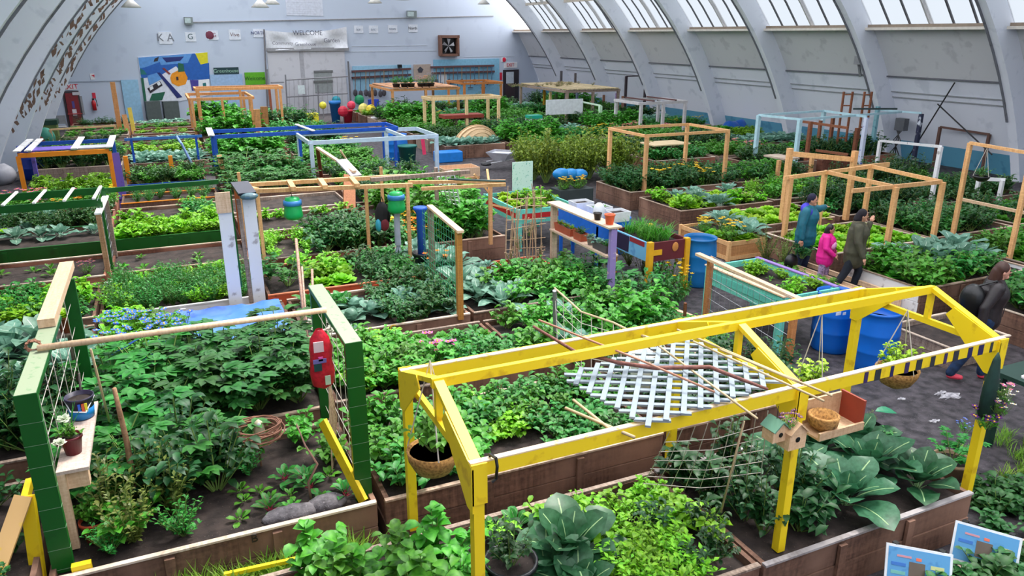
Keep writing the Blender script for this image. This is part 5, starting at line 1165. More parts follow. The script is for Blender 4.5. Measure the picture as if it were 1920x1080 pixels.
# --- people-side asparagus pot etc.
# --- mint and red planter with lettuce, watering can
z = .95; a, b, c_ = P(930, 362, z), P(985, 392, z), P(1040, 372, z)
t = thing('raised_planter', 'mint and red striped raised planter behind the dry stick trellis', 'planter', (b.x, b.y, 0)); ya, yb, xa, xb = b.y, a.y, b.x-.15, c_.x+.1; RD = mat((196, 40, 36), .5)
for (bx_) in ((xa, xb, ya-.04, ya), (xa, xb, yb, yb+.04), (xa-.04, xa, ya, yb), (xb, xb+.04, ya, yb)):
    MB().box(*bx_, z-.1, z).build('board', AQUA, t); MB().box(*bx_, z-.22, z-.1).build('red_board', RD, t); MB().box(*bx_, z-.32, z-.22).build('board', AQUA, t)
for (x, y) in ((xa, ya), (xb, ya), (xa, yb), (xb, yb)): MB().box(x-.05, x+.05, y-.05, y+.05, 0, z).build('leg', AQUA, t)
MB().box(xa, xb, ya, yb, z-.1, z-.08).build('soil', SOIL, t)
fill([('limelet', 2, 'lime lettuce'), ('leafyb', 1, 'bright green')], xa+.1, xb-.1, ya+.1, yb-.1, .36, 'in the mint and red planter', z=z-.08, s=1.)
p = P(945, 318, 1.25); p.y = yb+.1; s = single(MB().box(p.x-.35, p.x+.2, p.y-.01, p.y+.02, .95, 1.65), 'painted_sign', 'pale sign covered in small colourful drawings standing behind the mint and red planter', 'sign', (p.x, p.y, .95), mat((206, 232, 220), .5, 'worn', (120, 190, 170), 16))
# dry stick trellis
t = thing('stick_trellis', 'trellis of dry brown sticks with withered vines in the orange-red planter', 'trellis', P(985, 495, .5)); DRY = mat((206, 176, 146), .8, 'wood', (160, 124, 100))
rr = random.Random(5); cx, cy = P(985, 492, .5)[:2]
for i in range(15):
    x = cx-.35+.05*i+rr.uniform(-.02, .02); y = cy+rr.uniform(-.15, .25); MB().tube([(x, y, .4), (x+rr.uniform(-.05, .05), y+rr.uniform(-.05, .05), 1.1), (x+rr.uniform(-.1, .1), y, rr.uniform(1.5, 2.0))], [.014, .012, .008], 5).build('stick', DRY, t)
for i in range(7): z_ = .6+.19*i; MB().tube([(cx-.4, cy, z_), (cx, cy+.05, z_+rr.uniform(-.05, .05)), (cx+.42, cy, z_+rr.uniform(-.05, .05))], .008, 5).build('stick', DRY, t)
for i in range(4): foliage(t, 'dry', (cx-.3+.2*i, cy+.05, .5+.25*(i % 3)), .8, 1.6, i % 3)
# orange-red planter under it
a, b = P(960, 503, .42), P(1028, 492, .42); bed('planter_box', 'orange-red planter box holding the dry stick trellis', a.x-.1, b.x, a.y-.02, a.y+.6, h=.42, mf=REDO, cap=None, cat='planter', planks=1)
a, b = P(885, 516, .45), P(925, 510, .45); boxpot('window_box', 'small terracotta trough beside the wire gate', (a.x, a.y, .44), (b.x, b.y, .44), .2, .16, TERRA, ('kale', 'kale'), .6)
# --- blue column, black bucket, green heads, backpack
x, y, z0, z1 = vp(792, 505, 388); t = thing('blue_column', 'bright blue column with a flared top rising from the black bucket', 'column', (x, y, z0)); CBL = mat((26, 90, 200), .45)
MB().lathe((x, y, z0), [(.075, 0), (.075, z1-z0-.12), (.13, z1-z0-.04), (.13, z1-z0), (.07, z1-z0)], 16).build('column', CBL, t, True)
pot('bucket', 'large black bucket at the foot of the blue column', (x+.02, y-.05, .44), .2, .36, mat((22, 24, 26), .4), None, cat='bucket')
GH = mat((20, 176, 92), .35)
for i, (px, py, l) in enumerate([(551, 410, 'green plastic upside-down planter hanging at the left under the timber pergola'), (744, 398, 'green plastic upside-down planter hanging in front of the blue column')]):
    p = P(px, py, 1.6); p = PY(px, py, 13.6); t = thing('hanging_planter', l, 'hanging planter', p)
    MB().lathe(p, [(.13, 0), (.17, .05), (.16, .12), (.14, .3), (.12, .38), (.05, .4)], 16).build('planter_body', GH, t, True); MB().tube([p+Vector((0, 0, .4)), (p.x, p.y+.1, 2.0)], .006, 4).build('hanger', DARK, t); MB().lathe(p, [(.1, .24), (.165, .25), (.16, .33), (.1, .34)], 16).build('band', mat((60, 140, 210), .4), t, True); foliage(t, 'emer', p-Vector((0, 0, .02)), .3)
p = PY(718, 432, 13.9); t = thing('backpack', 'black backpack with a turquoise pocket hanging in the timber pergola', 'backpack', p)
MB().ell(p+Vector((0, 0, .28)), .14, .1, .28, 12, 10).build('bag', mat((34, 30, 36), .8, 'cloth'), t, True); MB().ell(p+Vector((-.09, -.04, .12)), .06, .08, .13, 10, 8).build('pocket', mat((60, 170, 200), .6), t, True); MB().ell(p+Vector((.02, -.08, .12)), .09, .05, .12, 10, 8).build('pocket', mat((120, 30, 44), .7), t, True)
MB().tube([p+Vector((-.04, 0, .5)), p+Vector((0, -.02, .66)), p+Vector((.05, 0, .5))], .015, 6).build('strap', BLACK, t); MB().tube([p+Vector((.1, .02, .5)), p+Vector((.13, -.08, .3)), p+Vector((.1, 0, .05))], .018, 6).build('strap', BLACK, t)
x, y, _, _ = vp(748, 492, 410); t = thing('plastic_sheath', 'grey plastic-wrapped pole spreading into pipes at its foot', 'pole', (x, y, .45)); GP2 = mat((176, 180, 200), .3)
MB().tube([(x, y, .8), (x, y, 1.65)], .06, 8).build('sheath', GP2, t)
for i in range(5): a = 2*PI*i/5; MB().tube([(x, y, .85), (x+.05*math.cos(a), y+.05*math.sin(a), .65), (x+.16*math.cos(a), y+.12*math.sin(a), .46)], .015, 6).build('pipe', GP2, t)
# --- red bag on the green post
p = PY(608, 650, 6.9); p = Vector((1.12, 6.75, 1.25)); q = PY(607, 725, 6.6); p = Vector((q.x, 6.6, q.z)); t = thing('bag', 'red bag with colourful packaging prints hanging on the middle green post', 'bag', p); RB = mat((214, 24, 50), .5, 'cloth', (170, 12, 34), 12)
mb = MB(); n = 14; prof = [(.02, 0, .05), (.1, .03, .07), (.115, .16, .08), (.1, .28, .07), (.105, .38, .075), (.085, .5, .06), (.03, .58, .03)]
for (rx, z_, ry) in prof:
    for k in range(n): a = 2*PI*k/n; mb.v.append((p.x+rx*math.cos(a)*(1+.08*math.sin(5*a+z_*20)), p.y+ry*math.sin(a), p.z+z_))
for i in range(len(prof)-1):
    for k in range(n): a = i*n+k; b = i*n+(k+1) % n; mb.f.append((a, b, b+n, a+n)); mb.m.append(0)
bb = mb.build('bag_body', RB, t, True)
for (dx, dz, w_, h_, cc) in ((-.03, .44, .09, .1, (230, 200, 206)), (-.03, .3, .12, .04, (120, 110, 180)), (-.05, .24, .07, .07, (24, 70, 70)), (.03, .1, .05, .09, (200, 220, 190)), (-.02, .32, .04, .04, (240, 100, 190))): MB().box(p.x+dx-w_/2, p.x+dx+w_/2, p.y-.092, p.y-.082, p.z+dz-h_/2, p.z+dz+h_/2).build('print_patch', mat(cc, .5), bb)
MB().tube([p+Vector((-.02, 0, .56)), (1.2, 6.75, 1.98), p+Vector((.03, 0, .56))], .01, 6).build('strap', mat((190, 170, 160), .6), t)
for i in range(10): x_ = 1.16+.012*i; MB().tube([(x_, 6.9+.03*i, 1.4), (x_+.04, 7.0+.03*i, .5)], .004, 4).build('dry_stem', DRY, t) if 0 else None
t = thing('dry_vine_bundle', 'bundle of thin dry vine stems inside the middle green frame', 'vine', (1.2, 6.9, .44), None)
for i in range(9): MB().tube([(1.1+.012*i, 6.75+.04*i, .45), (1.12+.015*i, 6.8+.03*i, .9), (1.16, 6.85+.01*i, 1.5)], .005, 4).build('stem', DRY, t)
# --- things on the left shelf
b = thing('bucket', 'painted paint bucket with blue and yellow streaks on the left shelf', 'bucket', (-1.03, 7.45, 1.2)); MB().lathe((-1.03, 7.45, 1.2), [(.1, 0), (.12, .2), (.125, .2), (.125, .22), (.115, .22), (.11, .1)], 24).build('bucket_body', mat((50, 44, 70), .4), b, True)
MB().lathe((-1.03, 7.45, 1.2), [(.1015, .01), (.112, .11)], 24).build('blue_paint', mat((30, 130, 200), .35), b, True)
for (x_, cc) in ((-.03, (40, 100, 220)), (.0, (230, 90, 60)), (.025, (240, 220, 40))): MB().box(-1.03+x_+.02, -1.03+x_+.042, 7.45-.125, 7.45-.112, 1.3, 1.38).build('paint_streak', mat(cc, .4), b)
MB().tube([(-1.155, 7.45, 1.4), (-1.1, 7.31, 1.33), (-.98, 7.31, 1.3), (-.905, 7.45, 1.4)], .006, 6).build('handle', WHITE, b); MB().lathe((-1.03, 7.45, 1.2), [(.0001, .17), (.11, .18)], 20).build('soil', SOIL, b)
pot('plant_pot', 'dark red pot with white star-like leaves at the front of the left shelf', (-1.05, 6.75, 1.2), .085, .17, mat((96, 16, 28), .4), 'leafy', .45)
t = thing('plant_pot', 'olive twisted leafy plant between the red pot and the painted bucket', 'plant', (-1.1, 6.95, 1.2)); MB().lathe((-1.1, 6.95, 1.2), [(.05, 0), (.06, .08)], 12).build('pot_body', DARK, t, True); foliage(t, 'onion', (-1.1, 6.95, 1.25), .9)
for i, (x, y, z_, s_) in enumerate([(-1.12, 6.62, 1.42, .5), (-1.1, 6.9, 1.5, .5)]): plant('whitelet', x, y, z_-.05, ['white variegated leaf tuft in front of the left green post shelf', 'upper white variegated leaf tuft behind the left green post'][i], s_)
pot('plant_pot', 'terracotta pot on the soil beside the left green post', (-.98, 6.55, .44), .11, .2, mat((190, 76, 44), .7), 'leafy', .8)
t = pot('plant_pot', 'terracotta pot of yellow-green leaves at the back of the left green frame', P(130, 620, 1.3), .12, .2, mat((178, 96, 60), .7), 'limelet', 1.1); p = t.location; MB().box(p.x-.15, p.x+.15, p.y-.15, p.y+.15, p.z-.03, p.z).build('stand_board', WOODG, t); MB().box(p.x-.03, p.x+.03, p.y-.03, p.y+.03, .44, p.z-.03).build('stand_leg', WOODG, t)
mb = MB()
for i in range(8): a = i*.8; mb.tube([Vector((P(62, 648, 2.08)))+Vector((.06*math.cos(a+k), .03*math.sin(2*k), .05*math.sin(a+k))) for k in (0, 1.2, 2.4, 3.6, 4.8, 6.0)], .008, 5)
single(mb, 'rope_knot', 'tangled brown rope knot tying the round pole to the left green frame', 'rope', P(62, 648, 2.08), mat((150, 106, 84), .9))
# wreath
p = P(482, 808, .84); t = thing('twig_wreath', 'round twig wreath with a small white owl ornament in the bed marked B', 'wreath', p); rr = random.Random(9)
for i in range(16): o_ = rr.uniform(-.03, .03); r_ = .24+rr.uniform(-.035, .035); e_ = rr.uniform(-.03, .03); MB().tube([p+Vector((r_*math.cos(a*PI/8+o_), r_*.8*math.sin(a*PI/8)+e_, .05*math.sin(a*PI/8+i)+e_)) for a in range(17)], .007, 5, False).build('twig', mat((150, 104, 84), .8), t)
MB().lathe(p+Vector((.02, 0, -.08)), [(.03, 0), (.06, .05), (.05, .12), (.04, .17), (.01, .2)], 12).build('ornament', mat((200, 190, 160), .6), t, True); MB().ell(p+Vector((.02, -.04, .08)), .02, .01, .03, 8, 6).build('ornament_face', WHITE, t)
MB().tube([p+Vector((0, 0, -.05)), (p.x, p.y, .44)], .012, 6).build('stand', mat((120, 90, 70), .8), t)
# blue tarpaulin
z = .56; q = [P(395, 578, z), P(525, 562, z), P(552, 632, z), P(455, 640, z), P(300, 590, z)]; xa, xb, ya, yb = -.3, 1.35, 10.35, 12.05; mb = MB(); nx, ny = 26, 22
for j in range(ny+1):
    for i in range(nx+1): x = xa+(xb-xa)*i/nx; y = ya+(yb-ya)*j/ny; mb.v.append((x, y, .55+.05*noise.noise(Vector((x*3, y*3, 0)))+.03*noise.noise(Vector((x*8, y*8, 3)))-(.1 if j == 0 else 0)))
for j in range(ny):
    for i in range(nx): a = j*(nx+1)+i; mb.f.append((a, a+1, a+nx+2, a+nx+1)); mb.m.append(0)
single(mb, 'tarpaulin', 'wrinkled blue tarpaulin spread over the bed beside the bed marked C', 'tarpaulin', (xa, ya, .5), mat((72, 126, 222), .4, 'worn', (54, 104, 204), 4), smooth=True)
for i, (px, py) in enumerate([(248, 690), (228, 655)]): c = P(px, py, .8); single(MB().bar(c-Vector((.2, 0, .1)), c+Vector((.25, .1, .1)), .3, .02, (.3, .4, 1)), 'plastic_sheet', ['blue plastic sheet showing through the leaves left of the currant bushes', 'smaller blue plastic scrap below the round pole'][i], 'sheet', c, mat((60, 110, 220), .4))
# stones in bed B
for i, (px, py, r_) in enumerate([(612, 945, .2), (545, 965, .26)]):
    c = P(px, py, .45); mb = MB().ell(c, r_, .1, .09, 14, 10); mb.v = [tuple(Vector(v)+Vector((0, 0, .02*noise.noise(Vector(v)*14)))) for v in mb.v]; single(mb, 'stone', ['rough grey stone beside the middle green post', 'long flat grey stone on the front board of the bed marked B'][i], 'stone', c, mat((130, 124, 128), .9, 'soil', (84, 80, 84), 12), smooth=True)
single(MB().bar(P(420, 1078, .3), P(640, 1030, .3), .035, .035), 'yellow_rail', 'thin yellow painted rail in front of the bed marked B', 'rail', P(520, 1055, .3), YEL)
# --- hanging things on the yellow frame
hanging('coir hanging basket with herbs below the left gable of the yellow frame', PY(812, 842, 5.0), .21, COIR, 'leafy', 1.0, .75, 1.1)
hanging('coir hanging basket of lime green leaves over the aisle right of the barrels', PY(1683, 690, 4.75), .21, COIR, 'limebush', 1.25, .62, 1.0)
hanging('hanging pot of lime green leaves left of the nearest barrel', PY(1522, 722, 4.75), .15, COIR, 'limebush', 1.15, .75, 1.0)
BH = mat((226, 190, 152), .6, 'wood', (200, 158, 120))
def house(name, label, p, w_, h, d, m, roof, post_hole=True):
    p = Vector(p); t = thing(name, label, 'birdhouse', p); mb = MB(); x0, x1, y0, y1 = p.x-w_/2, p.x+w_/2, p.y-d/2, p.y+d/2
    mb.add([(x0, y0, p.z), (x1, y0, p.z), (x1, y0, p.z+h), (p.x, y0, p.z+h+w_*.45), (x0, y0, p.z+h), (x0, y1, p.z), (x1, y1, p.z), (x1, y1, p.z+h), (p.x, y1, p.z+h+w_*.45), (x0, y1, p.z+h)],
      [(0, 1, 2, 3, 4), (9, 8, 7, 6, 5), (0, 5, 6, 1), (1, 6, 7, 2), (2, 7, 8, 3), (3, 8, 9, 4), (4, 9, 5, 0)]).build('body', m, t)
    for s in (-1, 1): MB().bar((p.x+s*w_*.28, y0-.02, p.z+h+w_*.24), (p.x+s*w_*.28, y1+.02, p.z+h+w_*.24), w_*.72, .012, (-s*.62, 0, 1) if 0 else (s*.7, 0, .75)).build('roof', roof, t)
    MB().ell((p.x, y0-.002, p.z+h*.6), w_*.14, .004, w_*.14, 12, 6).build('entrance_hole', BLACK, t); MB().tube([(p.x, p.y, p.z+h+w_*.4), (p.x, p.y, p.z+h+w_*.4+.12)], .004, 4).build('hanger', DARK, t); return t
house('birdhouse', 'small wooden birdhouse with a mint green roof hanging from the yellow frame', PY(1452, 822, 3.9), .15, .1, .12, BH, mat((110, 160, 136), .5)); house('birdhouse', 'larger plain wooden birdhouse with a purple flower, beside the mint-roofed one', PY(1482, 835, 3.86), .17, .14, .13, BH, BH)
t = thing('purple_blossom', 'purple and white blossoms on the larger birdhouse', 'flower', PY(1478, 790, 3.84)); foliage(t, 'purfl', PY(1478, 800, 3.84), .45)
p = PY(1560, 785, 4.1); t = thing('crate_shelf', 'open wooden crate with a coir ball mounted behind the front yellow post', 'crate', p)
MB().box(p.x-.25, p.x+.25, p.y-.1, p.y+.15, p.z-.1, p.z-.08).build('base', BH, t); MB().box(p.x-.25, p.x+.25, p.y+.14, p.y+.16, p.z-.1, p.z+.14).build('back', BH, t); MB().box(p.x+.24, p.x+.26, p.y-.1, p.y+.15, p.z-.1, p.z+.16).build('side', mat((150, 60, 40), .6), t); MB().box(p.x-.25, p.x+.25, p.y-.12, p.y-.1, p.z-.1, p.z-.03).build('front', BH, t)
MB().lathe((p.x-.1, p.y, p.z-.08), [(.05, 0), (.12, .06), (.13, .14), (.11, .15), (.1, .05)], 16).build('nest', COIR, t, True)
t = thing('hook', 'black S-shaped hook on the front beam of the yellow frame', 'hook', PY(930, 900, 3.93)); q = PY(930, 872, 3.93)
MB().tube([q+Vector((-.03, 0, -.12)), q+Vector((-.0, 0, -.1)), q+Vector((.0, -.02, 0)), q+Vector((0, 0, .05)), q+Vector((-.01, .08, .04)), q+Vector((0, .08, -.02))], .011, 8).build('hook_wire', BLACK, t)
# black pot with tomato
t = pot('plant_pot', 'large black pot with a young tomato plant below the front yellow beam', (2.02, 4.45, .46), .2, .3, mat((24, 26, 32), .35), 'tomato', .8)
# right planter trough, nasturtium, purple hanging bag
a, b = P(1592, 795, .5), P(1655, 835, .5); boxpot('trough', 'black plastic trough of herbs on the edge of the collard bed', (a.x, a.y, .42), (b.x, b.y-.1, .42), .3, .2, BLACK, ('emer', 'dill', 'emer'), .45)
pot('plant_pot', 'tan pot of orange-flowered nasturtium at the corner of the collard bed', P(1778, 895, .0), .19, .24, mat((170, 140, 110), .7), 'squash', .75)
pot('plant_pot', 'small orange-red pot beside the black trough', P(1583, 790, .5), .06, .1, mat((220, 90, 60), .5), None)
p = P(1682, 775, .78); mb = MB().use(mat((24, 130, 90), .4)); leaf(mb, p, 2.7, .3, .24, .16, .5, .1, None, 5); single(mb, 'leaf_blade', 'single flat emerald leaf shape above the collards', 'leaf', p)
p = PY(1850, 760, 3.85); t = thing('hanging_planter', 'dark green fabric planter with purple and white flowers on the right front post', 'hanging planter', p)
MB().lathe(p+Vector((0, 0, -.1)), [(.1, 0), (.1, .3), (.05, .55), (.01, .62)], 12, .9, .5).build('pouch', mat((16, 54, 46), .7, 'cloth'), t, True)
for k, (kd, dx, dz, s_) in enumerate([('purfl', -.02, -.2, .75), ('whitefl', .12, -.1, .6), ('pinkfl', .1, .1, .5), ('purfl', .05, -.05, .5), ('whitefl', .16, .02, .5)]): foliage(t, kd, p+Vector((dx, -.05, dz)), s_)
plant('bluefl', *P(1808, 812, .25)[:3], 'small blue viola floating stem at the foot of the right front post', .4)
# dark green table at the right edge
z = .95; a = P(1890, 705, z); t = thing('garden_table', 'dark green garden table cut off by the right edge', 'table', (a.x, a.y, 0)); DG = mat((20, 56, 46), .6)
MB().box(a.x, a.x+1.2, a.y-.9, a.y+.2, z-.05, z).build('table_top', DG, t); MB().box(a.x-.02, a.x+1.2, a.y-.92, a.y-.9, z-.16, z-.02).build('apron', BARK, t)
for (x, y) in ((a.x+.05, a.y-.85), (a.x+.05, a.y+.1), (a.x+1.1, a.y-.85)): MB().box(x-.05, x+.05, y-.05, y+.05, 0, z-.05).build('leg', DG, t)
MB().box(a.x-.06, a.x, a.y-.75, a.y-.68, 0, z-.05).build('leg', mat((140, 84, 60), .7, 'wood', (104, 60, 42)), t)
t = thing('picture_frame', 'white open frame lying on the dark green garden table', 'frame', (a.x+.1, a.y-.2, z)); 
for q in (((0, 0), (.5, 0)), ((0, -.35), (.5, -.35)), ((0, 0), (0, -.35)), ((.5, 0), (.5, -.35))): MB().bar((a.x+.1+q[0][0], a.y-.1+q[0][1], z+.012), (a.x+.1+q[1][0], a.y-.1+q[1][1], z+.012), .04, .02).build('frame_bar', WORNW, t)
# blue information boards among strawberries
for i, (c4, l) in enumerate([([(1662, 1017), (1787, 1040), (1775, 1110), (1645, 1090)], 'light blue information board nearest the lower right corner'), ([(1792, 975), (1918, 1010), (1905, 1062), (1784, 1020)], 'light blue information board behind the nearer one among strawberries')]):
    a, b = P(*c4[0], .55), P(*c4[1], .55); d = (b-a).normalized(); n_ = Vector((d.y, -d.x, 0)); dn = Vector((0, 0, -.3))+n_*.16; ctr = (a+b)/2; nrm = d.cross(-dn).normalized()
    t = thing('information_board', l, 'sign', ctr+dn); w_ = (b-a).length
    mb = MB().bar(ctr+dn*.5-d*w_/2, ctr+dn*.5+d*w_/2, .02, dn.length, (-dn).normalized()); mb.build('frame_board', WHITE, t); MB().bar(ctr+dn*.5-d*(w_/2-.02)+nrm*.011, ctr+dn*.5+d*(w_/2-.02)+nrm*.011, .004, dn.length-.04, (-dn).normalized()).build('panel', mat((90, 156, 206), .45, 'worn', (70, 134, 190), 6), t); pn = t.children[-1]
    for (u, v_, uw, vh, cc) in ((-.22, .25, .22, .05, (214, 150, 160)), (-.3, .45, .22, .08, (60, 120, 200)), (-.3, .65, .22, .08, (120, 190, 180)), (-.02, .55, .24, .4, (110, 96, 84)), (.28, .4, .2, .09, (210, 214, 150)), (.26, .65, .24, .05, (230, 230, 230)), (.26, .8, .24, .04, (230, 230, 230)), (.0, .27, .08, .07, (240, 120, 90))):
        c = ctr+dn*v_+d*(u*w_)+nrm*.015; MB().bar(c-d*w_*uw/2, c+d*w_*uw/2, .003, dn.length*vh, (-dn).normalized()).build('printed_patch', mat(cc, .5), pn)
    for k in (-1, 1): q = ctr+d*(k*w_*.35)-nrm*.02; MB().tube([q, (q.x, q.y, 0)], .012, 6).build('stake', GREY, t); MB().box(q.x-.02, q.x+.02, q.y-.02, q.y+.02, q.z-.01, q.z+.02).build('clip', BLACK, t)
# --- white crate with lime leaf, left edge
p = P(14, 445, .46); t = thing('crate', 'white plastic crate at the left edge below the green ladder frame', 'crate', (p.x, p.y, .4)); CW = mat((226, 228, 236), .5)
for zz in (.02, .1, .18): 
    for a, b in box4(p.x-.45, p.x+.22, p.y-.25, p.y+.25, .42+zz): MB().bar(a, b, .02, .03).build('slat', CW, t)
for i in range(6):
    for yy in (-.25, .25): MB().box(p.x-.45+.13*i, p.x-.42+.13*i, p.y+yy-.01, p.y+yy+.01, .4, .62).build('upright', CW, t)
MB().box(p.x-.45, p.x+.22, p.y-.25, p.y+.25, .4, .42).build('base', CW, t)
plant('limelet', p.x-.02, p.y, .55, 'bright lime plant standing in the white crate', 1.0)
plant('pinkfl', *P(165, 512, .44), 'pink and white flowering plant on the bare soil near the timber mesh post', .8)
for i in range(7): c = P(40+rnd.uniform(0, 22), 468+rnd.uniform(-6, 6), .42); single(MB().ell(c, .06, .05, .035, 8, 6), 'potato', 'pale potato in the small heap below the white crate', 'potato', c, mat((196, 156, 128), .8), 'potatoes in the small heap')
# --- middle distance objects
x, y = P(893, 285, .0)[:2]; t = thing('straw_dome', 'round woven straw dome lying in the aisle', 'dome', (x, y, 0)); mb = MB().ell((x, y, .15), 1.0, .7, .95, 24, 14); mb.build('woven_shell', mat((222, 192, 152), .85, 'worn', (176, 140, 104), 18), t, True)
for k in range(5): MB().tube([(x-1.0*math.cos(a*PI/12)*math.cos(k*.3), y-.7*math.sin(k*.3)-.05*math.sin(a*PI/12), .16+.95*math.sin(a*PI/12)*math.cos(k*.25)) for a in range(13)], .025, 5).build('hoop', mat((196, 160, 120), .8), t)
c = P(840, 288, .3); single(MB().box(c.x-.5, c.x+.5, c.y-.3, c.y+.3, 0, .4), 'storage_box', 'bright blue box left of the straw dome', 'box', (c.x, c.y, 0), mat((30, 130, 220), .4), bev=.03)
c = P(855, 318, .3); t = thing('crate', 'open pale timber crate below the straw dome', 'crate', (c.x, c.y, 0))
for a, b in box4(c.x-.55, c.x+.7, c.y-.4, c.y+.4, .25): MB().bar(a, b, .03, .3).build('side', WOODP, t)
MB().box(c.x-.55, c.x+.7, c.y-.4, c.y+.4, .02, .08).build('base', WOOD, t)
c = P(940, 290, .5); t = thing('wheelbarrow', 'pale wheelbarrow with twisted handles beside the straw dome', 'wheelbarrow', (c.x, c.y, 0)); MB().lathe((c.x, c.y, .3), [(.3, 0), (.6, .3), (.62, .32), (.55, .25)], 4).build('tray', mat((214, 214, 224), .5), t)
for s in (-1, 1): MB().tube([(c.x-.5, c.y+.2*s, .25), (c.x+.4, c.y+.25*s, .35), (c.x+1.1, c.y+.3*s, .7)], .025, 6).build('handle', mat((200, 200, 206), .5), t)
MB().lathe((c.x-.6, c.y, .2), [(.18, -.04), (.2, 0), (.18, .04)], 14).build('wheel', DARK, t)
c = P(1245, 268, .95); t = thing('work_table', 'pale plywood table in the bed inside the square timber frame', 'table', (c.x, c.y, 0)); MB().box(c.x-.75, c.x+.8, c.y-.5, c.y+.5, .92, .96).build('table_top', mat((240, 214, 172), .6, 'wood', (220, 190, 146)), t)
for s in (-1, 1): MB().bar((c.x+.65*s, c.y, 0), (c.x+.4*s, c.y, .92), .12, .06, (0, 1, 0)).build('leg', WOODP, t); MB().bar((c.x+.35*s, c.y, 0), (c.x+.62*s, c.y, .92), .08, .05, (0, 1, 0)).build('leg', WOODP, t)
c = P(865, 216, 1.15); t = thing('plant_table', 'red-topped wooden plant table in front of the pale timber pergola', 'table', (c.x, c.y, 0)); MB().box(c.x-.95, c.x+.95, c.y-.4, c.y+.4, 1.05, 1.2).build('table_top', mat((170, 70, 50), .7, 'wood', (120, 50, 40)), t)
for s in (-.3, .3): MB().box(c.x+s-.08, c.x+s+.08, c.y-.08, c.y+.08, 0, 1.05).build('leg', WOODG, t)
c = P(1000, 228, .8); t = thing('plastic_stool', 'white stool with a teal seat and pink flowers left of the thicket', 'stool', (c.x, c.y, 0)); MB().box(c.x-.3, c.x+.35, c.y-.25, c.y+.25, .95, 1.1).build('seat', mat((30, 166, 140), .4), t)
for s in ((-.25, -.2), (.3, -.2), (-.25, .2), (.3, .2)): MB().box(c.x+s[0]-.05, c.x+s[0]+.05, c.y+s[1]-.05, c.y+s[1]+.05, 0, .95).build('leg', WHITE, t)
# ladder leaning / boards behind white pergola
t = thing('leaning_box', 'unfinished timber box frame leaning behind the timber pergola beam', 'frame', P(640, 330, .5)); A = P(595, 277, 1.6); B = P(665, 322, 1.3)
MB().bar(A, B, .1, .05).build('rail', WOODP, t); MB().bar(P(640, 300, 1.5), P(668, 330, 1.2), .3, .04).build('board', mat((206, 200, 206), .6), t); MB().bar(A, P(603, 335, .4), .1, .06).build('leg', mat((150, 70, 40), .7), t); MB().bar(P(655, 330, 1.2), P(655, 395, .5), .3, .06, (0, 1, 0)).build('leg', mat((176, 110, 66), .7, 'wood', (140, 80, 46)), t)
stick('leaning_pole', 'thin pole leaning diagonally behind the timber pergola', 'pole', [P(638, 282, 1.7), P(680, 345, .6)], .025, PALEW)
# pink ribbon, pot group on blue table
c = P(792, 256, 1.4); single(MB().bar((c.x, c.y, 1.35), (c.x+.05, c.y, .8), .12, .02, (0, 1, 0)), 'ribbon', 'pink ribbon hanging from the right end of the pale blue pergola', 'ribbon', (c.x, c.y, 1.4), mat((236, 60, 110), .6))
# colourful toys and pots in front of the big door
TY = [(630, 222, (30, 120, 200), 'pot', 1.6), (632, 205, (20, 150, 170), 'ball', .5), (652, 222, (210, 40, 70), 'pot', .8), (645, 228, (200, 30, 60), 'ball', .5), (660, 215, (230, 60, 90), 'ball', .4), (607, 215, (230, 220, 60), 'ball', .3), (585, 230, (236, 226, 40), 'box', .5), (542, 229, (236, 240, 244), 'pot', .5), (683, 222, (236, 220, 120), 'ball', .5), (697, 224, (244, 214, 60), 'ball', .45), (708, 232, (240, 236, 240), 'pot', .6), (675, 203, (20, 140, 90), 'ball', .55), (700, 200, (40, 70, 190), 'box', .5), (768, 228, (40, 150, 200), 'ball', .55), (776, 236, (20, 110, 180), 'ball', .5), (760, 232, (60, 170, 210), 'ball', .45), (718, 226, (220, 224, 236), 'box', .8)]
CN = ['tall blue', 'teal', 'crimson', 'dark pink', 'pink', 'pale yellow', 'yellow', 'white', 'cream', 'golden', 'off-white', 'dark green', 'royal blue', 'sky blue', 'deep blue', 'turquoise', 'light grey']
for (px, py, cc, k, s_), cn in zip(TY, CN):
    c = P(px, py+4, .1); m_ = mat(cc, .45)
    if k == 'pot': pot('plant_pot', cn+' pot among the clutter in front of the big door', (c.x, c.y, 0), .3, .6*s_+.2, m_, 'emer', .7)
    elif k == 'ball': plant_t = thing('garden_ornament', cn+' pinwheel ornament on a stick among the clutter before the big door', 'ornament', (c.x, c.y, 0)); MB().ell((c.x, c.y, .75), .38*s_+.1, .2, .38*s_+.1, 8, 6).build('pinwheel', m_, plant_t); MB().tube([(c.x, c.y+.05, 0), (c.x, c.y+.05, .8)], .03, 6).build('stick', STEEL, plant_t)
    else: single(MB().box(c.x-.35, c.x+.35, c.y-.2, c.y+.2, .0, .7), 'storage_box', cn+' box among the clutter in front of the big door', 'box', (c.x, c.y, 0), m_, bev=.02)
# pots on the slatted pergola
for i in range(6):
    f = [.08, .2, .3, .45, .52, .6][i]; p = Vector((ga+(gb-ga)*f, gc+.2, 1.98)); kd = ['emer', 'emer', 'leafy', 'pinkfl', 'marig', 'bluefl'][i]
    pot('plant_pot', ['first dark pot', 'second dark pot', 'third dark pot', 'pot of pink flowers', 'pot of orange flowers', 'pot of blue flowers'][i]+' on top of the orange-brown pergola', p, .2, .25, DARK, kd, 1.3)
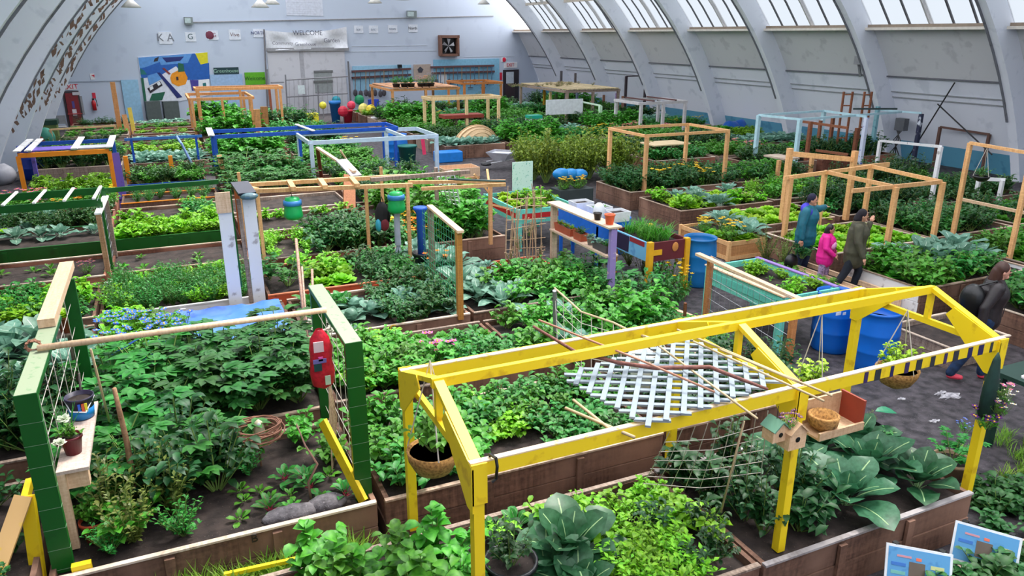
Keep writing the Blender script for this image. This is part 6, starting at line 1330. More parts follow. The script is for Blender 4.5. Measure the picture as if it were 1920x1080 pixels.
# board under vine pergola, blue vest, sacks, electric box, hanging pots
c = P(1062, 198, 1.4); single(MB().box(c.x-1.1, c.x+.9, c.y-.02, c.y+.02, 1.0, 1.7), 'white_board', 'white board hanging under the vine roof pergola', 'board', c, WHITE)
c = P(1337, 236, 0); t = thing('clothes_stand', 'blue and yellow jacket hung on a board against the right wall', 'jacket', (c.x, c.y, 0)); MB().box(c.x-.35, c.x+.45, c.y, c.y+.05, .0, 1.5).build('board', WOODG, t); MB().ell((c.x, c.y-.1, .85), .3, .14, .6, 12, 8).build('jacket', mat((40, 60, 190), .7, 'cloth'), t, True); MB().ell((c.x, c.y-.2, .9), .1, .08, .4, 10, 8).build('dark_front', BLACK, t, True); MB().ell((c.x-.02, c.y-.1, 1.5), .28, .14, .12, 12, 8).build('yellow_hood', mat((226, 196, 90), .7), t, True)
for i, (px, py, s_) in enumerate([(1390, 254, .5), (1405, 252, .42)]): c = P(px, py, .0)-Vector((.7, 0, 0)); mb = MB().ell((c.x, c.y, .35), s_, .35, .4, 14, 10); mb.v = [tuple(Vector(v)+Vector((0, 0, .12*noise.noise(Vector(v)*3)))) for v in mb.v]; single(mb, 'sack', ['left blue plastic sack by the right wall', 'right blue plastic sack by the right wall'][i], 'sack', (c.x, c.y, 0), mat((20, 90, 180), .35), smooth=True)
c = PX(1690, 232, 25.4); t = thing('electric_box', 'grey electric box with dangling cables on the right wall', 'electric box', c); MB().box(c.x-.1, c.x+.15, c.y-.2, c.y+.2, c.z-.25, c.z+.2).build('box', mat((90, 92, 98), .5), t)
for k in range(4): MB().tube([c+Vector((-.05, -.1+.07*k, -.25)), c+Vector((-.15, .1-.1*k, -.6)), (c.x-.1, c.y-.2+.15*k, .3)], .02, 6).build('cable', DARK, t)
c = PX(1610, 118, 24.4); t = thing('floodlight', 'grey floodlight on the rib above the right wall', 'lamp', c); MB().box(c.x-.15, c.x+.15, c.y-.2, c.y+.1, c.z-.05, c.z+.25).build('housing', GREY, t); MB().bar(c, c+Vector((.3, .1, -.5)), .08, .08).build('bracket', GREY, t)
MBr = MB(); 
for a, b in (((1700, 300), (1790, 155)), ((1758, 195), (1860, 290))): t = single(MB().tube([PX(*a, 25.2), PX(*b, 25.0)], .025, 5), 'brace_rod', 'dark diagonal rod %s on the right wall' % ('rising to the right' if a[0] == 1700 else 'falling to the right'), 'rod', PX(*a, 25.2), DARK)
hanging('black hanging pot of pale green leaves in the right edge frame', RE-Vector((0, 0, .6)), .16, BLACK, 'emer', .7, .57)
for i, (px, py) in enumerate([(1767, 320), (1655, 305), (1438, 275), (1575, 256), (1600, 262), (1531, 245)]):
    c = P(px, py+12, .6); pot('plant_pot', ['black pot of leafy greens behind the hanging black pot', 'black pot of yellow flowers inside the white post frame', 'terracotta bowl of greens left of the two timber frames', 'dark pot below the orange ladders', 'red pot below the orange ladders', 'dark pot hanging by the rust brown frame'][i], (c.x, c.y, 0), .22, .5, [BLACK, BLACK, TERRA, DARK, mat((210, 30, 70), .5), DARK][i], ['emer', 'yelfl', 'emer', 'leafy', 'emer', 'emer'][i], 1.)
# shelf table left of the timber frames
c = P(1425, 285, 1.25); t = thing('plank_table', 'weathered plank table left of the two timber frames', 'table', (c.x, c.y, 0)); MB().box(P(1380, 280, 1.1).x, P(1470, 290, 1.1).x, c.y-.6, c.y+.3, 1.05, 1.1).build('table_top', CAPW, t)
for px in (1383, 1466): q = P(px, 282, 1.1); MB().box(q.x-.05, q.x+.05, c.y-.55, c.y-.45, 0, 1.05).build('leg', WOOD, t)
# watering can, yellow flowers box
c = P(1072, 352, .7); t = thing('planter_tub', 'tub of yellow flowers with a blue plastic bundle behind the blue table', 'planter', (c.x, c.y, 0)); MB().box(c.x-.5, c.x+.5, c.y-.3, c.y+.3, 0, .7).build('tub', mat((50, 60, 60), .6), t)
for k in range(4): foliage(t, 'yelfl', (c.x-.35+.22*k, c.y-.1+.1*(k % 2), .68), 1.1, v=k % 3)
for k in range(3): MB().ell((c.x-.2+.28*k, c.y+.25, 1.05-.03*k), .26, .16, .16, 12, 8).build('blue_bundle', mat((20, 130, 200), .35), t, True)
c = P(1262, 545, 0)
for i, (px, py) in enumerate([(1235, 520), (1252, 540), (1280, 560), (1232, 560), (1262, 575)]): q = P(px, py, 0); plant('yelfl' if i < 3 else 'emer', q.x, q.y, 0, ['first', 'second', 'third', 'fourth', 'fifth'][i]+' wild weed on the gravel in front of the painted planter', 1.2, 'weeds in front of the painted planter', 1.8)
plant('dill', *P(1205, 520, 0)[:2], 0, 'tall feathery weed under the painted planter, right', 1.5); plant('dill', *P(1180, 500, 0)[:2], 0, 'tall feathery weed under the painted planter, left', 1.5)
single(MB().bar(P(1283, 610, .1), P(1285, 568, .5), .04, .04, (0, 1, 0)), 'wooden_stake', 'short rust brown stake left of the mesh fence', 'stake', P(1283, 610, .1), RUST)
single(MB().bar(P(1145, 540, .1), P(1330, 610, .1), .08, .12), 'edge_board', 'pale edging board on the gravel below the painted shelf', 'board', P(1230, 575, .05), WOODP)
single(MB().lathe(P(1200, 725, 1.2), [(.1, 0), (.11, .25), (.1, .3), (.14, .32), (.14, .36), (.09, .4)], 16), 'white_container', 'white plastic container standing under the lattice panel', 'container', P(1200, 725, 1.2), WHITE, smooth=True)

# --- left wall clutter
x, y = P(70, 268, 0)[:2]; x += .5; t = thing('storage_bin', 'dark green lidded bin against the left wall', 'bin', (x, y, 0)); MB().box(x-.4, x+.4, y-.35, y+.35, 0, .8).build('bin_body', mat((110, 130, 70), .5), t); MB().box(x-.45, x+.45, y-.4, y+.4, .8, 1.0).build('lid', mat((20, 60, 44), .5), t)
x, y = P(112, 256, 0)[:2]; t = thing('garden_chair', 'grey metal chair beside the red exit door', 'chair', (x, y, 0)); MB().box(x-.35, x+.35, y-.3, y+.3, .42, .47).build('seat', GREY, t); MB().box(x-.35, x+.35, y+.27, y+.3, .55, .95).build('backrest', GREY, t)
for a_, b_ in ((-.33, -.28), (.33, -.28), (-.33, .28), (.33, .28)): MB().box(x+a_-.02, x+a_+.02, y+b_-.02, y+b_+.02, 0, .95 if b_ > 0 else .42).build('leg', GREY, t)
x, y = P(90, 275, 0)[:2]; t = thing('sack', 'teal and brown sack beside the dark green bin', 'sack', (x, y, 0)); MB().ell((x, y, .4), .35, .3, .42, 12, 8).build('sack_body', mat((60, 140, 120), .7), t, True); MB().ell((x-.2, y-.15, .25), .25, .2, .28, 12, 8).build('brown_bundle', mat((130, 76, 60), .8), t, True)
x, y = P(8, 345, 0)[:2]; mb = MB().ell((x, y, .3), .4, .35, .34, 14, 10); mb.v = [tuple(Vector(v)+Vector((0, 0, .1*noise.noise(Vector(v)*4)))) for v in mb.v]; single(mb, 'sack', 'pale grey sack at the left edge beside the orange frame', 'sack', (x, y, 0), mat((206, 204, 212), .6), smooth=True)
c = P(765, 305, 0); t = thing('storage_bin', 'teal bin right of the blue barrel in the aisle', 'bin', (c.x, c.y, 0)); MB().lathe((c.x, c.y, 0), [(.28, 0), (.34, .6), (.37, .6), (.37, .66), (.33, .66)], 16).build('bin_body', mat((16, 110, 100), .5), t, True)
for i, (px, py) in enumerate([(1010, 318), (1040, 316), (1075, 312)]): c = P(px, py, 0); mb = MB().ell((c.x, c.y, .12), .42, .3, .2, 12, 8); mb.v = [tuple(Vector(v)+Vector((0, 0, .1*noise.noise(Vector(v)*4)))) for v in mb.v]; single(mb, 'plastic_sack', ['left', 'middle', 'right'][i]+' grey plastic sack on the ground below the big thicket', 'sack', (c.x, c.y, 0), mat((112, 112, 126), .4), smooth=True)

for i, (px, py, r_) in enumerate([(1782, 742, .13), (1765, 737, .08), (1752, 790, .06), (1690, 748, .05)]):  # wet glints on the gravel, put in as flat white patches
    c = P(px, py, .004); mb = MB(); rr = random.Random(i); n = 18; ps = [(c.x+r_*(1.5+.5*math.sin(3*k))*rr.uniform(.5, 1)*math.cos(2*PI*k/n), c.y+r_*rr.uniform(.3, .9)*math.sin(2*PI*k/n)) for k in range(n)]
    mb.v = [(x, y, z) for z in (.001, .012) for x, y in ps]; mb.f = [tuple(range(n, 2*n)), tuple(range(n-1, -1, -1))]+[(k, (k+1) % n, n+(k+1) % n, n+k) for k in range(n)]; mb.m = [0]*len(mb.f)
    single(mb, 'wet_glint', ['largest white painted glint on the gravel aisle', 'white painted glint touching the largest one', 'small white painted glint farther down the gravel aisle', 'tiny white painted glint below the lime hanging basket'][i], 'glint', c, mat((206, 202, 206), .6, 'soil', (120, 116, 122), 20))
# ============================================================ PEOPLE
SKIN = mat((206, 150, 122), .55); HAIR = mat((30, 22, 24), .5); SKIN2 = mat((220, 160, 136), .55)
def blob(parts, name, m, parent, vox=.012, sm=3):
    """one continuous surface from tapered limbs: parts = [(points, radii)] or ('e', centre, rx, ry, rz, rot)"""
    mb = MB()
    for p in parts:
        if p[0] == 'e': mb.ell(p[1], p[2], p[3], p[4], 16, 12, p[5] if len(p) > 5 else None)
        else:
            pts, rs = p[0], p[1]; mb.tube(pts, rs, 12)
            for q, r_ in zip(pts, rs): mb.ell(q, r_, r_, r_, 12, 8)
    me = bpy.data.meshes.new('t'); me.from_pydata(mb.v, [], mb.f); o = bpy.data.objects.new('t', me); COL.objects.link(o)
    md = o.modifiers.new('r', 'REMESH'); md.mode = 'VOXEL'; md.voxel_size = vox
    ms = o.modifiers.new('s', 'SMOOTH'); ms.iterations = sm; ms.factor = .5
    bpy.context.view_layer.update(); m2 = bpy.data.meshes.new_from_object(o.evaluated_get(bpy.context.evaluated_depsgraph_get()))
    bpy.data.objects.remove(o); off = parent_origin(parent); 
    for v in m2.vertices: v.co -= off
    m2.materials.clear(); m2.materials.append(m); m2.polygons.foreach_set('use_smooth', [True]*len(m2.polygons)); r = bpy.data.objects.new(name, m2); COL.objects.link(r); r.parent = parent; return r
def person(label, foot, H, face, la, ra, legs, top, trou, hair, shoe, coat=.0, skin=SKIN, hairlen=.0, bulk=1., hat=None, hands=True, lean=.0):
    """foot: ground point; face: heading angle (0 = +x); la, ra: arm joints (elbow, wrist) in body space (forward, left, up); legs: ((knee, ankle) x2)"""
    foot = Vector(foot); s = H/1.7; fx = Vector((math.cos(face), math.sin(face), 0)); fy = Vector((-math.sin(face), math.cos(face), 0))
    def B(f, l, u): return foot+(fx*f+fy*l+Vector((0, 0, u)))*s
    t = thing('person', label, 'person', foot); L = lean
    hip = B(0, 0, .9); chest = B(.02+L*.6, 0, 1.25); neck = B(.02+L, 0, 1.42); head = B(.05+L*1.1, 0, 1.57)
    sh = [B(L*.9, .17, 1.38), B(L*.9, -.17, 1.38)]; A = [[B(*la[0]), B(*la[1])], [B(*ra[0]), B(*ra[1])]]
    body = [([hip, B(L*.3, 0, 1.08), chest, neck], [.135*s, .12*s, .135*s, .055*s]), ([neck, head], [.05*s, .055*s]), ('e', head+Vector((0, 0, .015*s)), .085*s, .078*s, .112*s)]
    body.append(('e', head+fx*.085*s-Vector((0, 0, .005*s)), .018*s, .014*s, .02*s)); body.append(('e', head+fx*.05*s-Vector((0, 0, .07*s)), .035*s, .035*s, .03*s))
    for k in (-1, 1): body.append(('e', head+fy*.078*s*k-Vector((0, 0, .005*s)), .018*s, .012*s, .028*s))
    for i in (0, 1): body.append(([sh[i], A[i][0], A[i][1]], [.055*s, .042*s, .028*s]))
    for i, (kn, an) in enumerate(legs): body.append(([B(0, .09*(1-2*i), .88), B(*kn), B(*an)], [.085*s, .06*s, .04*s]))
    for i in (0, 1):
        e, w_ = A[i]; d = (w_-e).normalized(); sd = d.cross(Vector((0, 0, 1))); sd = sd.normalized() if sd.length > .1 else fy; pc = w_+d*.05*s
        body.append(('e', pc, .032*s, .032*s, .036*s)); n_ = d.cross(sd)
        for k in range(4):
            o_ = sd*(.021*(k-1.5))*s; ln = [.06, .072, .068, .052][k]*s; b0 = pc+d*.02*s+o_; body.append(([b0, b0+d*ln*.55+n_*.006*s, b0+d*ln+n_*.02*s], [.0095*s, .009*s, .007*s]))
        b0 = w_+d*.03*s+sd*.03*s; body.append(([b0, b0+sd*.025*s+d*.025*s, b0+sd*.03*s+d*.055*s], [.012*s, .01*s, .008*s]))
    bo = blob(body, 'body', skin, t, .0085*s)
    cl = [([B(0, 0, .9), B(0, 0, .98), B(L*.3, 0, 1.1), chest, B(L*.9, 0, 1.36)], [(.165+coat*.03)*s*bulk, .16*s*bulk, .15*s*bulk, .165*s*bulk, .12*s*bulk]), ([sh[0], sh[1]], [.075*s*bulk]*2)]
    for i in (0, 1): e, w_ = A[i]; cl.append(([sh[i], e, w_-(w_-e)*.06], [.075*s*bulk, .06*s*bulk, .045*s*bulk]))
    if coat: cl.append(([B(0, 0, .96-coat*.6), B(0, 0, .98)], [.165*s*bulk, .16*s*bulk]))
    jk = blob(cl, 'jacket', top, t, .013*s)
    MB().tube([B(.02+L*.9, 0, 1.36)+fx*.13*s*bulk, B(.02, 0, 1.2)+fx*.165*s*bulk, B(0, 0, .95)+fx*.17*s*bulk], .006, 4).build('zip', mat((30, 30, 40), .5), jk)
    tr = [([B(0, .08, .9), B(0, -.08, .9)], [.12*s]*2)]
    for i, (kn, an) in enumerate(legs): tr.append(([B(0, .085*(1-2*i), .86), B(*kn), B(*an)], [.105*s, .075*s, .062*s]))
    blob(tr, 'trousers', trou, t, .013*s)
    for i, (kn, an) in enumerate(legs):
        a = B(*an); blob([([a-Vector((0, 0, .045*s)), a+fx*.13*s-Vector((0, 0, .055*s))], [.046*s, .036*s]), ([a+Vector((0, 0, .03*s)), a-Vector((0, 0, .03*s))], [.045*s, .045*s])], 'shoe', shoe, t, .012*s)
    hr = [('e', head-fx*.018*s+Vector((0, 0, .035*s)), .093*s, .09*s, .105*s)]
    if hairlen: hr += [([head-fx*.05*s, head-fx*.075*s-Vector((0, 0, hairlen*.5*s)), head-fx*.06*s-Vector((0, 0, hairlen*s))], [.085*s, .085*s, .05*s])]
    blob(hr, 'hair' if not hat else 'hat', hat or hair, t, .011*s)
    if hat and hairlen: blob([([head-fx*.04*s, head-fx*.06*s-Vector((0, 0, hairlen*s))], [.08*s, .06*s])], 'hair', hair, t, .012*s)
    for k in (-1, 1): MB().ell(head+fx*.078*s+fy*.03*s*k+Vector((0, 0, .02*s)), .009*s, .012*s, .008*s, 8, 6).build('eye', BLACK, bo, True)
    MB().ell(head+fx*.082*s-Vector((0, 0, .045*s)), .006*s, .024*s, .006*s, 8, 6).build('mouth', mat((150, 70, 66), .5), bo, True)
    return t, B
JEAN = mat((40, 56, 92), .8, 'cloth', (26, 38, 66)); BLK = mat((26, 26, 34), .8, 'cloth')
f1 = P(1500, 522, 0); TEALJ = mat((18, 104, 124), .6, 'cloth', (10, 84, 100), 4)
t, B_ = person('person in a teal and blue jacket and dark knit hat, pointing to the right', (f1.x, f1.y, 0), 1.72, -1.0, ((.1, .44, 1.33), (.16, .7, 1.33)), ((-.03, -.26, 1.12), (.0, -.3, .86)), (((.05, .1, .5), (.0, .1, .09)), ((-.03, -.1, .5), (-.1, -.1, .09))), TEALJ, JEAN, HAIR, BLK, coat=.3, hat=mat((24, 20, 52), .8, 'cloth'), bulk=1.2)
BLJ = mat((66, 58, 200), .6, 'cloth', (50, 44, 170), 4); blob([([B_(0, .14, 1.36), B_(0, -.14, 1.36)], [.105, .105]), ([B_(.02, .0, 1.3), B_(-.04, 0, 1.4)], [.16, .12])], 'yoke', BLJ, t, .014)
b = thing('vegetable_bunch', 'bunch of leafy greens held by the person in the teal jacket', 'greens', B_(.04, -.33, .62)); foliage(b, 'potato', B_(.06, -.33, .5), 1.0)
b = thing('handbag', 'black bag hanging beside the person in the teal jacket', 'bag', B_(-.1, -.42, .3)); MB().ell(B_(-.12, -.42, .42), .15, .1, .17, 14, 10).build('bag_body', BLACK, b, True); MB().tube([B_(-.2, -.42, .55), B_(-.08, -.36, .84), B_(0, -.42, .55)], .012, 6).build('strap', BLACK, b)
f2 = P(1538, 545, 0); PNK = mat((236, 30, 150), .6, 'cloth', (214, 16, 126), 5)
t, B_ = person('girl with long dark hair in a bright pink jacket, walking between two adults', (f2.x, f2.y, 0), 1.3, -.9, ((.05, .2, 1.15), (.2, .16, .98)), ((.02, -.26, 1.15), (.22, -.2, .98)), (((.06, .09, .5), (.02, .09, .09)), ((-.04, -.09, .5), (-.1, -.09, .09))), PNK, mat((180, 150, 190), .8, 'cloth', (80, 70, 90), 14), HAIR, mat((60, 40, 60), .7), coat=.25, hairlen=.34, bulk=1.25)
MB().ell(B_(.16, -.08, 1.2), .07, .05, .08, 10, 8).build('print_patch', mat((246, 170, 220), .6), t, True)
f3 = P(1590, 556, 0); OLV = mat((76, 74, 56), .7, 'cloth', (58, 56, 42), 5)
t, B_ = person('woman in an olive coat and black headscarf raising one hand to her face', (f3.x, f3.y, 0), 1.66, -.8, ((.16, .34, 1.12), (.22, .4, 1.38)), ((.02, -.26, 1.12), (.14, -.3, .86)), (((.12, .1, .5), (.05, .1, .09)), ((-.12, -.1, .5), (-.3, -.1, .12))), OLV, mat((22, 30, 44), .8, 'cloth'), HAIR, BLK, coat=.35, hat=mat((24, 16, 28), .8, 'cloth'), hairlen=.12, bulk=1.18)
blob([([B_(-.02, .0, 1.42), B_(.06, 0, 1.36)], [.1, .1])], 'collar', mat((104, 96, 74), .7, 'cloth'), t, .014)
f4 = P(1822, 712, 0); DJ = mat((44, 36, 38), .45, 'cloth', (30, 25, 27), 4)
t, B_ = person('woman with long brown hair in a dark jacket striding right at the right edge', (f4.x, f4.y, 0), 1.74, -.75, ((-.0, .28, 1.14), (.12, .34, .9)), ((-.1, -.26, 1.12), (-.1, -.3, .88)), (((.12, .1, .5), (.12, .1, .09)), ((-.12, -.1, .5), (-.3, -.1, .11))), DJ, mat((24, 52, 88), .8, 'cloth', (14, 30, 54)), mat((70, 40, 30), .5), mat((226, 70, 90), .6), skin=SKIN2, hairlen=.22, bulk=1.15, lean=.04)
b = thing('backpack', 'black backpack on the shoulder of the striding woman', 'backpack', B_(-.25, -.1, .9)); blob([('e', B_(-.22, -.12, 1.18), .14, .17, .23)], 'bag_body', BLACK, b, .014)
MB().tube([B_(-.2, -.14, 1.38), B_(0, -.16, 1.48), B_(.14, -.14, 1.25), B_(-.12, -.14, 1.02)], .016, 6).build('strap', BLACK, b)
# ============================================================ FAR WALL
def wbox(px0, py0, px1, py1, m, name, parent=None, off=0., th=.04, label=None, cat=None, group=None):
    a, b = W(px0, py0, off), W(px1, py1, off); s0, s1 = (a-FWA).dot(FWD), (b-FWA).dot(FWD)
    zt, zb = max(a.z, b.z), min(a.z, b.z); p0 = FWA+FWD*min(s0, s1)+FWN*off; p1 = FWA+FWD*max(s0, s1)+FWN*off; n = FWN*th
    mb = MB(); vs = [Vector((p.x, p.y, z)) for p in (p0, p1, p1+n, p0+n) for z in (zb,)]+[Vector((p.x, p.y, zt)) for p in (p0, p1, p1+n, p0+n)]
    mb.add(vs, [(0, 1, 2, 3), (7, 6, 5, 4), (0, 4, 5, 1), (1, 5, 6, 2), (2, 6, 7, 3), (3, 7, 4, 0)])
    if label: return single(mb, name, label, cat, (p0+p1)/2+Vector((0, 0, zb)), m, group)
    o = mb.build(name, m, parent)
    if parent is None: o['kind'] = 'structure'
    return o
def wthing(name, label, cat, px, py, off=0., group=None): return thing(name, label, cat, W(px, py, off), group)
def wpoly(pts, m, name, parent, off, th=.012):
    """flat painted shape with a little thickness, corners in photo pixels on the wall"""
    vs = [W(x, y, off+th) for x, y in pts]; n = len(vs); b = [v-FWN*th for v in vs]
    mb = MB(); mb.add(vs+b, [tuple(range(n)), tuple(range(2*n-1, n-1, -1))]+[(i, n+i, n+(i+1) % n, (i+1) % n) for i in range(n)]); return mb.build(name, m, parent)
def wtext(s, px, py, size, m, parent, off=.05, name='lettering'): return text_mesh(name, s, size, m, parent, W(px, py, off), FWD, (0, 0, 1))
# seams of the block wall, conduit
mb = MB(); z_ = W(300, 153).z
MB().bar(W(117, 154, .02), W(255, 151, .02), .03, .05).build('trim_20', mat((150, 160, 176), .7))['kind'] = 'structure'
MB().tube([W(350, 42, .06), W(925, 30, .06)], .035, 6).build('trim_21', mat((150, 150, 154), .6))['kind'] = 'structure'
for i, (py, a, b) in enumerate([(97, 655, 820), (107, 870, 965), (87, 660, 800)]):
    MB().bar(W(a, py, .01), W(b, py-2, .01), .02, .03).build('trim_%d' % (22+i), mat((192, 198, 208), .8))['kind'] = 'structure'
# exit doors
t = wbox(116, 171, 160, 246, mat((60, 52, 56), .6), 'door_1', off=.0, th=.05)
MAR = mat((128, 24, 34), .5, 'worn', (104, 18, 28), 4)
wbox(121, 175, 157, 246, MAR, 'door_leaf', t, .05, .05); wbox(135, 205, 146, 222, mat((214, 214, 216), .6), 'poster', t, .1, .01); wbox(134, 190, 141, 203, mat((80, 70, 140), .6), 'poster', t, .1, .01)
MB().bar(W(127, 214, .14), W(154, 213, .14), .05, .05).build('push_bar', mat((170, 60, 60), .4), t); wbox(135, 173, 150, 178, mat((200, 196, 200), .6), 'closer', t, .1, .06)
wbox(135, 217, 152, 232, mat((104, 54, 40), .6), 'kick_plate', t, .1, .01)
t = wbox(943, 131, 972, 192, mat((44, 38, 44), .6), 'door_2', off=.0, th=.05); wbox(949, 135, 963, 156, mat((190, 200, 210), .4), 'door_window', t, .05, .02); wbox(947, 158, 965, 190, mat((60, 46, 52), .5), 'door_leaf', t, .05, .02)
SIGN = mat((226, 226, 228), .5); REDL = mat((206, 30, 60), .5)
for i, (px, py) in enumerate([(132, 163), (957, 122)]):
    s = wbox(px-12, py-5, px+12, py+5, SIGN, 'exit_sign', off=.0, th=.05, label=['exit sign with red letters above the dark red door', 'exit sign with red letters above the far right door'][i], cat='sign'); wtext('EXIT', px, py, .34, REDL, s, .07)
s = wbox(168, 138, 178, 149, SIGN, 'wall_sign', th=.03, label='small white safety sign with a red arrow above the fire extinguisher', cat='sign'); wpoly([(171, 141), (177, 140), (177, 146), (175, 143)], REDL, 'arrow', s, .03)
s = wbox(172, 174, 180, 184, REDL, 'wall_sign', th=.03, label='red fire sign directly above the fire extinguisher', cat='sign')
t = wthing('fire_extinguisher', 'red fire extinguisher on the far wall right of the dark red door', 'fire extinguisher', 178, 205, .15)
p = W(178, 207, .15); MB().lathe(p, [(0, 0), (.1, .0), (.1, .42), (.05, .5), (.03, .52)], 12).build('cylinder', mat((190, 26, 34), .3), t, True); MB().tube([p+Vector((0, 0, .55)), p+Vector((.12, 0, .6)), p+Vector((.16, 0, .2))], .02, 6).build('hose', BLACK, t); MB().box(p.x-.05, p.x+.05, p.y-.03, p.y+.03, p.z+.52, p.z+.6).build('valve', BLACK, t)
t = wbox(153, 180, 155, 214, GREY, 'conduit', th=.05, label='grey conduit pipe right of the dark red door', cat='pipe')
s = wbox(940, 108, 949, 116, SIGN, 'wall_sign', th=.04, label='round red sign above the far right door', cat='sign'); MB().ell(W(945, 112, .05), .16, .03, .16, 14, 8).build('red_disc', REDL, s)
s = wbox(937, 136, 941, 150, REDL, 'wall_sign', th=.04, label='narrow red sign left of the far right door', cat='sign')
# mural
t = wthing('mural', 'large colourful mural of blue sky and an orange pumpkin on the far wall', 'mural', 325, 180, .04)
wpoly([(258, 107), (389, 98), (394, 178), (336, 190), (270, 190)], mat((222, 226, 236), .6), 'board', t, .0, .04)
CB = dict(b=(28, 92, 176), db=(24, 40, 110), lb=(92, 150, 214), t=(20, 110, 110), g=(24, 96, 70), y=(214, 204, 30), o=(236, 150, 20), k=(40, 34, 44), w=(232, 236, 240), v=(70, 60, 150), r=(130, 50, 50))
for i, (cc, pts, of) in enumerate([
    ('b', [(259, 108), (365, 100), (392, 125), (393, 149), (352, 150), (330, 124), (300, 142), (265, 147)], .0408),
    ('lb', [(259, 108), (360, 101), (352, 118), (300, 122), (262, 128)], .042), ('b', [(262, 130), (300, 116), (304, 132), (285, 138), (264, 142)], .044), ('db', [(304, 108), (345, 106), (338, 114), (312, 117)], .046),
    ('t', [(263, 128), (270, 132), (276, 140), (264, 140)], .048), ('b', [(345, 122), (392, 118), (393, 148), (360, 150), (350, 138)], .042), ('b', [(360, 108), (372, 112), (380, 122), (362, 124)], .048),
    ('y', [(366, 100), (389, 98), (390, 118), (376, 121)], .05), ('o', [(322, 138), (334, 132), (346, 134), (352, 146), (348, 158), (334, 162), (322, 156), (319, 146)], .05), ('g', [(334, 118), (344, 120), (346, 134), (334, 135)], .056),
    ('lb', [(276, 142), (296, 136), (304, 148), (280, 160)], .052), ('k', [(276, 166), (300, 152), (305, 160), (282, 175)], .054), ('w', [(280, 164), (286, 161), (288, 166), (282, 170)], .06), ('w', [(294, 156), (299, 153), (302, 158), (297, 161)], .06),
    ('db', [(294, 136), (300, 136), (342, 182), (332, 184)], .056), ('r', [(304, 128), (308, 127), (320, 138), (317, 140)], .056), ('g', [(285, 176), (310, 172), (304, 188), (280, 189)], .052), ('g', [(264, 146), (269, 146), (275, 190), (270, 190)], .05),
    ('v', [(356, 150), (372, 150), (372, 170), (360, 170)], .05), ('w', [(372, 150), (392, 148), (393, 170), (374, 172)], .05), ('t', [(380, 156), (386, 155), (387, 162), (381, 163)], .056), ('k', [(330, 144), (334, 144), (335, 150), (331, 151)], .058), ('k', [(290, 110), (298, 106), (296, 114), (288, 116)], .058)]):
    wpoly(pts, mat(CB[cc], .6), 'painted_shape', t, of, .004)
wbox(226, 150, 270, 232, mat((150, 194, 222), .7), 'panel', off=.05, th=.05, label='pale blue panel on the far wall left of the mural', cat='panel')
t = wthing('storage_container', 'dark grey metal cabinet below the mural', 'container', 300, 222, .2)
for a, b in ((270, 302), (303, 336)): wbox(a, 190, b, 224, mat((84, 94, 92), .6), 'door', t, .1, .3)
# signs right of the mural
s = wbox(400, 127, 448, 139, mat((30, 60, 66), .7), 'chalkboard_sign', off=.03, th=.04, label='small dark chalkboard sign above the pale blue board', cat='sign'); wtext('Greenhouse', 424, 133, .28, mat((150, 190, 170), .7), s, .08)
wbox(393, 140, 460, 200, mat((156, 186, 220), .7), 'panel', off=.03, th=.04, label='pale blue painted board below the dark chalkboard sign', cat='panel')
s = wbox(458, 136, 498, 158, mat((92, 170, 24), .6), 'green_sign', off=.03, th=.04, label='bright green handwritten sign left of the big door', cat='sign'); wtext('Welcome', 478, 147, .3, mat((30, 80, 20), .7), s, .08)
# logos
INK = mat((120, 120, 130), .7)
for i, (px, py, s_, tx, cc, sz) in enumerate([(310, 71, 14, 'K A', (120, 122, 132), .55), (357, 69, 11, 'G', (60, 90, 96), .4), (399, 66, 11, 'LG', (130, 40, 70), .3), (440, 65, 12, 'Vive', (120, 90, 90), .3), (484, 62, 10, 'NORTH', (40, 50, 110), .24), (672, 55, 9, 'ice', (130, 140, 160), .25), (700, 55, 9, 'arc', (130, 140, 160), .25), (736, 54, 9, 'town', (110, 120, 140), .22), (774, 53, 9, 'North', (60, 60, 70), .26)]):
    s = wbox(px-s_, py-s_*.8, px+s_, py+s_*.8, mat((214, 219, 229), .7), 'sponsor_sign', off=.0, th=.03, label=['white sponsor sign with two big grey letters, leftmost', 'white sponsor sign with a round green letter, second from left', 'white sponsor sign with a dark red disc', 'white sponsor sign with a small dark word, fourth from left', 'white sponsor sign with two blue words beside the banner', 'faint sponsor sign just right of the banner', 'faint round sponsor sign, second right of the banner', 'faint sponsor sign with one word, third right of the banner', 'white sponsor sign with dark words, rightmost'][i], cat='sign')
    wtext(tx, px, py, sz, mat(cc, .7), s, .035)
    if i == 2: MB().ell(W(px-6, py, .04), .22, .03, .22, 14, 8).build('disc', mat((110, 40, 64), .6), s)
    if i == 0: MB().box(0, 0, 0, 0, 0, 0)
s = wbox(534, -8, 606, 30, mat((204, 209, 222), .7), 'notice_board', off=.0, th=.03, label='large faint text board at the top above the banner', cat='sign')
for k in range(6): wbox(538, 4+4.2*k, 600-8*(k % 2), 5.4+4.2*k, mat((160, 164, 182), .7), 'text_line', s, .03, .004)
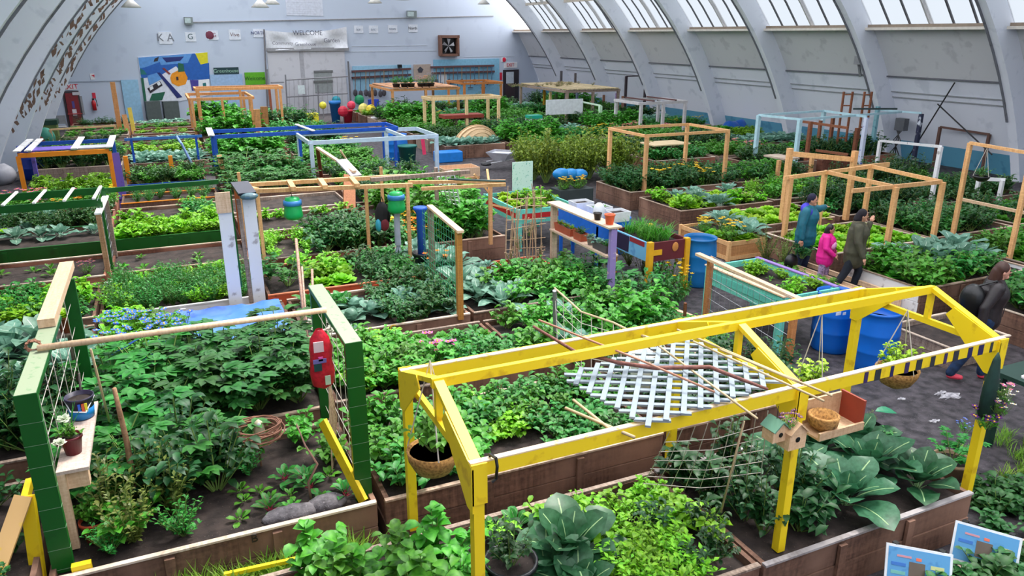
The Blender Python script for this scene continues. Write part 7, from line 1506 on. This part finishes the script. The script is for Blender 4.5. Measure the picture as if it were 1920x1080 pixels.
# banner over the big door
t = wthing('banner', 'white welcome banner hanging above the big door', 'banner', 575, 75, .2)
mb = MB(); nu, nv = 24, 6; bl, br_, tl, tr_ = W(499, 95, .2), W(652, 90, .2), W(497, 57, .2), W(650, 50, .2)
for j in range(nv+1):
    for i in range(nu+1):
        u, v = i/nu, j/nv; p = tl.lerp(tr_, u).lerp(bl.lerp(br_, u), v); p = p-Vector((0, 0, .22*math.sin(PI*u)*(1-v)))+FWN*(.07*math.sin(9*u+5*v)+.05*math.sin(17*u-7*v)); mb.v.append(tuple(p))
for j in range(nv):
    for i in range(nu): a = j*(nu+1)+i; mb.f.append((a, a+1, a+nu+2, a+nu+1)); mb.m.append(0)
mb.build('cloth', mat((226, 228, 234), .7), t, True)
wtext('WELCOME', 577, 62, .38, mat((84, 84, 98), .7), t, .36); wtext('Community', 530, 81, .26, mat((120, 120, 130), .7), t, .36); wtext('Greenhouse', 573, 83, .26, mat((110, 110, 124), .7), t, .36); wtext('Garden', 622, 76, .34, mat((90, 90, 104), .7), t, .36)
mb = MB().tube([W(495, 55, .3), W(503, 235, .3)], .05, 6); mb.build('post', mat((110, 108, 112), .6), t)
# big door
t = wbox(499, 92, 652, 214, mat((196, 196, 202), .7, 'worn', (182, 182, 188), 2), 'door_3', off=.0, th=.1)
wbox(568, 94, 570, 212, mat((170, 170, 176), .7), 'door_seam', t, .1, .01); wbox(499, 90, 653, 95, mat((150, 150, 154), .7), 'door_head', t, .1, .12)
wbox(588, 133, 624, 173, mat((150, 156, 156), .6), 'door_window', t, .1, .03)
for py in (134, 153): wbox(588, py-1.5, 624, py+1.5, mat((110, 112, 112), .6), 'window_bar', t, .13, .03)
wbox(551, 206, 572, 210, mat((90, 74, 64), .7), 'door_vent', t, .1, .03)
wbox(651, 115, 657, 200, mat((116, 116, 118), .7), 'door_post', t, .1, .2)
# chain-link gate in front of the door
t = wthing('steel_gate', 'grey pipe gate frame in front of the big door', 'gate', 535, 215, 1.)
GP = mat((126, 126, 132), .5)
for (a, b) in (((535, 140), (540, 222)), ((596, 160), (598, 215)), ((501, 130), (505, 200)), ((537, 150), (652, 143)), ((537, 182), (652, 175)), ((508, 155), (532, 154))): MB().tube([W(*a, .9), W(*b, .9)], .045, 6).build('pipe', GP, t)
for i in range(12): MB().tube([W(542+9*i, 151-.55*i, .9), W(543+9*i, 214, .9)], .008, 4).build('mesh_wire', GP, t)
# tool racks
wbox(660, 124, 772, 166, mat((150, 196, 222), .7), 'panel', off=.0, th=.03, label='pale blue painted wall panel behind the left tool rack', cat='panel')
wbox(812, 112, 936, 190, mat((128, 184, 212), .7), 'panel', off=.0, th=.03, label='blue painted wall panel behind the right tool rack', cat='panel')
RK = mat((92, 60, 62), .7)
for i, (a, b, c, d) in enumerate([((660, 134), (770, 129), (660, 146), (770, 140)), ((808, 126), (926, 123), (810, 137), (927, 134))]):
    t = wthing('tool_rack', ['dark wooden two-rail tool rack right of the big door', 'dark wooden two-rail tool rack left of the far right door'][i], 'rack', *a, .1)
    MB().bar(W(*a, .12), W(*b, .12), .12, .12).build('rail', RK, t); MB().bar(W(*c, .12), W(*d, .12), .12, .12).build('rail', RK, t)
HC = [(120, 90, 70), (60, 90, 120), (150, 120, 80), (90, 90, 100)]
def tool(px, top, bot, kind, label, hc, group):
    t = thing(['shovel', 'rake', 'watering_can'][kind], label, ['shovel', 'rake', 'watering can'][kind], W(px, top, .22), group)
    a, b = W(px, top, .22), W(px, bot, .22); MB().tube([a, b], .025, 6).build('handle', mat(hc, .6), t)
    if kind == 0: mb = MB(); q = b-Vector((0, 0, .2)); mb.ell(q, .14, .04, .22, 10, 6).build('blade', mat((70, 66, 74), .4), t)
    else:
        mb = MB(); mb.bar(b-FWD*.2, b+FWD*.2, .04, .05); 
        for k in range(6): c = b+FWD*(-.18+.072*k); mb.bar(c, c-Vector((0, 0, .14)), .015, .015)
        mb.build('head', mat((70, 66, 74), .4), t)
for i in range(7): tool(666+9*i+(i % 3), 135-.4*i, 168+2*(i % 2), 0, 'long-handled shovel hanging %s on the left tool rack' % ['first', 'second', 'third', 'fourth', 'fifth', 'sixth', 'seventh'][i], HC[i % 4], 'tools on the left rack')
for i in range(5): tool(728+9*i, 133-.4*i, 152, 1, 'garden rake hanging %s at the right end of the left tool rack' % ['first', 'second', 'third', 'fourth', 'fifth'][i], HC[(i+1) % 4], 'rakes on the left rack')
for i in range(14): tool(818+8*i, 127-.2*i, 148+8*(i % 3), 1 if i % 3 else 0, '%s hanging on the right tool rack, %s from the left' % ('garden rake' if i % 3 else 'long-handled shovel', ['first', 'second', 'third', 'fourth', 'fifth', 'sixth', 'seventh', 'eighth', 'ninth', 'tenth', 'eleventh', 'twelfth', 'thirteenth', 'fourteenth'][i]), HC[i % 4], 'tools on the right rack')
# fan, flood lights, poster
t = wthing('exhaust_fan', 'brown framed exhaust fan high on the far wall', 'fan', 840, 86, .1)
FB = mat((120, 84, 70), .7)
wbox(823, 69, 858, 104, BLACK, 'opening', t, .0, .05)
for a in ((823, 66, 858, 71), (823, 101, 858, 105), (821, 66, 826, 105), (854, 66, 858, 105)): wbox(*a, FB, 'frame', t, .05, .25)
c = W(841, 86, .2)
for k in range(5):
    a = 2*PI*k/5; d = FWD*math.cos(a)+Vector((0, 0, math.sin(a))); e = FWD*math.cos(a+.5)+Vector((0, 0, math.sin(a+.5))); mb = MB(); mb.add([c, c+d*.45+FWN*.04, c+e*.5-FWN*.04, c+e*.2], [(0, 1, 2, 3)]); mb.build('fan_blade', mat((150, 150, 154), .4), t)
for i, (px, py) in enumerate([(352, 39), (770, 27)]):
    t = wthing('floodlight', ['grey floodlight at the left end of the wall conduit', 'grey floodlight near the right end of the wall conduit'][i], 'lamp', px, py, .1)
    wbox(px-8, py-7, px+8, py+7, mat((120, 130, 130), .5), 'housing', t, .05, .25); wbox(px-6, py-5, px+6, py+4, mat((180, 196, 196), .3), 'lens', t, .3, .02)
s = wbox(775, 121, 808, 150, mat((176, 160, 148), .7), 'poster', off=.03, th=.03, label='beige poster with a dark figure between the two tool racks', cat='poster'); wpoly([(783, 130), (788, 125), (794, 130), (791, 136), (785, 136)], mat((60, 60, 70), .7), 'figure', s, .07)
wbox(745, 121, 751, 127, BLACK, 'speaker', off=.05, th=.2, label='small black speaker above the left tool rack', cat='speaker')
s = wbox(558, 160, 572, 176, mat((214, 226, 228), .6), 'poster', off=1.0, th=.02, label='small teal and white notice on the pipe gate', cat='sign')
s = wbox(822, 137, 838, 158, mat((220, 224, 230), .6), 'poster', off=.05, th=.02, label='white notice board behind the tools of the right rack', cat='sign')
# pendant lamps from the roof
for i, (px, py, y, sh) in enumerate([(246, 14, 30, 0), (488, 14, 30, 0), (510, 8, 34, 0), (703, 6, 34, 1), (755, 0, 36, 0), (907, 8, 38, 1)]):
    p = PY(px, py, y); t = thing('pendant_lamp', ['white cone pendant lamp hanging alone near the upper left', 'pendant lamp hanging left of the text board', 'second pendant lamp hanging left of the text board', 'white bell pendant lamp right of the text board', 'pendant lamp at the top edge above the floodlight', 'pendant lamp in front of the far roof windows'][i], 'lamp', p)
    MB().tube([p+Vector((0, 0, .3)), (p.x, p.y, ZC+math.sqrt(RI**2-(p.x-XC)**2))], .02, 6).build('cord', DARK, t); MB().lathe(p, [(.06, .3), (.1, .22), (.32, .0), (.30, .0), (.08, .2)], 16).build('shade', mat((214, 210, 204), .5), t, True); MB().tube([p+Vector((0, 0, .25)), p+Vector((0, 0, .55))], .06, 8).build('socket', DARK, t)
